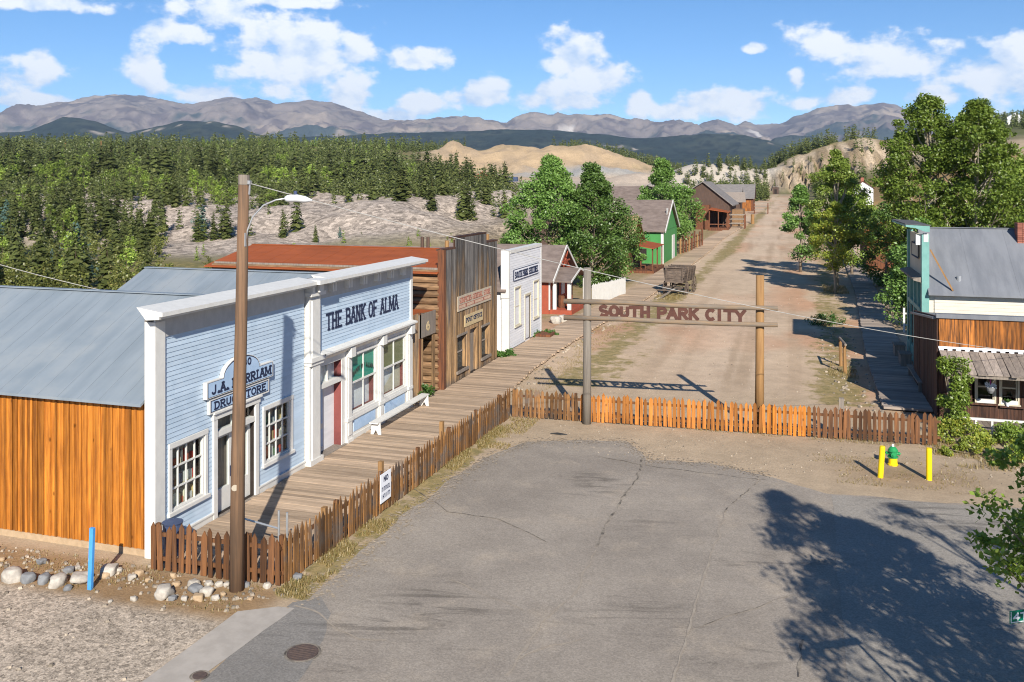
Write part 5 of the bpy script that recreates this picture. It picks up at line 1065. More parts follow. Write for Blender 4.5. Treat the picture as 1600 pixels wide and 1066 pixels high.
bn = thing('bench', 'dark plank bench along the teal front beside the shaded boardwalk', 'bench', (5.3, 44, .16))
k = MB(); k.box(5.05, 5.5, 41.6, 45.6, .56, .62); k.build('seat', M['grey_wood'], bn)
for y in (41.8, 45.3): k = MB(); k.box(5.1, 5.45, y, y + .08, .16, .56); k.build('leg', M['grey_wood'], bn)
for i, y in enumerate((47.6, 50.2)):
    k = MB(); k.box(5.0, 5.5, y, y + .9, .16, .7); k.box(4.96, 5.54, y - .04, y + .94, .7, .76); k.thing('wooden_box', ['lidded dark wooden box on the right boardwalk, nearer of two', 'lidded dark wooden box on the right boardwalk, farther of two'][i], 'box', M['grey_wood'], (5.25, y + .45, .16))
# buildings half hidden by the right-hand trees
def far_right():
    r = thing('log_cabin', 'orange brown log cabin half hidden behind the trees on the right', 'cabin', (10, 108, 0))
    w = MB(); shell(w, 7.4, 15, 102, 112, -.2, 3.2); gable(w, ('X', 7.4, -1), 102, 112, 107, 3.2, 5.2); gable(w, ('X', 15, 1), 102, 112, 107, 3.2, 5.2); w.build('wall', M['rust_wood'], r); gable_roof(r, 'X', 7.0, 15.4, 101.4, 112.6, 107, 3.1, 3.1, 5.4, .15, M['saloon'])
    p = at(1347, 312, 250); x, y = p.x, p.y; z = hz(x, y); r = thing('white_house', 'white gabled house up the slope seen between the right-hand trees', 'house', (x, y, z)); f = ('Y', y - 4, -1)
    w = MB(); w.pprism(f, [(x - 2.6, z - .5), (x + 2.6, z - .5), (x + 2.6, 8.4), (x, 10.0), (x - 2.6, 8.4)], -8, 0); w.build('wall', M['white_board'], r)
    gable_roof(r, 'Y', y - 4.3, y + 4.3, x - 3.0, x + 3.0, x, 8.2, 8.2, 10.25, .15, M['rust_wood']); k = MB(); k.pbox(f, x - .6, x + .6, 6.2, 7.8, 0, .05); k.build('window', M['dark'], r); k = MB(); k.box(x - .4, x + .4, y - 1, y, 9.8, 11.2); k.build('chimney', M['brick'], r)
    p = at(1585, 222, 700); x, y, = p.x, p.y; z = hz(x, y); r = thing('white_house', 'small distant white house among the trees on the far right hill', 'house', (x, y, z)); zt = max(z + 5, 42); f = ('Y', y - 4, -1)
    w = MB(); w.pprism(f, [(x - 6, z - 1), (x + 6, z - 1), (x + 6, zt), (x, zt + 3), (x - 6, zt)], -10, 0); w.build('wall', M['white_board'], r); gable_roof(r, 'Y', y - 4.5, y + 6.5, x - 6.6, x + 6.6, x, zt - .2, zt - .2, zt + 3.4, .2, M['metal_roof'])
far_right()
# ------------------------------------------------------------------ fences and the town gate
def picket_fence(label, p, q, h, w, gap, mats, seed, posts=2.4, out=1, label_parts=None, back_rail=M['brown_pick'], split=None, sh=.12):
    """pickets nailed on two rails; `split` gives the share of the length where each wood starts"""
    p, q = Vector((*p, 0)), Vector((*q, 0)); d = (q - p).normalized(); L = (q - p).length; n = Vector((d.y, -d.x, 0)) * out; rn = random.Random(seed)
    r = thing('picket_fence', label, 'fence', (p + q) / 2)
    mats = mats if isinstance(mats, list) else [mats]; split = split or [0]
    mbs = [MB() for _ in mats]; x = 0.0
    while x < L - w * .5:
        k = max(i for i, s_ in enumerate(split) if x / L >= s_); ww = w * rn.uniform(.8, 1.15); hh = h * rn.uniform(.93, 1.04); c = p + d * (x + ww / 2) + n * rn.uniform(.0, .012); le = d * rn.uniform(-.035, .035) * hh; z0 = rn.uniform(.0, .05)
        a, b, s = c - d * ww / 2, c + d * ww / 2, hh - sh * rn.uniform(.7, 1.2); U = Vector((0, 0, 1)); o = [a + U * z0, b + U * z0, b + le * .9 + U * s, c + le + U * hh, a + le * .9 + U * s]; mbs[k].prism(o, [v + n * .022 for v in o]); x += ww + gap * rn.uniform(.5, 1.5)
    for mb, m_ in zip(mbs, mats):
        if mb.v: mb.build('picket_panel', m_, r)
    k = MB()
    for z in (.28, h * .74): k.bar(p - n * .03 + Vector((0, 0, z)), q - n * .03 + Vector((0, 0, z)), .05, .09)
    k.build('rail', back_rail, r)
    x = .1
    while x < L:
        c = p + d * x - n * .11; k = MB(); k.box(c.x - .05, c.x + .05, c.y - .05, c.y + .05, 0, h * .93); k.build('post', back_rail, r); x += posts
    return r
picket_fence('short dark russet picket fence with widely spaced boards at the utility pole corner', (-14.35, 17.5), (-11.0, 17.62), 1.14, .14, .06, M['brown_pick'], 11)
picket_fence('long weathered grey brown picket fence along the left boardwalk', (-10.95, 17.7), (-10.5, 33.2), 1.16, .125, .06, M['grey_pick'], 12, out=1, sh=.2)
picket_fence('honey coloured picket fence closing the dirt street below the gate sign', (-10.45, 33.25), (4.85, 33.95), 1.12, .13, .045, [M['grey_pick'], M['gate_pick'], M['orange'], M['brown_pick']], 13, out=1, split=[0, .17, .62, .715], back_rail=M['brown_pick'])
k = MB(); k.box(1.55, 1.72, 34.1, 34.28, 0, 1.38); k.thing('fence_post', 'short dark square post standing behind the honey coloured fence', 'post', M['grey_wood'], (1.63, 34.2, 0))
for i, (y, hh) in enumerate(((19.8, 1.0), (23.0, 1.2), (27.6, 1.17))):
    k = MB(); k.box(-11.2, -11.08, y, y + .14, .1, hh); k.thing('fence_post', ['low new yellow post behind the weathered fence near its corner', 'new yellow post behind the weathered fence at the white notice', 'new yellow post behind the weathered fence across from the bench'][i], 'post', M['pole_tan'], (-11.14, y + .07, .1))
s = thing('notice_sign', 'white notice board with faded blue writing hung on the weathered picket fence', 'sign', (-10.72, 22.5, .8)); PN = ('X', -10.745, 1)
k = MB(); k.pbox(PN, 22.2, 22.85, .32, 1.1, 0, .02); k.build('board', M['sign_white'], s)
lettering('NO', PN, 22.38, 22.68, .86, 1.02, .02, .003, .22).build('lettering', M['ink'], s); ticks(PN, 22.27, 22.78, .62, .74, .02, 3).build('lettering', M['ink'], s); ticks(PN, 22.27, 22.78, .42, .54, .02, 6).build('lettering', M['ink'], s)

g = thing('town_gate', 'tall log gateway with rusty cut out letters between two cross beams over the dirt street', 'gate', (-4.4, 33.3, 0))
gy = lambda x: 32.95 + .107 * (x + 8.3)             # the gate stands slightly askew: left post before the fence, right post behind it
for x, m_, t_, py in ((-7.46, 'pole_grey', 5.9, 33.15), (-1.2, 'pole_tan', 5.72, 33.96)):
    k = MB(); k.tube([(x, py, 0), (x + .02, py, 2.5), (x + .03, py, t_)], [.17, .155, .145], 14); k.build('post', M[m_], g, True)
for za, zb in ((4.62, 4.56), (4.0, 3.96)):
    k = MB(); k.tube([(x, gy(x), z) for x, z in ((-8.3, za), (-6.0, za + .01), (-4.4, (za+zb)/2 - .02), (-2.5, zb - .01), (-.55, zb))], [.1, .095, .09, .09, .085], 10); k.build('cross_beam', M['beam'], g, True)
k = lettering('SOUTH PARK CITY', ('Y', 0, -1), -6.98, -1.66, 4.06, 4.53, 0, .03, .27, slope=-.008); k.v = [(x, y + gy(x), z) for x, y, z in k.v]; k.build('lettering', M['rust_letter'], g)

# ------------------------------------------------------------------ utility pole with its lamp, cables
PX0, PY0 = -11.83, 17.2
u = thing('utility_pole', 'tall brown wooden utility pole in front of the drug store', 'utility pole', (PX0, PY0, 0))
k = MB(); k.tube([(PX0, PY0, -.1), (PX0 + .03, PY0, 3), (PX0 + .1, PY0 + .02, 6), (PX0 + .16, PY0 + .03, 9.2)], [.165, .15, .132, .115], 18); k.build('pole', M['pole'], u, True)
k = MB(); k.tube([(PX0 + .16, PY0 + .03, 9.02), (PX0 + .165, PY0 + .03, 9.24)], .125, 16); k.build('cap', M['grey_wood'], u)
k = MB(); k.tube([(PX0 + .05, PY0 - .155, 2.32), (PX0 + .06, PY0 - .165, 2.32)], .07, 12); k.build('tag_plate', M['sign_pale'], u)
k = MB(); k.bar((PX0 + .24, PY0 + .03, 9.08), (PX0 + .34, PY0 + .03, 9.06), .08); k.bar((PX0 + .32, PY0 + .03, 9.06), (PX0 + .30, PY0 + .03, 8.8), .03); k.build('insulator', M['steel'], u)
lt = thing('street_lamp', 'white cobra head street lamp on a curved arm fixed to the utility pole', 'street lamp', (PX0 + .25, PY0, 7.7)); rx = Vector((CS, SN, 0)); b0 = Vector((PX0 + .2, PY0, 0))
k = MB(); k.tube([b0 + rx * a + Vector((0, 0, z)) for a, z in ((.03, 7.75), (.06, 8.0), (.18, 8.3), (.42, 8.56), (.7, 8.68), (.98, 8.72))], .02, 8); k.build('arm', M['steel'], lt, True)
k = MB(); k.bar(b0 + rx * .0 + Vector((0, 0, 7.65)), b0 + rx * .0 + Vector((0, 0, 7.95)), .1); k.build('bracket', M['steel'], lt)
k = MB(); k.tube([b0 + rx * a + Vector((0, 0, z)) for a, z in ((.9, 8.70), (.95, 8.71), (1.15, 8.72), (1.35, 8.69), (1.5, 8.67))], [.05, .075, .085, .07, .02], 12); k.build('lamp_head', M['lamp_head'], lt, True)
k = MB(); k.tube([b0 + rx * 1.13 + Vector((0, 0, z)) for z in (8.8, 8.88)], .04, 8); k.build('photocell', M['bin'], lt)
def cable(label, p, q, sag, r=.02, ext=0):
    p, q = Vector(p), Vector(q); k = MB(); k.tube([p.lerp(q, i / 24) - Vector((0, 0, 4 * sag * (i / 24) * (1 - i / 24))) for i in range(25)], r, 6); return k.thing('overhead_cable', label, 'cable', M['wire'], p)
cable('pale cable running from the utility pole across the street to the brown saloon', (PX0 + .3, PY0 + .03, 9.05), (8.6, 37.5, 2.75), .42, .010)
p, q = at(-120, 377, 60), at(260, 474, 60); cable('pale power line sagging past the trees beyond the grey roofs', p, q, .3, .022)
rl = thing('pipe_rail', 'thin grey pipe railing behind the picket fence corner', 'rail', (-11.6, 18.4, .16))
k = MB()
for x, y in ((-11.45, 18.3), (-11.2, 18.25), (-12.6, 18.6)): k.tube([(x, y, .12), (x, y, 1.42)], .028, 8)
k.build('post', M['steel'], rl); k = MB(); k.tube([(-12.6, 18.6, 1.0), (-11.45, 18.3, 1.0)], .025, 8); k.build('rail', M['steel'], rl)
k = MB(); k.tube([(-14.2, 18.05, .1), (-14.2, 18.05, .3), (-14.2, 18.05, .9), (-14.2, 18.05, .94)], [.19, .2, .23, .25], 14); t_ = k.thing('tub', 'dark blue grey tub behind the russet picket fence', 'tub', M['bin'], (-14.2, 18.05, .1), smooth=False)

# ------------------------------------------------------------------ hydrant, bollards, stake, covers, street sign
h = thing('fire_hydrant', 'green fire hydrant with a yellow base and a white cap between two bollards', 'hydrant', (3.05, 31.2, 0)); hx, hy = 3.05, 31.2
HY = Matrix.Translation((hx, hy, 0)) @ Matrix.Scale(.84, 4)
def hk(): k = MB(); k.T = HY; return k
def ring(z, r_, n, s_): k = hk(); [k.tube([(r_*math.cos(i*2*math.pi/n), r_*math.sin(i*2*math.pi/n), z - .02), (r_*math.cos(i*2*math.pi/n), r_*math.sin(i*2*math.pi/n), z + .035)], s_, 6) for i in range(n)]; return k
k = hk(); k.tube([(0, 0, 0), (0, 0, .05), (0, 0, .06), (0, 0, .3)], [.19, .19, .165, .155], 18); k.build('base', M['yellow'], h)
k = hk(); k.tube([(0, 0, .3), (0, 0, .345), (0, 0, .35), (0, 0, .52), (0, 0, .53), (0, 0, .565), (0, 0, .57), (0, 0, .62), (0, 0, .68), (0, 0, .72)], [.2, .2, .145, .14, .19, .19, .165, .16, .11, .05], 18); k.build('barrel', M['hyd_green'], h)
ring(.33, .178, 8, .016).build('bolts', M['hyd_green'], h); ring(.55, .172, 8, .014).build('bolts', M['hyd_green'], h)
for a, r_ in ((-90, .075), (10, .055), (170, .055)):
    a = R(a); d = Vector((math.cos(a), math.sin(a), 0)); c0 = Vector((0, 0, .44)); k = hk(); k.tube([c0 + d * .12, c0 + d * .2, c0 + d * .205, c0 + d * .25, c0 + d * .255, c0 + d * .29], [r_, r_, r_ * 1.25, r_ * 1.2, r_ * .4, r_ * .4], 12); k.build('outlet', M['hyd_green'], h)
k = hk(); k.tube([(0, 0, .71), (0, 0, .73), (0, 0, .8)], [.06, .045, .035], 6); k.build('cap', M['sign_white'], h)
for i, (x, y, l_, hh) in enumerate(((2.55, 29.75, 'leaning yellow bollard to the left of the fire hydrant', .03), (3.95, 29.95, 'upright yellow bollard to the right of the fire hydrant', .0))):
    b_ = thing('bollard', l_, 'bollard', (x, y, 0), 'yellow bollards guarding the hydrant'); k = MB(); k.tube([(x, y, 0), (x + hh * 2, y, .94), (x + hh * 2, y, .955)], [.085, .085, .08], 16); k.build('post', M['yellow'], b_); k = MB(); k.tube([(x + hh * 2, y, .956), (x + hh * 2, y, .975)], .07, 14); k.build('cap', M['yellow'], b_)
p = onground(141, 921); k = MB(); k.T = Matrix.Translation(p) @ Matrix.Rotation(R(2.5), 4, 'Y'); k.box(-.05, .05, -.035, .035, -.05, 1.38); k.thing('marker_stake', 'bright blue wooden marker stake among the pale rocks', 'stake', M['blue_stake'], p)
for (u_, v_, rad, lb) in ((473, 1021, .30, 'rusty round manhole cover in the asphalt near the concrete pan'), (312, 1057, .13, 'small rusty valve cover in the concrete pan')):
    p = onground(u_, v_); c_ = thing('manhole_cover', lb, 'manhole cover', (p.x, p.y, 0)); z = .017
    k = MB(); k.tube([(p.x, p.y, z - .01), (p.x, p.y, z + .008)], rad, 32); k.build('lid', M['iron'], c_)
    k = MB(); n = 40; ro = [(p.x + (rad + .05) * math.cos(i*2*math.pi/n), p.y + (rad + .05) * math.sin(i*2*math.pi/n)) for i in range(n)]; ri = [(p.x + (rad + .012) * math.cos(i*2*math.pi/n), p.y + (rad + .012) * math.sin(i*2*math.pi/n)) for i in range(n)]
    for i in range(n): j = (i + 1) % n; k.quad((*ro[i], z + .002), (*ro[j], z + .002), (*ri[j], z + .004), (*ri[i], z + .004))
    k.build('rim', M['crack'], c_)
    if rad > .2:
        k = MB()
        for i in range(-3, 4): w_ = math.sqrt(max(0, rad**2 * .8 - (i * .075) ** 2)); k.box(p.x - w_, p.x + w_, p.y + i * .075 - .012, p.y + i * .075 + .012, z + .006, z + .013)
        k.build('tread', M['iron'], c_)
p = onground(873, 679); k = MB(); k.prism([(p.x - .32, p.y - .02, .01), (p.x + .1, p.y - .09, .01), (p.x + .33, p.y + .02, .01), (p.x - .05, p.y + .1, .01)], [(p.x - .3, p.y - .02, .035), (p.x + .1, p.y - .08, .05), (p.x + .3, p.y + .02, .03), (p.x - .05, p.y + .08, .05)]); k.thing('scrap', 'small dark scrap lying on the dirt by the left gate post', 'scrap', M['litter'], p)
sp = at(1606, 962, 12.0); fw_ = Vector((CS, SN, 0)); s = thing('street_sign', 'green street name blade with white lettering at the lower right edge', 'street sign', (sp.x + .55, sp.y + .1, 0)); bx, by = sp.x + .5, sp.y + .14
k = MB(); k.tube([(bx, by, 0), (bx, by, sp.z + .25)], .03, 10); k.build('post', M['steel'], s)
def blade(name, a0, a1, z0, z1, d0, d1, m_):
    k = MB(); yr = Matrix.Translation((sp.x, sp.y, 0)) @ Matrix.Rotation(YAW + R(14), 4, 'Z'); k.T = yr; k.box(a0, a1, d0, d1, z0, z1); return k.build(name, m_, s)
blade('blade', -.29, .62, sp.z - .08, sp.z + .09, 0, .006, M['sign_green']); blade('border', -.275, .6, sp.z - .07, sp.z - .058, -.002, -.0, M['sign_white']); blade('border', -.275, -.263, sp.z - .07, sp.z + .08, -.003, 0, M['sign_white'])
k = lettering('4TH ST', ('Y', 0, -1), -.24, .42, sp.z - .045, sp.z + .06, .001, .002, .2); k2 = MB(); k2.T = Matrix.Translation((sp.x, sp.y, 0)) @ Matrix.Rotation(YAW + R(14), 4, 'Z'); k2.add(k.v, k.f); k2.build('lettering', M['sign_white'], s)

# ------------------------------------------------------------------ freight wagon, hitching rails, fences in the street
def wagon():
    w0 = Vector((-9.35, 74.2, 0)); r = thing('freight_wagon', 'old high sided grey wooden freight wagon parked beside the left boardwalk', 'wagon', w0); T = Matrix.Translation(w0) @ Matrix.Rotation(R(-9), 4, 'Z')
    def nb(): k = MB(); k.T = T; return k
    k = nb()   # body: boards, open top, flared sides
    for y in (-.0, 3.2):
        for i in range(5): k.box(-.72, .72, y, y + .05, 1.12 + i * .22, 1.32 + i * .22)
    for sgn in (-1, 1):
        for i in range(5): x = .74 + i * .035; k.prism([(sgn * x, 0, 1.12 + i * .22), (sgn * (x + .05), 0, 1.12 + i * .22), (sgn * (x + .08), 0, 1.32 + i * .22), (sgn * (x + .03), 0, 1.32 + i * .22)], [(sgn * x, 3.25, 1.12 + i * .22), (sgn * (x + .05), 3.25, 1.12 + i * .22), (sgn * (x + .08), 3.25, 1.32 + i * .22), (sgn * (x + .03), 3.25, 1.32 + i * .22)])
    k.box(-.75, .75, 0, 3.25, 1.04, 1.11); k.build('body', M['wagon'], r)
    k = nb(); [k.box(x - .05, x + .05, -.07, .0, 1.0, 2.26) for x in (-.68, .68)]; k.box(-.75, .75, -.08, .0, 1.02, 1.14); k.box(-.85, .85, -.1, .1, 2.22, 2.3); k.box(-.4, .3, .35, .8, 2.3, 2.42)
    for y in (.9, 1.7, 2.5): [k.bar((sg * .78, y, 1.05), (sg * .98, y, 2.3), .08) for sg in (-1, 1)]
    k.build('frame', M['wagon'], r)
    k = nb(); k.box(-.06, .06, -.2, 3.3, .72, .84); [k.box(-.9, .9, y - .07, y + .07, .5, .64) for y in (.45, 2.7)]; k.box(-1.3, 1.3, -.9, -.78, .42, .5); k.box(-.6, -.5, -.8, .4, .5, .58); k.box(.5, .6, -.8, .4, .5, .58); k.build('undercarriage', M['wagon'], r)
    k = nb(); k.bar((0, .2, .55), (-.25, -3.0, .08), .09); k.build('tongue', M['grey_wood'], r)
    for sg in (-1, 1):
        for y, rad in ((.45, .55), (2.7, .72)):
            k = nb(); n = 28; x = sg * .92
            for i in range(n):
                a, b_ = 2*math.pi*i/n, 2*math.pi*(i+1)/n
                k.prism([(x - .03, y + rad*math.cos(a), rad + rad*math.sin(a)), (x - .03, y + rad*math.cos(b_), rad + rad*math.sin(b_)), (x - .03, y + (rad-.07)*math.cos(b_), rad + (rad-.07)*math.sin(b_)), (x - .03, y + (rad-.07)*math.cos(a), rad + (rad-.07)*math.sin(a))], [(x + .03, y + rad*math.cos(a), rad + rad*math.sin(a)), (x + .03, y + rad*math.cos(b_), rad + rad*math.sin(b_)), (x + .03, y + (rad-.07)*math.cos(b_), rad + (rad-.07)*math.sin(b_)), (x + .03, y + (rad-.07)*math.cos(a), rad + (rad-.07)*math.sin(a))])
            wh = k.build('wheel', M['wagon'], r)
            k = nb(); [k.bar((x, y, rad), (x, y + (rad-.05)*math.cos(a), rad + (rad-.05)*math.sin(a)), .04) for a in [2*math.pi*i/12 for i in range(12)]]; k.tube([(x - .1, y, rad), (x + .1, y, rad)], .09, 10); k.build('spokes', M['wagon'], wh)
wagon()
h = thing('hitching_rail', 'short weathered hitching rail with two leaning posts in the shaded dirt on the right', 'hitching rail', (2.3, 46.4, 0))
for x, y in ((2.35, 45.7), (2.25, 47.5)): k = MB(); k.tube([(x, y, 0), (x - .03, y + .04, 1.38)], [.09, .075], 9); k.build('post', M['pole_tan'], h)
k = MB(); k.tube([(2.36, 45.4, 1.42), (2.2, 47.8, 1.36)], .06, 8); k.build('rail', M['grey_wood'], h)
wf = thing('picket_fence', 'white picket fence half hidden under the big leafy tree on the left', 'fence', (-13.6, 70, 0))
k = MB(); p, q = Vector((-14.6, 66.8, 0)), Vector((-13.1, 72.8, 0)); rn = random.Random(8); n = 34
for i in range(n):
    c = p.lerp(q, i / n); h_ = 1.5 * rn.uniform(.95, 1.03); d = (q - p).normalized() * .07; o = [c - d, c + d, c + d + Vector((0, 0, h_ - .1)), c + Vector((0, 0, h_)), c - d + Vector((0, 0, h_ - .1))]; k.prism(o, [v + Vector((.025, -.006, 0)) for v in o])
k.build('picket_panel', M['white'], wf); k = MB(); [k.bar(p + Vector((-.03, 0, z)), q + Vector((-.03, 0, z)), .05, .08) for z in (.35, 1.15)]; k.build('rail', M['white'], wf)
k = MB()
for i in range(18): x = 6.4 + i * .22; k.box(x, x + .12, 59.6, 59.63, 0, 1.5 + .06 * (i % 2))
k.box(6.4, 10.4, 59.64, 59.7, .4, .5); k.box(6.4, 10.4, 59.64, 59.7, 1.1, 1.2); k.thing('picket_fence', 'white picket fence in the shade past the teal front on the right', 'fence', M['white'], (8, 59.6, 0))
lf = thing('post_fence', 'rough brown post fence beside the walk under the second left-hand tree', 'fence', (-13, 127, .15))
for i in range(9): x, y = -14.2 + .2 * i, 119 + 1.6 * i; z = float(zstreet(np.array(y))); k = MB(); k.tube([(x, y, z - .1), (x, y, z + 2.0 + .3 * (i % 3))], .13, 8); k.build('post', M['rust_wood' if i % 3 else 'pole_tan'], lf)
k = MB(); k.bar((-14.2, 119, .9), (-12.6, 131.8, 1.2), .12); k.bar((-14.2, 119, 1.7), (-12.6, 131.8, 2.0), .12); k.build('rail', M['rust_wood'], lf)
p = onground(1176, 349, 1.4); k = MB(); k.tube([(p.x, p.y, 1.2), (p.x, p.y, 3.2)], .35, 10); k.thing('post', 'thick tan stump post at the far end of the left boardwalk', 'post', M['pole_tan'], (p.x, p.y, 1.2))
def rack(x, y, label):
    z = float(zstreet(np.array(y))); r = thing('hay_rack', label, 'hay rack', (x, y, z)); k = MB()
    for dx in (-1.6, 1.6):
        for dy in (-1.5, 0, 1.5): k.box(x + dx - .09, x + dx + .09, y + dy - .09, y + dy + .09, z - .1, z + 2.6)
    k.build('post', M['rust_wood'], r); k = MB(); [k.box(x - 1.7, x + 1.7, y + dy - .07, y + dy + .07, zz, zz + .14) for dy in (-1.5, 1.5) for zz in (z + .9, z + 1.7, z + 2.5)]; k.build('rail', M['grey_wood'], r)
rack(-10.2, 171.5, 'brown timber rack beside the old barn porch'); rack(-7.6, 228, 'grey timber rack standing alone near the farthest sheds')

# ------------------------------------------------------------------ loose rocks along the stained wall
def rock_mesh(seed, sub=3):
    import bmesh
    bm = bmesh.new(); bmesh.ops.create_icosphere(bm, subdivisions=sub, radius=.5); o = Vector((seed * 3.7, seed * 1.3, 0))
    for v in bm.verts:
        n = noise.noise(v.co * 1.6 + o) * .5 + noise.noise(v.co * 3.4 + o) * .2 + noise.noise(v.co * 8 + o) * .06; v.co *= 1 + n; v.co = Vector((max(-.44, min(.4, v.co.x)), max(-.4, min(.43, v.co.y)), max(-.42, min(.36, v.co.z)))); v.co.z *= .85
    me = bpy.data.meshes.new('boulder'); bm.to_mesh(me); bm.free(); return me
ROCKS = [(19,907,27,'w'),(43,909,20,'g'),(65,881,12,'g'),(69,910,19,'g'),(91,914,25,'w'),(126,911,25,'w'),(108,894,14,'g'),(106,922,12,'g'),(171,897,21,'w'),(186,894,10,'w'),(165,902,12,'t'),(206,905,12,'w'),(217,898,11,'t'),(256,933,28,'w'),(270,938,11,'g'),(271,902,10,'t'),(303,915,15,'w'),(306,926,18,'g'),(324,929,17,'w'),(326,915,12,'w'),(310,938,14,'t'),(337,937,12,'w'),(342,916,11,'w'),(355,916,11,'w'),(349,931,10,'t'),(276,915,10,'t'),(288,938,9,'w'),(384,916,11,'g'),(417,918,11,'w'),(391,938,8,'t'),(231,908,8,'t'),(3,876,9,'t'),(120,890,9,'w'),(209,938,10,'w'),(172,941,6,'w'),(465,905,13,'g')]
shapes = [rock_mesh(i) for i in range(6)]; lab = {'w': 'pale', 'g': 'blue grey', 't': 'tan'}; mt = {'w': 'boulder', 'g': 'boulder_grey', 't': 'boulder_tan'}; proto = {}
for i, (u_, v_, s_, c_) in enumerate(ROCKS):
    key = (c_, i % 6)
    if key not in proto: me = shapes[i % 6].copy(); me.materials.append(M[mt[c_]]); me.shade_smooth(); proto[key] = me
    p = onground(u_, v_); d = FOC * HCAM / (v_ - HOR); sz = s_ / FOC * d * 1.3; o = bpy.data.objects.new('boulder' if s_ > 15 else 'rock', proto[key]); C.objects.link(o); o.location = (p.x, p.y, sz * .2); o.scale = (sz, sz * random.uniform(.75, 1.1), sz * random.uniform(.8, 1.1)); o.rotation_euler = (0, 0, random.uniform(0, 6.28))
    if s_ > 15: lb = {0: 'large pale rock at the left edge of the photo', 1: 'dark blue grey rock right of the pale rock at the left edge', 3: 'blue grey rock just left of a rounded white rock', 4: 'rounded white rock between a blue grey rock and the blue stake', 5: 'flat pale rock touching the foot of the blue stake', 8: 'pale rock to the right of the blue stake', 13: 'biggest pale slab of rock lying alone below the russet fence', 17: 'blue grey rock in the heap below the russet fence', 18: 'pale rock on the right of the heap below the russet fence'}.get(i); tag(o, lb, 'rock')
    else: tag(o, 'small %s stone on the bank under the stained wall and russet fence' % lab[c_], 'stone', 'small %s stones on the bank' % lab[c_])
V = []; rn = np.random.default_rng(4)
pm = MB()
for i in range(420):
    x = random.uniform(-21, -10.6); y = random.gauss(16.9, .35) if random.random() < .7 else random.uniform(10, 17.2)
    if x > -11.3 and y < 17: continue
    s_ = random.uniform(.02, .07); a = random.uniform(0, 6.28); pts = [(x + s_ * math.cos(a + k * 1.257) * random.uniform(.7, 1.2), y + s_ * math.sin(a + k * 1.257) * random.uniform(.7, 1.2)) for k in range(5)]
    pm.add([(px, py, -.01) for px, py in pts] + [(x + (px - x) * .6, y + (py - y) * .6, s_ * .7) for px, py in pts], [tuple(range(5, 10))] + [(k, (k+1) % 5, 5 + (k+1) % 5, 5 + k) for k in range(5)])
def peb(x, y, s_):
    a = random.uniform(0, 6.28); pts = [(x + s_ * math.cos(a + k * 1.257) * random.uniform(.7, 1.2), y + s_ * math.sin(a + k * 1.257) * random.uniform(.7, 1.2)) for k in range(5)]; z = float(zstreet(np.array(y)))
    pm.add([(px, py, z - .01) for px, py in pts] + [(x + (px - x) * .6, y + (py - y) * .6, z + s_ * .7) for px, py in pts], [tuple(range(5, 10))] + [(k, (k+1) % 5, 5 + (k+1) % 5, 5 + k) for k in range(5)])
for i in range(120): y = random.uniform(36, 110); e_ = np.interp(y, [36, 41, 54, 71, 110], [-11.5, -11.9, -11.8, -10.9, -10.8]); peb(e_ + abs(random.gauss(0, .25)), y, random.uniform(.03, .14))
for i in range(420): peb(random.gauss(-3, 4), random.uniform(34.5, 75), random.uniform(.015, .05))
for i in range(160): peb(random.uniform(1.5, 3.4), random.uniform(38, 62), random.uniform(.03, .11))
for i in range(320): peb(random.uniform(-9, 8), random.uniform(29.5, 33.5), random.uniform(.012, .045))
o = pm.build('pebbles', mat('pebble_stone', (.37,.31,.24), (.23,.195,.155), (3, 3, 3), isl=.8)); tag(o, 'scattered pebbles on the bank and gravel', 'pebbles', kind='stuff')
for i, (u_, v_, l_) in enumerate(((868, 505, 'left of two pale rocks at the foot of the cottage porch'), (881, 503, 'right of two pale rocks at the foot of the cottage porch'))):
    p = onground(u_, v_); o = bpy.data.objects.new('rock', proto[('w', 0)]); C.objects.link(o); o.location = (p.x, p.y, .2); o.scale = (.85, .8, .8); tag(o, l_, 'rock')
k = MB(); k.box(-14.4, -13.5, 50.4, 51.6, .17, .3); k.thing('doorstep_slab', 'flat brown plank step before the newspaper office door', 'step', M['rust_wood'], (-14, 51, .17))
# ------------------------------------------------------------------ trees
def unit(n): v = rng.normal(size=(n, 3)); return v / np.linalg.norm(v, axis=1)[:, None]
def leaf_quads(Pc, size, up=.3, asp=.75):
    n = len(Pc); N_ = unit(n); N_[:, 2] = np.abs(N_[:, 2]) * (1 - up) + up; N_ /= np.linalg.norm(N_, axis=1)[:, None]
    T = np.cross(N_, unit(n)); T /= np.linalg.norm(T, axis=1)[:, None] + 1e-9; B = np.cross(N_, T); s = size * rng.uniform(.65, 1.35, (n, 1))
    T = T * s * .5; B = B * s * .5 * asp
    return np.stack([Pc - T, Pc - B * .9 + T * .1, Pc + T, Pc + B * .9 + T * .1], 1)
def clumps(cent, rad, per, flat=.7):
    k = len(cent); c = np.repeat(np.asarray(cent), per, 0); r = np.repeat(np.asarray(rad), per)[:, None]
    d = unit(k * per) * (rng.uniform(0, 1, (k * per, 1)) ** .45) * r; d[:, 2] *= flat; return c + d
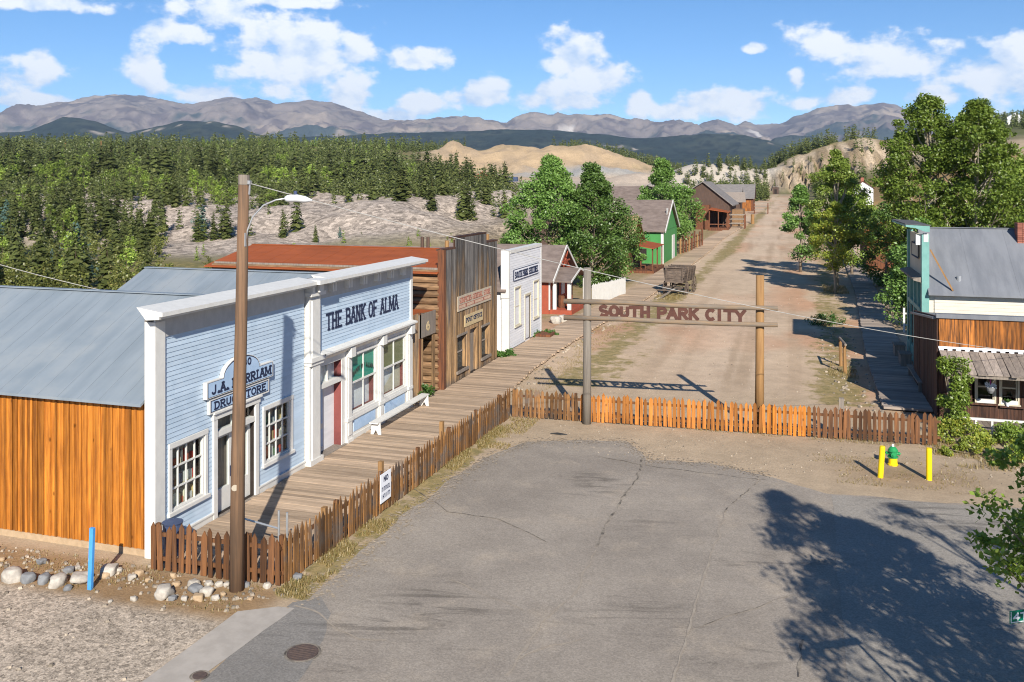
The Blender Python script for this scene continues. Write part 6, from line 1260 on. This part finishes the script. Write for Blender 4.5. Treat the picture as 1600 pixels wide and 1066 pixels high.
def broadleaf(label, x, y, H, rad, mat_leaf, bark='bark', nc=90, per=110, leaf=.24, z0=.14, shape=.42, lean=(0, 0), group=None, base=None, crad=.85, cat='tree', stems=1, seed=None, name='broadleaf_tree', top=.8):
    zb = hz(x, y) if base is None else base; r = thing(name, label, cat, (x, y, zb), group); k = MB(); cents, rads = [], []
    rd = random.Random(seed if seed is not None else int(x * 91 + y * 17))
    def env(f): return (math.sin(min(1, f / shape) * math.pi / 2) if f < shape else math.cos((f - shape) / (1 - shape) * math.pi / 2) ** top)
    ax = lambda z: Vector((x + lean[0] * z / H, y + lean[1] * z / H, zb + z))
    for s_ in range(stems):
        off = Vector((rd.uniform(-.5, .5), rd.uniform(-.5, .5), 0)) * (stems > 1)
        pts = [ax(0) + off - Vector((0, 0, .15))] + [ax(H * f) + off * (1 + f * 2) + Vector((rd.uniform(-.12, .12), rd.uniform(-.12, .12), 0)) * (H / 8) for f in (.15, .35, .55, .75, .92)]
        k.tube(pts, [H * .017, H * .014, H * .011, H * .008, H * .005, H * .002], 9)
    for i in range(nc):
        f = z0 + (1 - z0) * rd.random() ** .8; rr = rad * max(.08, env((f - z0) / (1 - z0))); a = rd.uniform(0, 2 * math.pi); q = rr * (rd.uniform(.35, 1.0) ** .6) * rd.uniform(.8, 1.1); lump = 1 + .22 * math.sin(a * 3 + f * 9 + x)
        c = ax(H * f) + Vector((math.cos(a) * q * lump, math.sin(a) * q * lump, 0)); cents.append(tuple(c)); rads.append(crad * rd.uniform(.6, 1.15) * (1.1 - .45 * f))
        if i % 3 == 0:
            fb = max(.1, f - rd.uniform(.12, .25)); b0 = ax(H * fb); mid = b0.lerp(c, .55) + Vector((0, 0, -.03 * H)); k.tube([b0, mid, c], [H * .006, H * .0038, H * .0012], 5, cap=False)
    k.build('trunk', M[bark], r, True)
    Q = leaf_quads(clumps(cents, np.array(rads) * 1.15, int(per * (3.0 if leaf > .2 else 1.85))), leaf * (.76 if leaf > .2 else .95)); Q -= np.array([x, y, zb]); link_mesh('crown', np_mesh('crown', Q), mat_leaf, r); return r
def shrub(label, x, y, w, h, mat_leaf, n=1500, leaf=.09, name='shrub', cat='shrub', group=None, elong=1.0, base=None, rot=0, climb=False):
    zb = hz(x, y) if base is None else base; r = thing(name, label, cat, (x, y, zb), group); nc = max(8, int(max(w, h) * 16)); ce = []; k = MB()
    for i in range(nc):
        a = random.uniform(0, 6.28); q = math.sqrt(random.random()) * w * .5; dx, dy = math.cos(a) * q * elong, math.sin(a) * q; dx, dy = dx * math.cos(rot) - dy * math.sin(rot), dx * math.sin(rot) + dy * math.cos(rot); z = h * random.uniform(.04, .97) if climb else h * random.uniform(.2, .85) * (1 - .5 * (2 * q / w) ** 2); ce.append((dx, dy, z)); k.tube([(x + dx * .2, y + dy * .2, zb - .05), (x + dx, y + dy, zb + z)], [.015, .006], 5)
    k.build('stem', M['bark'], r); Q = leaf_quads(clumps(ce, [min(w, h) * random.uniform(.2, .38) for _ in ce], max(10, n // nc), .8), leaf); Q[:, :, 2] = np.maximum(Q[:, :, 2], .0); link_mesh('foliage', np_mesh('foliage', Q), mat_leaf, r); return r

# left of the street
broadleaf('dark green cottonwood behind the red cottage, left crown of the pair', -20.8, 77.6, 11.5, 4.3, M['leaf_dark'], nc=180, per=62, leaf=.27, z0=.03, shape=.30, crad=1.0, top=1.05)
broadleaf('dark green cottonwood beside the white picket fence, right crown of the pair', -16.9, 77.5, 10.6, 3.8, M['leaf_dark'], nc=170, per=62, leaf=.27, z0=.03, shape=.28, crad=1.0, top=1.05)
broadleaf('low leafy tree filling in under the two dark cottonwoods', -15.9, 80, 5.6, 2.7, M['leaf_dark'], nc=55, per=60, leaf=.26, z0=.03, shape=.4, crad=.8)
broadleaf('low leafy tree at the back of the two dark cottonwoods', -23.2, 76.5, 5.6, 2.7, M['leaf_dark'], nc=55, per=60, leaf=.26, z0=.03, shape=.4, crad=.8)
broadleaf('tall green cottonwood past the green store on the left of the street', -17.0, 122.5, 12.2, 4.7, M['leaf_dark'], nc=130, per=62, leaf=.38, z0=.03, shape=.34, crad=1.3, top=1.2)
# right of the street
broadleaf('slender pale trunked aspen standing in dry grass at the right edge of the street', 3.6, 83, 12.0, 2.8, M['leaf_aspen'], bark='pale_bark', nc=100, per=62, leaf=.26, z0=.24, shape=.35, crad=.8, top=1.1)
broadleaf('yellowing lower aspen just in front of the slender pale trunked one', 3.3, 79.2, 7.4, 2.7, M['leaf_yel'], bark='pale_bark', nc=65, per=52, leaf=.23, z0=.3, shape=.4, crad=.65)
broadleaf('dark small tree leaning out over the dirt street on the right', .7, 98, 9.0, 2.3, M['leaf_dark'], nc=60, per=56, leaf=.3, z0=.12, shape=.3, crad=.8, top=1.2)
broadleaf('green tree behind the slender aspen beside the shaded walk', 5.6, 96, 9.0, 3.0, M['leaf'], nc=65, per=56, leaf=.3, z0=.12, crad=1.0)
broadleaf('tall twin topped cottonwood towering behind the teal front, left top', 9.4, 72, 15.4, 4.1, M['leaf'], bark='pale_bark', nc=210, per=60, leaf=.27, z0=.05, shape=.40, crad=.95, top=.75)
broadleaf('tall twin topped cottonwood towering behind the teal front, right top', 12.4, 70.5, 14.8, 4.0, M['leaf'], bark='pale_bark', nc=200, per=60, leaf=.27, z0=.05, shape=.40, crad=.95, top=.75)
for i, (x, y, h_, r_) in enumerate(((16.8, 73, 11.4, 3.6), (21.0, 76, 10.8, 3.6), (25.2, 79, 10.6, 3.7), (19.2, 83, 11.4, 3.6), (15, 79, 11.6, 3.4))):
    broadleaf(['light green aspen directly right of the tall cottonwoods', 'light green aspen above the brick chimney', 'light green aspen at the right edge behind the grey roof', 'light green aspen at the back of the row behind the grey roof', 'light green aspen tucked in behind the tall cottonwoods'][i], x, y, h_, r_, M['leaf_aspen'], bark='pale_bark', nc=120, per=60, leaf=.27, z0=.08, crad=.9, top=.8)
for i, (x, y, h_, r_) in enumerate(((7.6, 62, 5.2, 2.0), (8.4, 68, 6.4, 2.3), (7.9, 86, 7.2, 2.4))):
    broadleaf(['low dark bushy tree in shade beside the white picket fence on the right', 'dark bushy tree filling the shade under the tall cottonwoods', 'bushy tree beside the far part of the shaded walk'][i], x, y, h_, r_, M['leaf_dark'], nc=60, per=60, leaf=.25, z0=.02, crad=.8)
# trees by the road at the right: twigs of the first reach into the frame, all throw shade on the asphalt
broadleaf('leafy young tree whose twigs reach in at the right edge', 4.66, 17.3, 5.5, 1.5, M['leaf'], nc=95, per=62, leaf=.115, z0=.36, shape=.3, crad=.42, base=0, top=.9)
broadleaf('tall narrow tree beyond the right edge casting the deepest road shadow', 6.0, 12.6, 9.2, 2.1, M['leaf'], nc=110, per=66, leaf=.12, z0=.3, shape=.45, crad=.6, base=0)
broadleaf('thin tree beyond the right edge casting a feathery shadow on the road', 7.9, 15.4, 7.4, 1.9, M['leaf'], nc=40, per=42, leaf=.10, z0=.35, shape=.5, crad=.45, base=0)
broadleaf('broad tree beyond the lower right corner shading the road bottom', 6.6, 8.6, 8.6, 2.6, M['leaf'], nc=85, per=62, leaf=.12, z0=.3, shape=.5, crad=.65, base=0)
# small plants
for u_, v_, w, h_, l_ in ((658, 626, 1.0, .75, 'leafy green bush between the bank and the number six shed'), (788, 560, 1.3, .6, 'low green weeds at the left corner of the newspaper office'), (852, 526, 1.6, .5, 'low green weeds at the right corner of the newspaper office'), (1290, 507, 2.2, .9, 'dark bush in the shade by the aspen')):
    p = onground(u_, v_); shrub(l_, p.x, p.y, w, h_, M['leaf_weed'], 1300, .1, base=0)
shrub('yellow green hop vine climbing the left corner post of the saloon', 5.62, 35.95, .85, 2.75, M['leaf'], 6500, .10, name='climbing_vine', cat='vine', base=0, climb=True)
shrub('yellowing shrub spilling over the foot of the vine at the fence end', 5.55, 34.8, 1.7, .85, M['leaf_yel'], 4200, .09, base=0)
shrub('green shrub in front of the white porch rail', 7.1, 35.0, 1.0, .85, M['leaf'], 2200, .09, base=0)
shrub('low yellowing shrub reaching towards the road below the rail', 6.4, 33.4, 2.4, .5, M['leaf_yel'], 5200, .08, elong=1.5, base=0)
shrub('low green ground shrub at the right edge below the rail', 8.6, 33.8, 2.2, .4, M['leaf'], 4200, .08, elong=1.5, base=0)
# dry grass: verge, hydrant island, bank, aspen foot
def blades(name, n, spots, label):
    P = []
    for (x0, x1, y0, y1, wgt, h0, h1) in spots:
        k = int(n * wgt); x = rng.uniform(x0, x1, k); y = rng.uniform(y0, y1, k); keep = fbm(x * 1.3, y * 1.3, 12) > .46; x, y = x[keep], y[keep]; P.append(np.stack([x, y, rng.uniform(h0, h1, len(x))], 1))
    P = np.concatenate(P); k = len(P); a = rng.uniform(0, 6.28, k); d = np.stack([np.cos(a), np.sin(a), 0 * a], 1); l = np.stack([-np.sin(a), np.cos(a), 0 * a], 1) * rng.uniform(.1, .7, (k, 1)) * P[:, 2:3]; b = np.stack([P[:, 0], P[:, 1], 0 * a], 1); h = np.stack([0 * a, 0 * a, P[:, 2]], 1); w = .008
    Q = np.stack([b - d * w, b + d * w, b + d * w * .5 + l + h, b - d * w * .5 + l + h], 1); o = link_mesh(name, np_mesh(name, Q), M['dry']); tag(o, label, 'grass', kind='stuff')
blades('dry_grass', 34000, [(-10.9, -10.15, 17.2, 31.5, .42, .03, .12), (-10.9, -9.3, 29, 33.2, .1, .03, .1), (.6, 5.4, 28.8, 31.8, .07, .02, .06), (-20, -11.2, 16.1, 17.6, .06, .02, .07), (4.5, 9.5, 31.5, 34.5, .12, .05, .18), (-10.3, 4.5, 33.4, 34.6, .1, .03, .12), (-12.0, -10.3, 36, 60, .12, .03, .1), (-10.6, -8.2, 70.5, 74, .05, .05, .2), (1.6, 2.9, 44.5, 48, .03, .04, .2), (2.4, 4.4, 79, 85, .06, .06, .3)], 'dry straw coloured grass along the fence and road edges')

# ------------------------------------------------------------------ conifers of the valley and the far wood
def conifer_arrays(seed, layers, br, round_=.0, droop=.18, sub=1):
    r_ = np.random.default_rng(seed); Q = []
    for i in range(layers):
        f = i / (layers - 1); z = .06 + .9 * f; R_ = (.24 * (1 - f) ** (.75 - .35 * round_) + .012) * (1 if f > .08 or not round_ else .8); n = max(4, int(br * (1 - .45 * f)))
        for j in range(n):
            a = 2 * math.pi * (j + r_.uniform(-.35, .35)) / n + i * .8; L = R_ * r_.uniform(.7, 1.2); ca, sa = math.cos(a), math.sin(a); w = L * .36; zt = z - L * droop * r_.uniform(.2, 1.5); zz = z + .035 * r_.uniform(.2, 1)
            for s_ in range(sub):
                t0 = .1 + .35 * s_ / max(1, sub); dz = r_.uniform(-.02, .02); Q.append([(ca * L * t0, sa * L * t0, zz + dz), (ca * L * .62 - sa * w, sa * L * .62 + ca * w, (z + zt) / 2 + dz - .012), (ca * L, sa * L, zt + dz), (ca * L * .62 + sa * w, sa * L * .62 - ca * w, (z + zt) / 2 + dz - .012)])
    return np.array(Q)
def trunk_part(me_name='trunk'):
    k = MB(); k.tube([(0, 0, -.03), (0, 0, .4), (0, 0, .8)], [.014, .01, .003], 5); me = bpy.data.meshes.new(me_name); me.from_pydata(k.v, [], k.f); me.materials.append(M['dark_bark']); return me
def round_arrays(seed, n=420):
    r_ = np.random.default_rng(seed); P = []
    for i in range(16):
        f = r_.uniform(.28, .95); q = .2 * math.sin(min(1, (f - .2) / .5) * math.pi / 2) * (1.15 - f) ** .5 * 1.5; a = r_.uniform(0, 6.28); c = np.array([math.cos(a) * q * .7, math.sin(a) * q * .7, f]); d = r_.normal(size=(n // 16, 3)); d /= np.linalg.norm(d, axis=1)[:, None]; P.append(c + d * r_.uniform(.2, 1, (n // 16, 1)) * .1)
    return leaf_quads(np.concatenate(P), .055)
def pine_arrays(seed, whorls, nq, size, width=.19, taper=.7):
    # tufts of needles on uneven whorls of boughs, gaps between them
    r_ = np.random.default_rng(seed); P = []
    for i in range(whorls):
        f = (i + r_.uniform(-.3, .3)) / whorls; f = min(max(f, 0), .97); z = .1 + .88 * f; Rr = width * (1 - f) ** .72 * 1.1 * r_.uniform(.7, 1.2) + .015
        for j in range(max(3, int(7 * (1 - f) + 2))):
            a = r_.uniform(0, 6.28); q = Rr * r_.uniform(.35, 1.05); k = max(2, int(nq * (1.1 - f))); c = np.array([math.cos(a) * q, math.sin(a) * q, z - q * .12 + r_.uniform(-.02, .02)]); P.append(c + r_.normal(size=(k, 3)) * np.array([.032, .032, .022]))
    P = np.concatenate(P); return leaf_quads(P, size, up=.1, asp=.8)
VAR = {'pine': [np.concatenate([conifer_arrays(s, 15, 9, .35, .42, 1) * np.array([.75 + .12 * (s % 3)] * 2 + [1.0]), pine_arrays(s, 14, 6, .036, .125 + .02 * (s % 3))]) for s in range(6)], 'spruce': [np.concatenate([conifer_arrays(20 + s, 15, 13, .0, .45, 1), pine_arrays(30 + s, 14, 6, .05, .22, 1.0)]) for s in range(2)], 'aspen': [round_arrays(40 + s) for s in range(3)], 'willow': [round_arrays(60 + s, 300) for s in range(3)]}
tm = trunk_part(); VM = {}
for kk, vs in VAR.items():
    VM[kk] = []
    for i, q in enumerate(vs):
        if kk == 'willow': q = q.copy(); q[:, :, 2] = np.maximum(0, q[:, :, 2] - .22)
        me = np_mesh(kk + '_crown', q); me.materials.append(M[{'pine': 'needle', 'spruce': 'needle_blue', 'aspen': 'leaf_aspen', 'willow': 'willow'}[kk]])
        # trunk joined in: these stand too far off to show parts
        nv = len(me.vertices); nf = len(me.polygons); VM[kk].append(me)
def uv_of(X, Y, Z):
    t = -X * SN + Y * CS; l = X * CS + Y * SN; return 800 + FOC * l / t, HOR + FOC * (HCAM - Z) / t, t
# candidate places
N1 = 16000
u_ = rng.uniform(-60, 1660, N1); t_ = np.where(rng.random(N1) < .42, rng.uniform(75, 330, N1), rng.uniform(330, 980, N1)); u_[:1300] = rng.uniform(1040, 1300, 1300); t_[:1300] = rng.uniform(290, 620, 1300); l_ = (u_ - 800) / FOC * t_
Xs, Ys = -t_ * SN + l_ * CS, t_ * CS + l_ * SN; Zs = height(Xs, Ys); dn = fbm(Xs / 28, Ys / 28, 51); pr = rng.random(N1)
uu = u_ + 60 * (fbm(Xs / 40, Ys / 40, 57) - .5)
kind = np.full(N1, '', dtype=object); hgt = np.zeros(N1)
def setk(mask, k, h0, h1):
    m = mask & (kind == ''); kind[m] = k; hgt[m] = rng.uniform(h0, h1, m.sum())
vis_left = u_ < 800
# river bottom: willows and spruces under the tailings
setk((t_ < 135) & (t_ > 75) & (uu < 260) & (pr < .5), 'willow', 2.5, 4.5); setk((t_ < 150) & (uu < 235) & (pr < .69), 'pine', 4, 7); setk((t_ < 150) & (uu < 235) & (pr < .73), 'aspen', 4, 6); setk((t_ < 150) & (uu < 235) & (pr < .735), 'spruce', 6, 9); setk((t_ < 140) & (u_ >= 260) & (u_ < 800) & (pr < .10), 'willow', 1.5, 3)
# tailings: scattered, denser to the left
setk((t_ >= 140) & (t_ < 310) & (u_ < 470) & (pr < .62 - .0008 * np.maximum(uu, 0)) & (dn > .455), 'pine', 3.5, 7.5); setk((t_ >= 225) & (t_ < 312) & (u_ < 700) & (pr < .12 + .7 * (t_ - 225) / 87) & (dn > .43), 'pine', 5, 9)
setk((t_ >= 140) & (t_ < 310) & (u_ < 470) & (pr > .955) & (dn > .5), 'aspen', 5, 8)
setk((t_ >= 168) & (t_ < 320) & (u_ >= 520) & (u_ < 830) & (pr < .36) & (dn > .46), 'pine', 4, 8)
# the wood on the hill and its edge
edge = 640 + np.clip((620 - t_), 0, 320) * .52
setk((t_ >= 300) & (t_ < 980) & (uu < np.where(t_ < 620, edge, 655)) & (pr < .12), 'pine', 13, 17); setk((t_ >= 300) & (t_ < 980) & (uu < np.where(t_ < 620, edge, 655)) & (pr < .975) & (dn > .43), 'pine', 6.5, 12.5); setk((t_ >= 300) & (t_ < 800) & (uu < 640), 'aspen', 7, 10)
setk((t_ >= 770) & (uu > 640) & (uu < 720) & (pr < .8), 'pine', 9, 12); setk((t_ >= 800) & (uu > 880) & (uu < 1080) & (pr < .95), 'pine', 9, 14)
# valley mouth, cliff top, slopes on the right
setk((t_ > 425) & (t_ < 472) & (u_ > 1195) & (u_ < 1420) & (pr < .16), 'pine', 2.5, 5); setk((t_ > 290) & (t_ < 420) & (u_ >= 1180) & (u_ < 1330) & (np.abs(Xs + 5) > 13) & (pr < .9), 'pine', 4, 8); setk((t_ > 300) & (u_ > 1030) & (u_ < 1200) & (pr < .75) & (dn > .38), 'pine', 4, 8); setk((t_ > 290) & (t_ < 400) & (u_ >= 1180) & (u_ < 1420) & (np.abs(Xs + 5) > 16) & (pr < .5), 'pine', 5, 9); setk((t_ > 290) & (t_ < 400) & (u_ >= 1180) & (u_ < 1420) & (np.abs(Xs + 5) > 16) & (pr < .58), 'willow', 3, 5)
setk((t_ > 472) & (t_ < 520) & (u_ > 1190) & (u_ < 1420) & (pr < .7), 'pine', 6, 10); setk((t_ > 425) & (t_ < 470) & (u_ > 1300) & (u_ < 1420) & (pr < .3), 'pine', 6, 9); setk((t_ > 420) & (u_ > 1400) & (pr < .8), 'pine', 8, 12)
# the wood's own bald spots
for bu, bt, br_ in ((290, 700, 55), (680, 690, 40), (405, 345, 16), (30, 820, 40)):
    p = at(bu, HOR, bt); m = np.hypot(Xs - p.x, Ys - p.y) < br_; kind[m & (rng.random(N1) < .9)] = ''
ok = (kind != ''); 
# clear of houses, walks and the street
ok &= ~((np.abs(Xs + 5) < 17) & (Ys < 300)); ok &= ~((Xs > -40) & (Xs < -14) & (Ys < 48)); ok &= ~((Xs > -29) & (Xs < -14) & (Ys < 145))
pu, pv, pt_ = uv_of(Xs, Ys, Zs); tu, tv, _ = uv_of(Xs, Ys, Zs + hgt)
roofline = np.interp(pu, [-100, 190, 222, 400, 410, 660, 680, 800, 815, 985, 1000, 1060, 1100, 1180, 1240, 1340, 1370, 1600], [450, 450, 420, 420, 383, 383, 365, 383, 260, 300, 300, 255, 290, 300, 330, 300, 190, 170])
ok &= (tv < roofline + 5) & (pu > -80) & (pu < 1700)
idx = np.where(ok)[0]; size = hgt[idx] / pt_[idx]; order = idx[np.argsort(-size)]
LAB = {'pine': ('dark olive pine among the trees below and on the wooded hill', 'pine tree', 'pines of the valley and hillside'), 'spruce': ('blue green spruce among the trees beyond the grey roofs', 'spruce tree', 'blue green spruces of the valley'), 'aspen': ('light green aspen among the darker pines', 'aspen tree', 'light green aspens among the pines'), 'willow': ('low olive willow bush in the river bottom', 'willow', 'willows of the river bottom')}
NAME = {'pine': 'pine_tree', 'spruce': 'spruce_tree', 'aspen': 'aspen_tree', 'willow': 'willow_bush'}; CAP = {'pine': 290, 'spruce': 60, 'aspen': 120, 'willow': 150}; cnt = {k: 0 for k in CAP}; rest = []
def place(kd, x, y, z, h, s=1.0, label=None, group=True, var=None):
    o = bpy.data.objects.new(NAME[kd], VM[kd][random.randrange(len(VM[kd])) if var is None else var]); C.objects.link(o); o.location = (x, y, z - .1); o.scale = (h * s, h * s, h); o.rotation_euler = (0, 0, random.uniform(0, 6.28)); L = LAB[kd]; tag(o, label or L[0], L[1], L[2] if group else None)
    if kd != 'willow': t = bpy.data.objects.new('trunk', tm); C.objects.link(t); t.parent = o
# trees one can pick out in the photograph
for kd, uq, vq, tq, h_, s, lb in (('spruce', 316, 388, 150, 7.6, 1.25, 'full blue green spruce standing alone on the gravel, left of the pole'), ('pine', 347, 362, 165, 4.6, 1.5, 'round dark pine just right of the lone spruce'), ('pine', 463, 378, 150, 8.4, 1.1, 'tall green pine in front of the gravel heap under the lamp'), ('pine', 420, 362, 160, 5.0, 1.1, 'pine right of the pole on the gravel slope'), ('spruce', 531, 388, 138, 3.6, .8, 'narrow blue spruce at the foot of the big gravel heap'), ('pine', 565, 386, 138, 2.6, 1.2, 'small pine at the foot of the big gravel heap'), ('pine', 493, 375, 140, 3.0, 1.1, 'small pine beside the tall green pine'), ('pine', 693, 358, 180, 5.6, 1.0, 'pine behind the tall barn board front'), ('pine', 725, 356, 180, 5.0, 1.1, 'bushy pine behind the tall barn board front'), ('pine', 608, 325, 230, 4.5, .9, 'small lone pine on top of the gravel heaps'), ('spruce', 82, 455, 100, 5.0, .8, 'pale blue spruce beyond the ridge of the grey roof'), ('pine', 655, 345, 190, 4.2, .9, 'pine at the right shoulder of the big gravel heap'), ('pine', 760, 345, 200, 4.5, .9, 'pine to the left of the dark cottonwoods')):
    p = at(uq, vq, tq); place(kd, p.x, p.y, min(p.z, hz(p.x, p.y)) if abs(p.z - hz(p.x, p.y)) > 1.5 else hz(p.x, p.y), h_, s, lb, False)
for i in order:
    kd = kind[i]
    if cnt[kd] < CAP[kd]: cnt[kd] += 1; place(kd, Xs[i], Ys[i], Zs[i], hgt[i], rng.uniform(.85, 1.35))
    else: rest.append(i)
low = [np.concatenate([conifer_arrays(80 + s, 8, 6, .35, .38, 1) * np.array([.7 + .1 * (s % 3)] * 2 + [1.0]), pine_arrays(90 + s, 7, 1, .07, .13)]) for s in range(6)]
def mass(ids, name, label, mtl):
    if not len(ids): return
    P = []
    for j, i in enumerate(ids):
        q = low[j % 6].copy(); a = rng.uniform(0, 6.28); ca, sa = math.cos(a), math.sin(a); w = hgt[i] * rng.uniform(.95, 1.35); x = (q[..., 0] * ca - q[..., 1] * sa) * w + Xs[i]; y = (q[..., 0] * sa + q[..., 1] * ca) * w + Ys[i]; P.append(np.stack([x, y, q[..., 2] * hgt[i] + Zs[i] - .2], -1))
    o = link_mesh(name, np_mesh(name, np.concatenate(P)), mtl); tag(o, label, 'wood', kind='stuff')
mass([i for i in rest if kind[i] in ('pine', 'spruce')], 'pine_wood', 'wood of dark pines covering the hill behind the town', M['needle'])
mass([i for i in rest if kind[i] in ('aspen', 'willow')], 'aspen_wood', 'paler broad leaved trees mixed into the far wood', M['leaf_aspen'])
# small far things: mining machine, hut and poles on the waste bench
p = at(760, 262, 560); z = hz(p.x, p.y); r = thing('rock_crusher', 'rusty red mining machine with a long conveyor on the sandy bench', 'machine', (p.x, p.y, z)); k = MB(); k.box(p.x - 5, p.x + 3, p.y - 2, p.y + 2, z - .5, z + 5); k.bar((p.x - 12, p.y, z + .5), (p.x - 2, p.y, z + 6.5), 1.0); k.bar((p.x + 2, p.y, z + 5), (p.x + 9, p.y, z + 2), 1.0); k.build('body', M['red_brick'], r); k = MB(); [k.bar((p.x + d, p.y - 2.1, z), (p.x + d, p.y - 2.1, z + 6), .4) for d in (-8, -4, 2, 6)]; k.build('frame', M['rust_wood'], r)
p = at(792, 262, 560); z = hz(p.x, p.y); k = MB(); k.box(p.x - 7, p.x + 7, p.y - 1.5, p.y + 1.5, z - .3, z + 2.4); k.box(p.x - 6.8, p.x + 6.8, p.y - 1.4, p.y + 1.4, z + 2.4, z + 2.8); k.thing('trailer', 'long dark trailer parked right of the mining machine', 'trailer', M['bin'], (p.x, p.y, z))
for uq, vq, tq, lb in ((102, 258, 520, 'pale utility pole standing in the wood on the far left'), (158, 262, 520, 'second pale utility pole in the wood, right of the first')):
    p = at(uq, vq, tq); z = hz(p.x, p.y); k = MB(); k.tube([(p.x, p.y, z - .5), (p.x, p.y, max(z + 13, p.z + 2))], .28, 6); k.thing('utility_pole', lb, 'utility pole', M['pole_tan'], (p.x, p.y, z))

# ------------------------------------------------------------------ air
def haze():
    k = MB(); k.box(-15000, 15000, -4000, 14500, -8, 1500); me = bpy.data.meshes.new('haze'); me.from_pydata(k.v, [], k.f)
    m = bpy.data.materials.new('air'); m.use_nodes = True; nt = m.node_tree; nt.nodes.clear(); o_ = nt.nodes.new('ShaderNodeOutputMaterial'); v = nt.nodes.new('ShaderNodeVolumePrincipled')
    v.inputs['Color'].default_value = (.50, .70, 1.0, 1); v.inputs['Density'].default_value = 4.2e-5; v.inputs['Anisotropy'].default_value = .0; nt.links.new(v.outputs[0], o_.inputs['Volume'])
    o = link_mesh('haze', me, m); tag(o, kind='stuff')
haze()
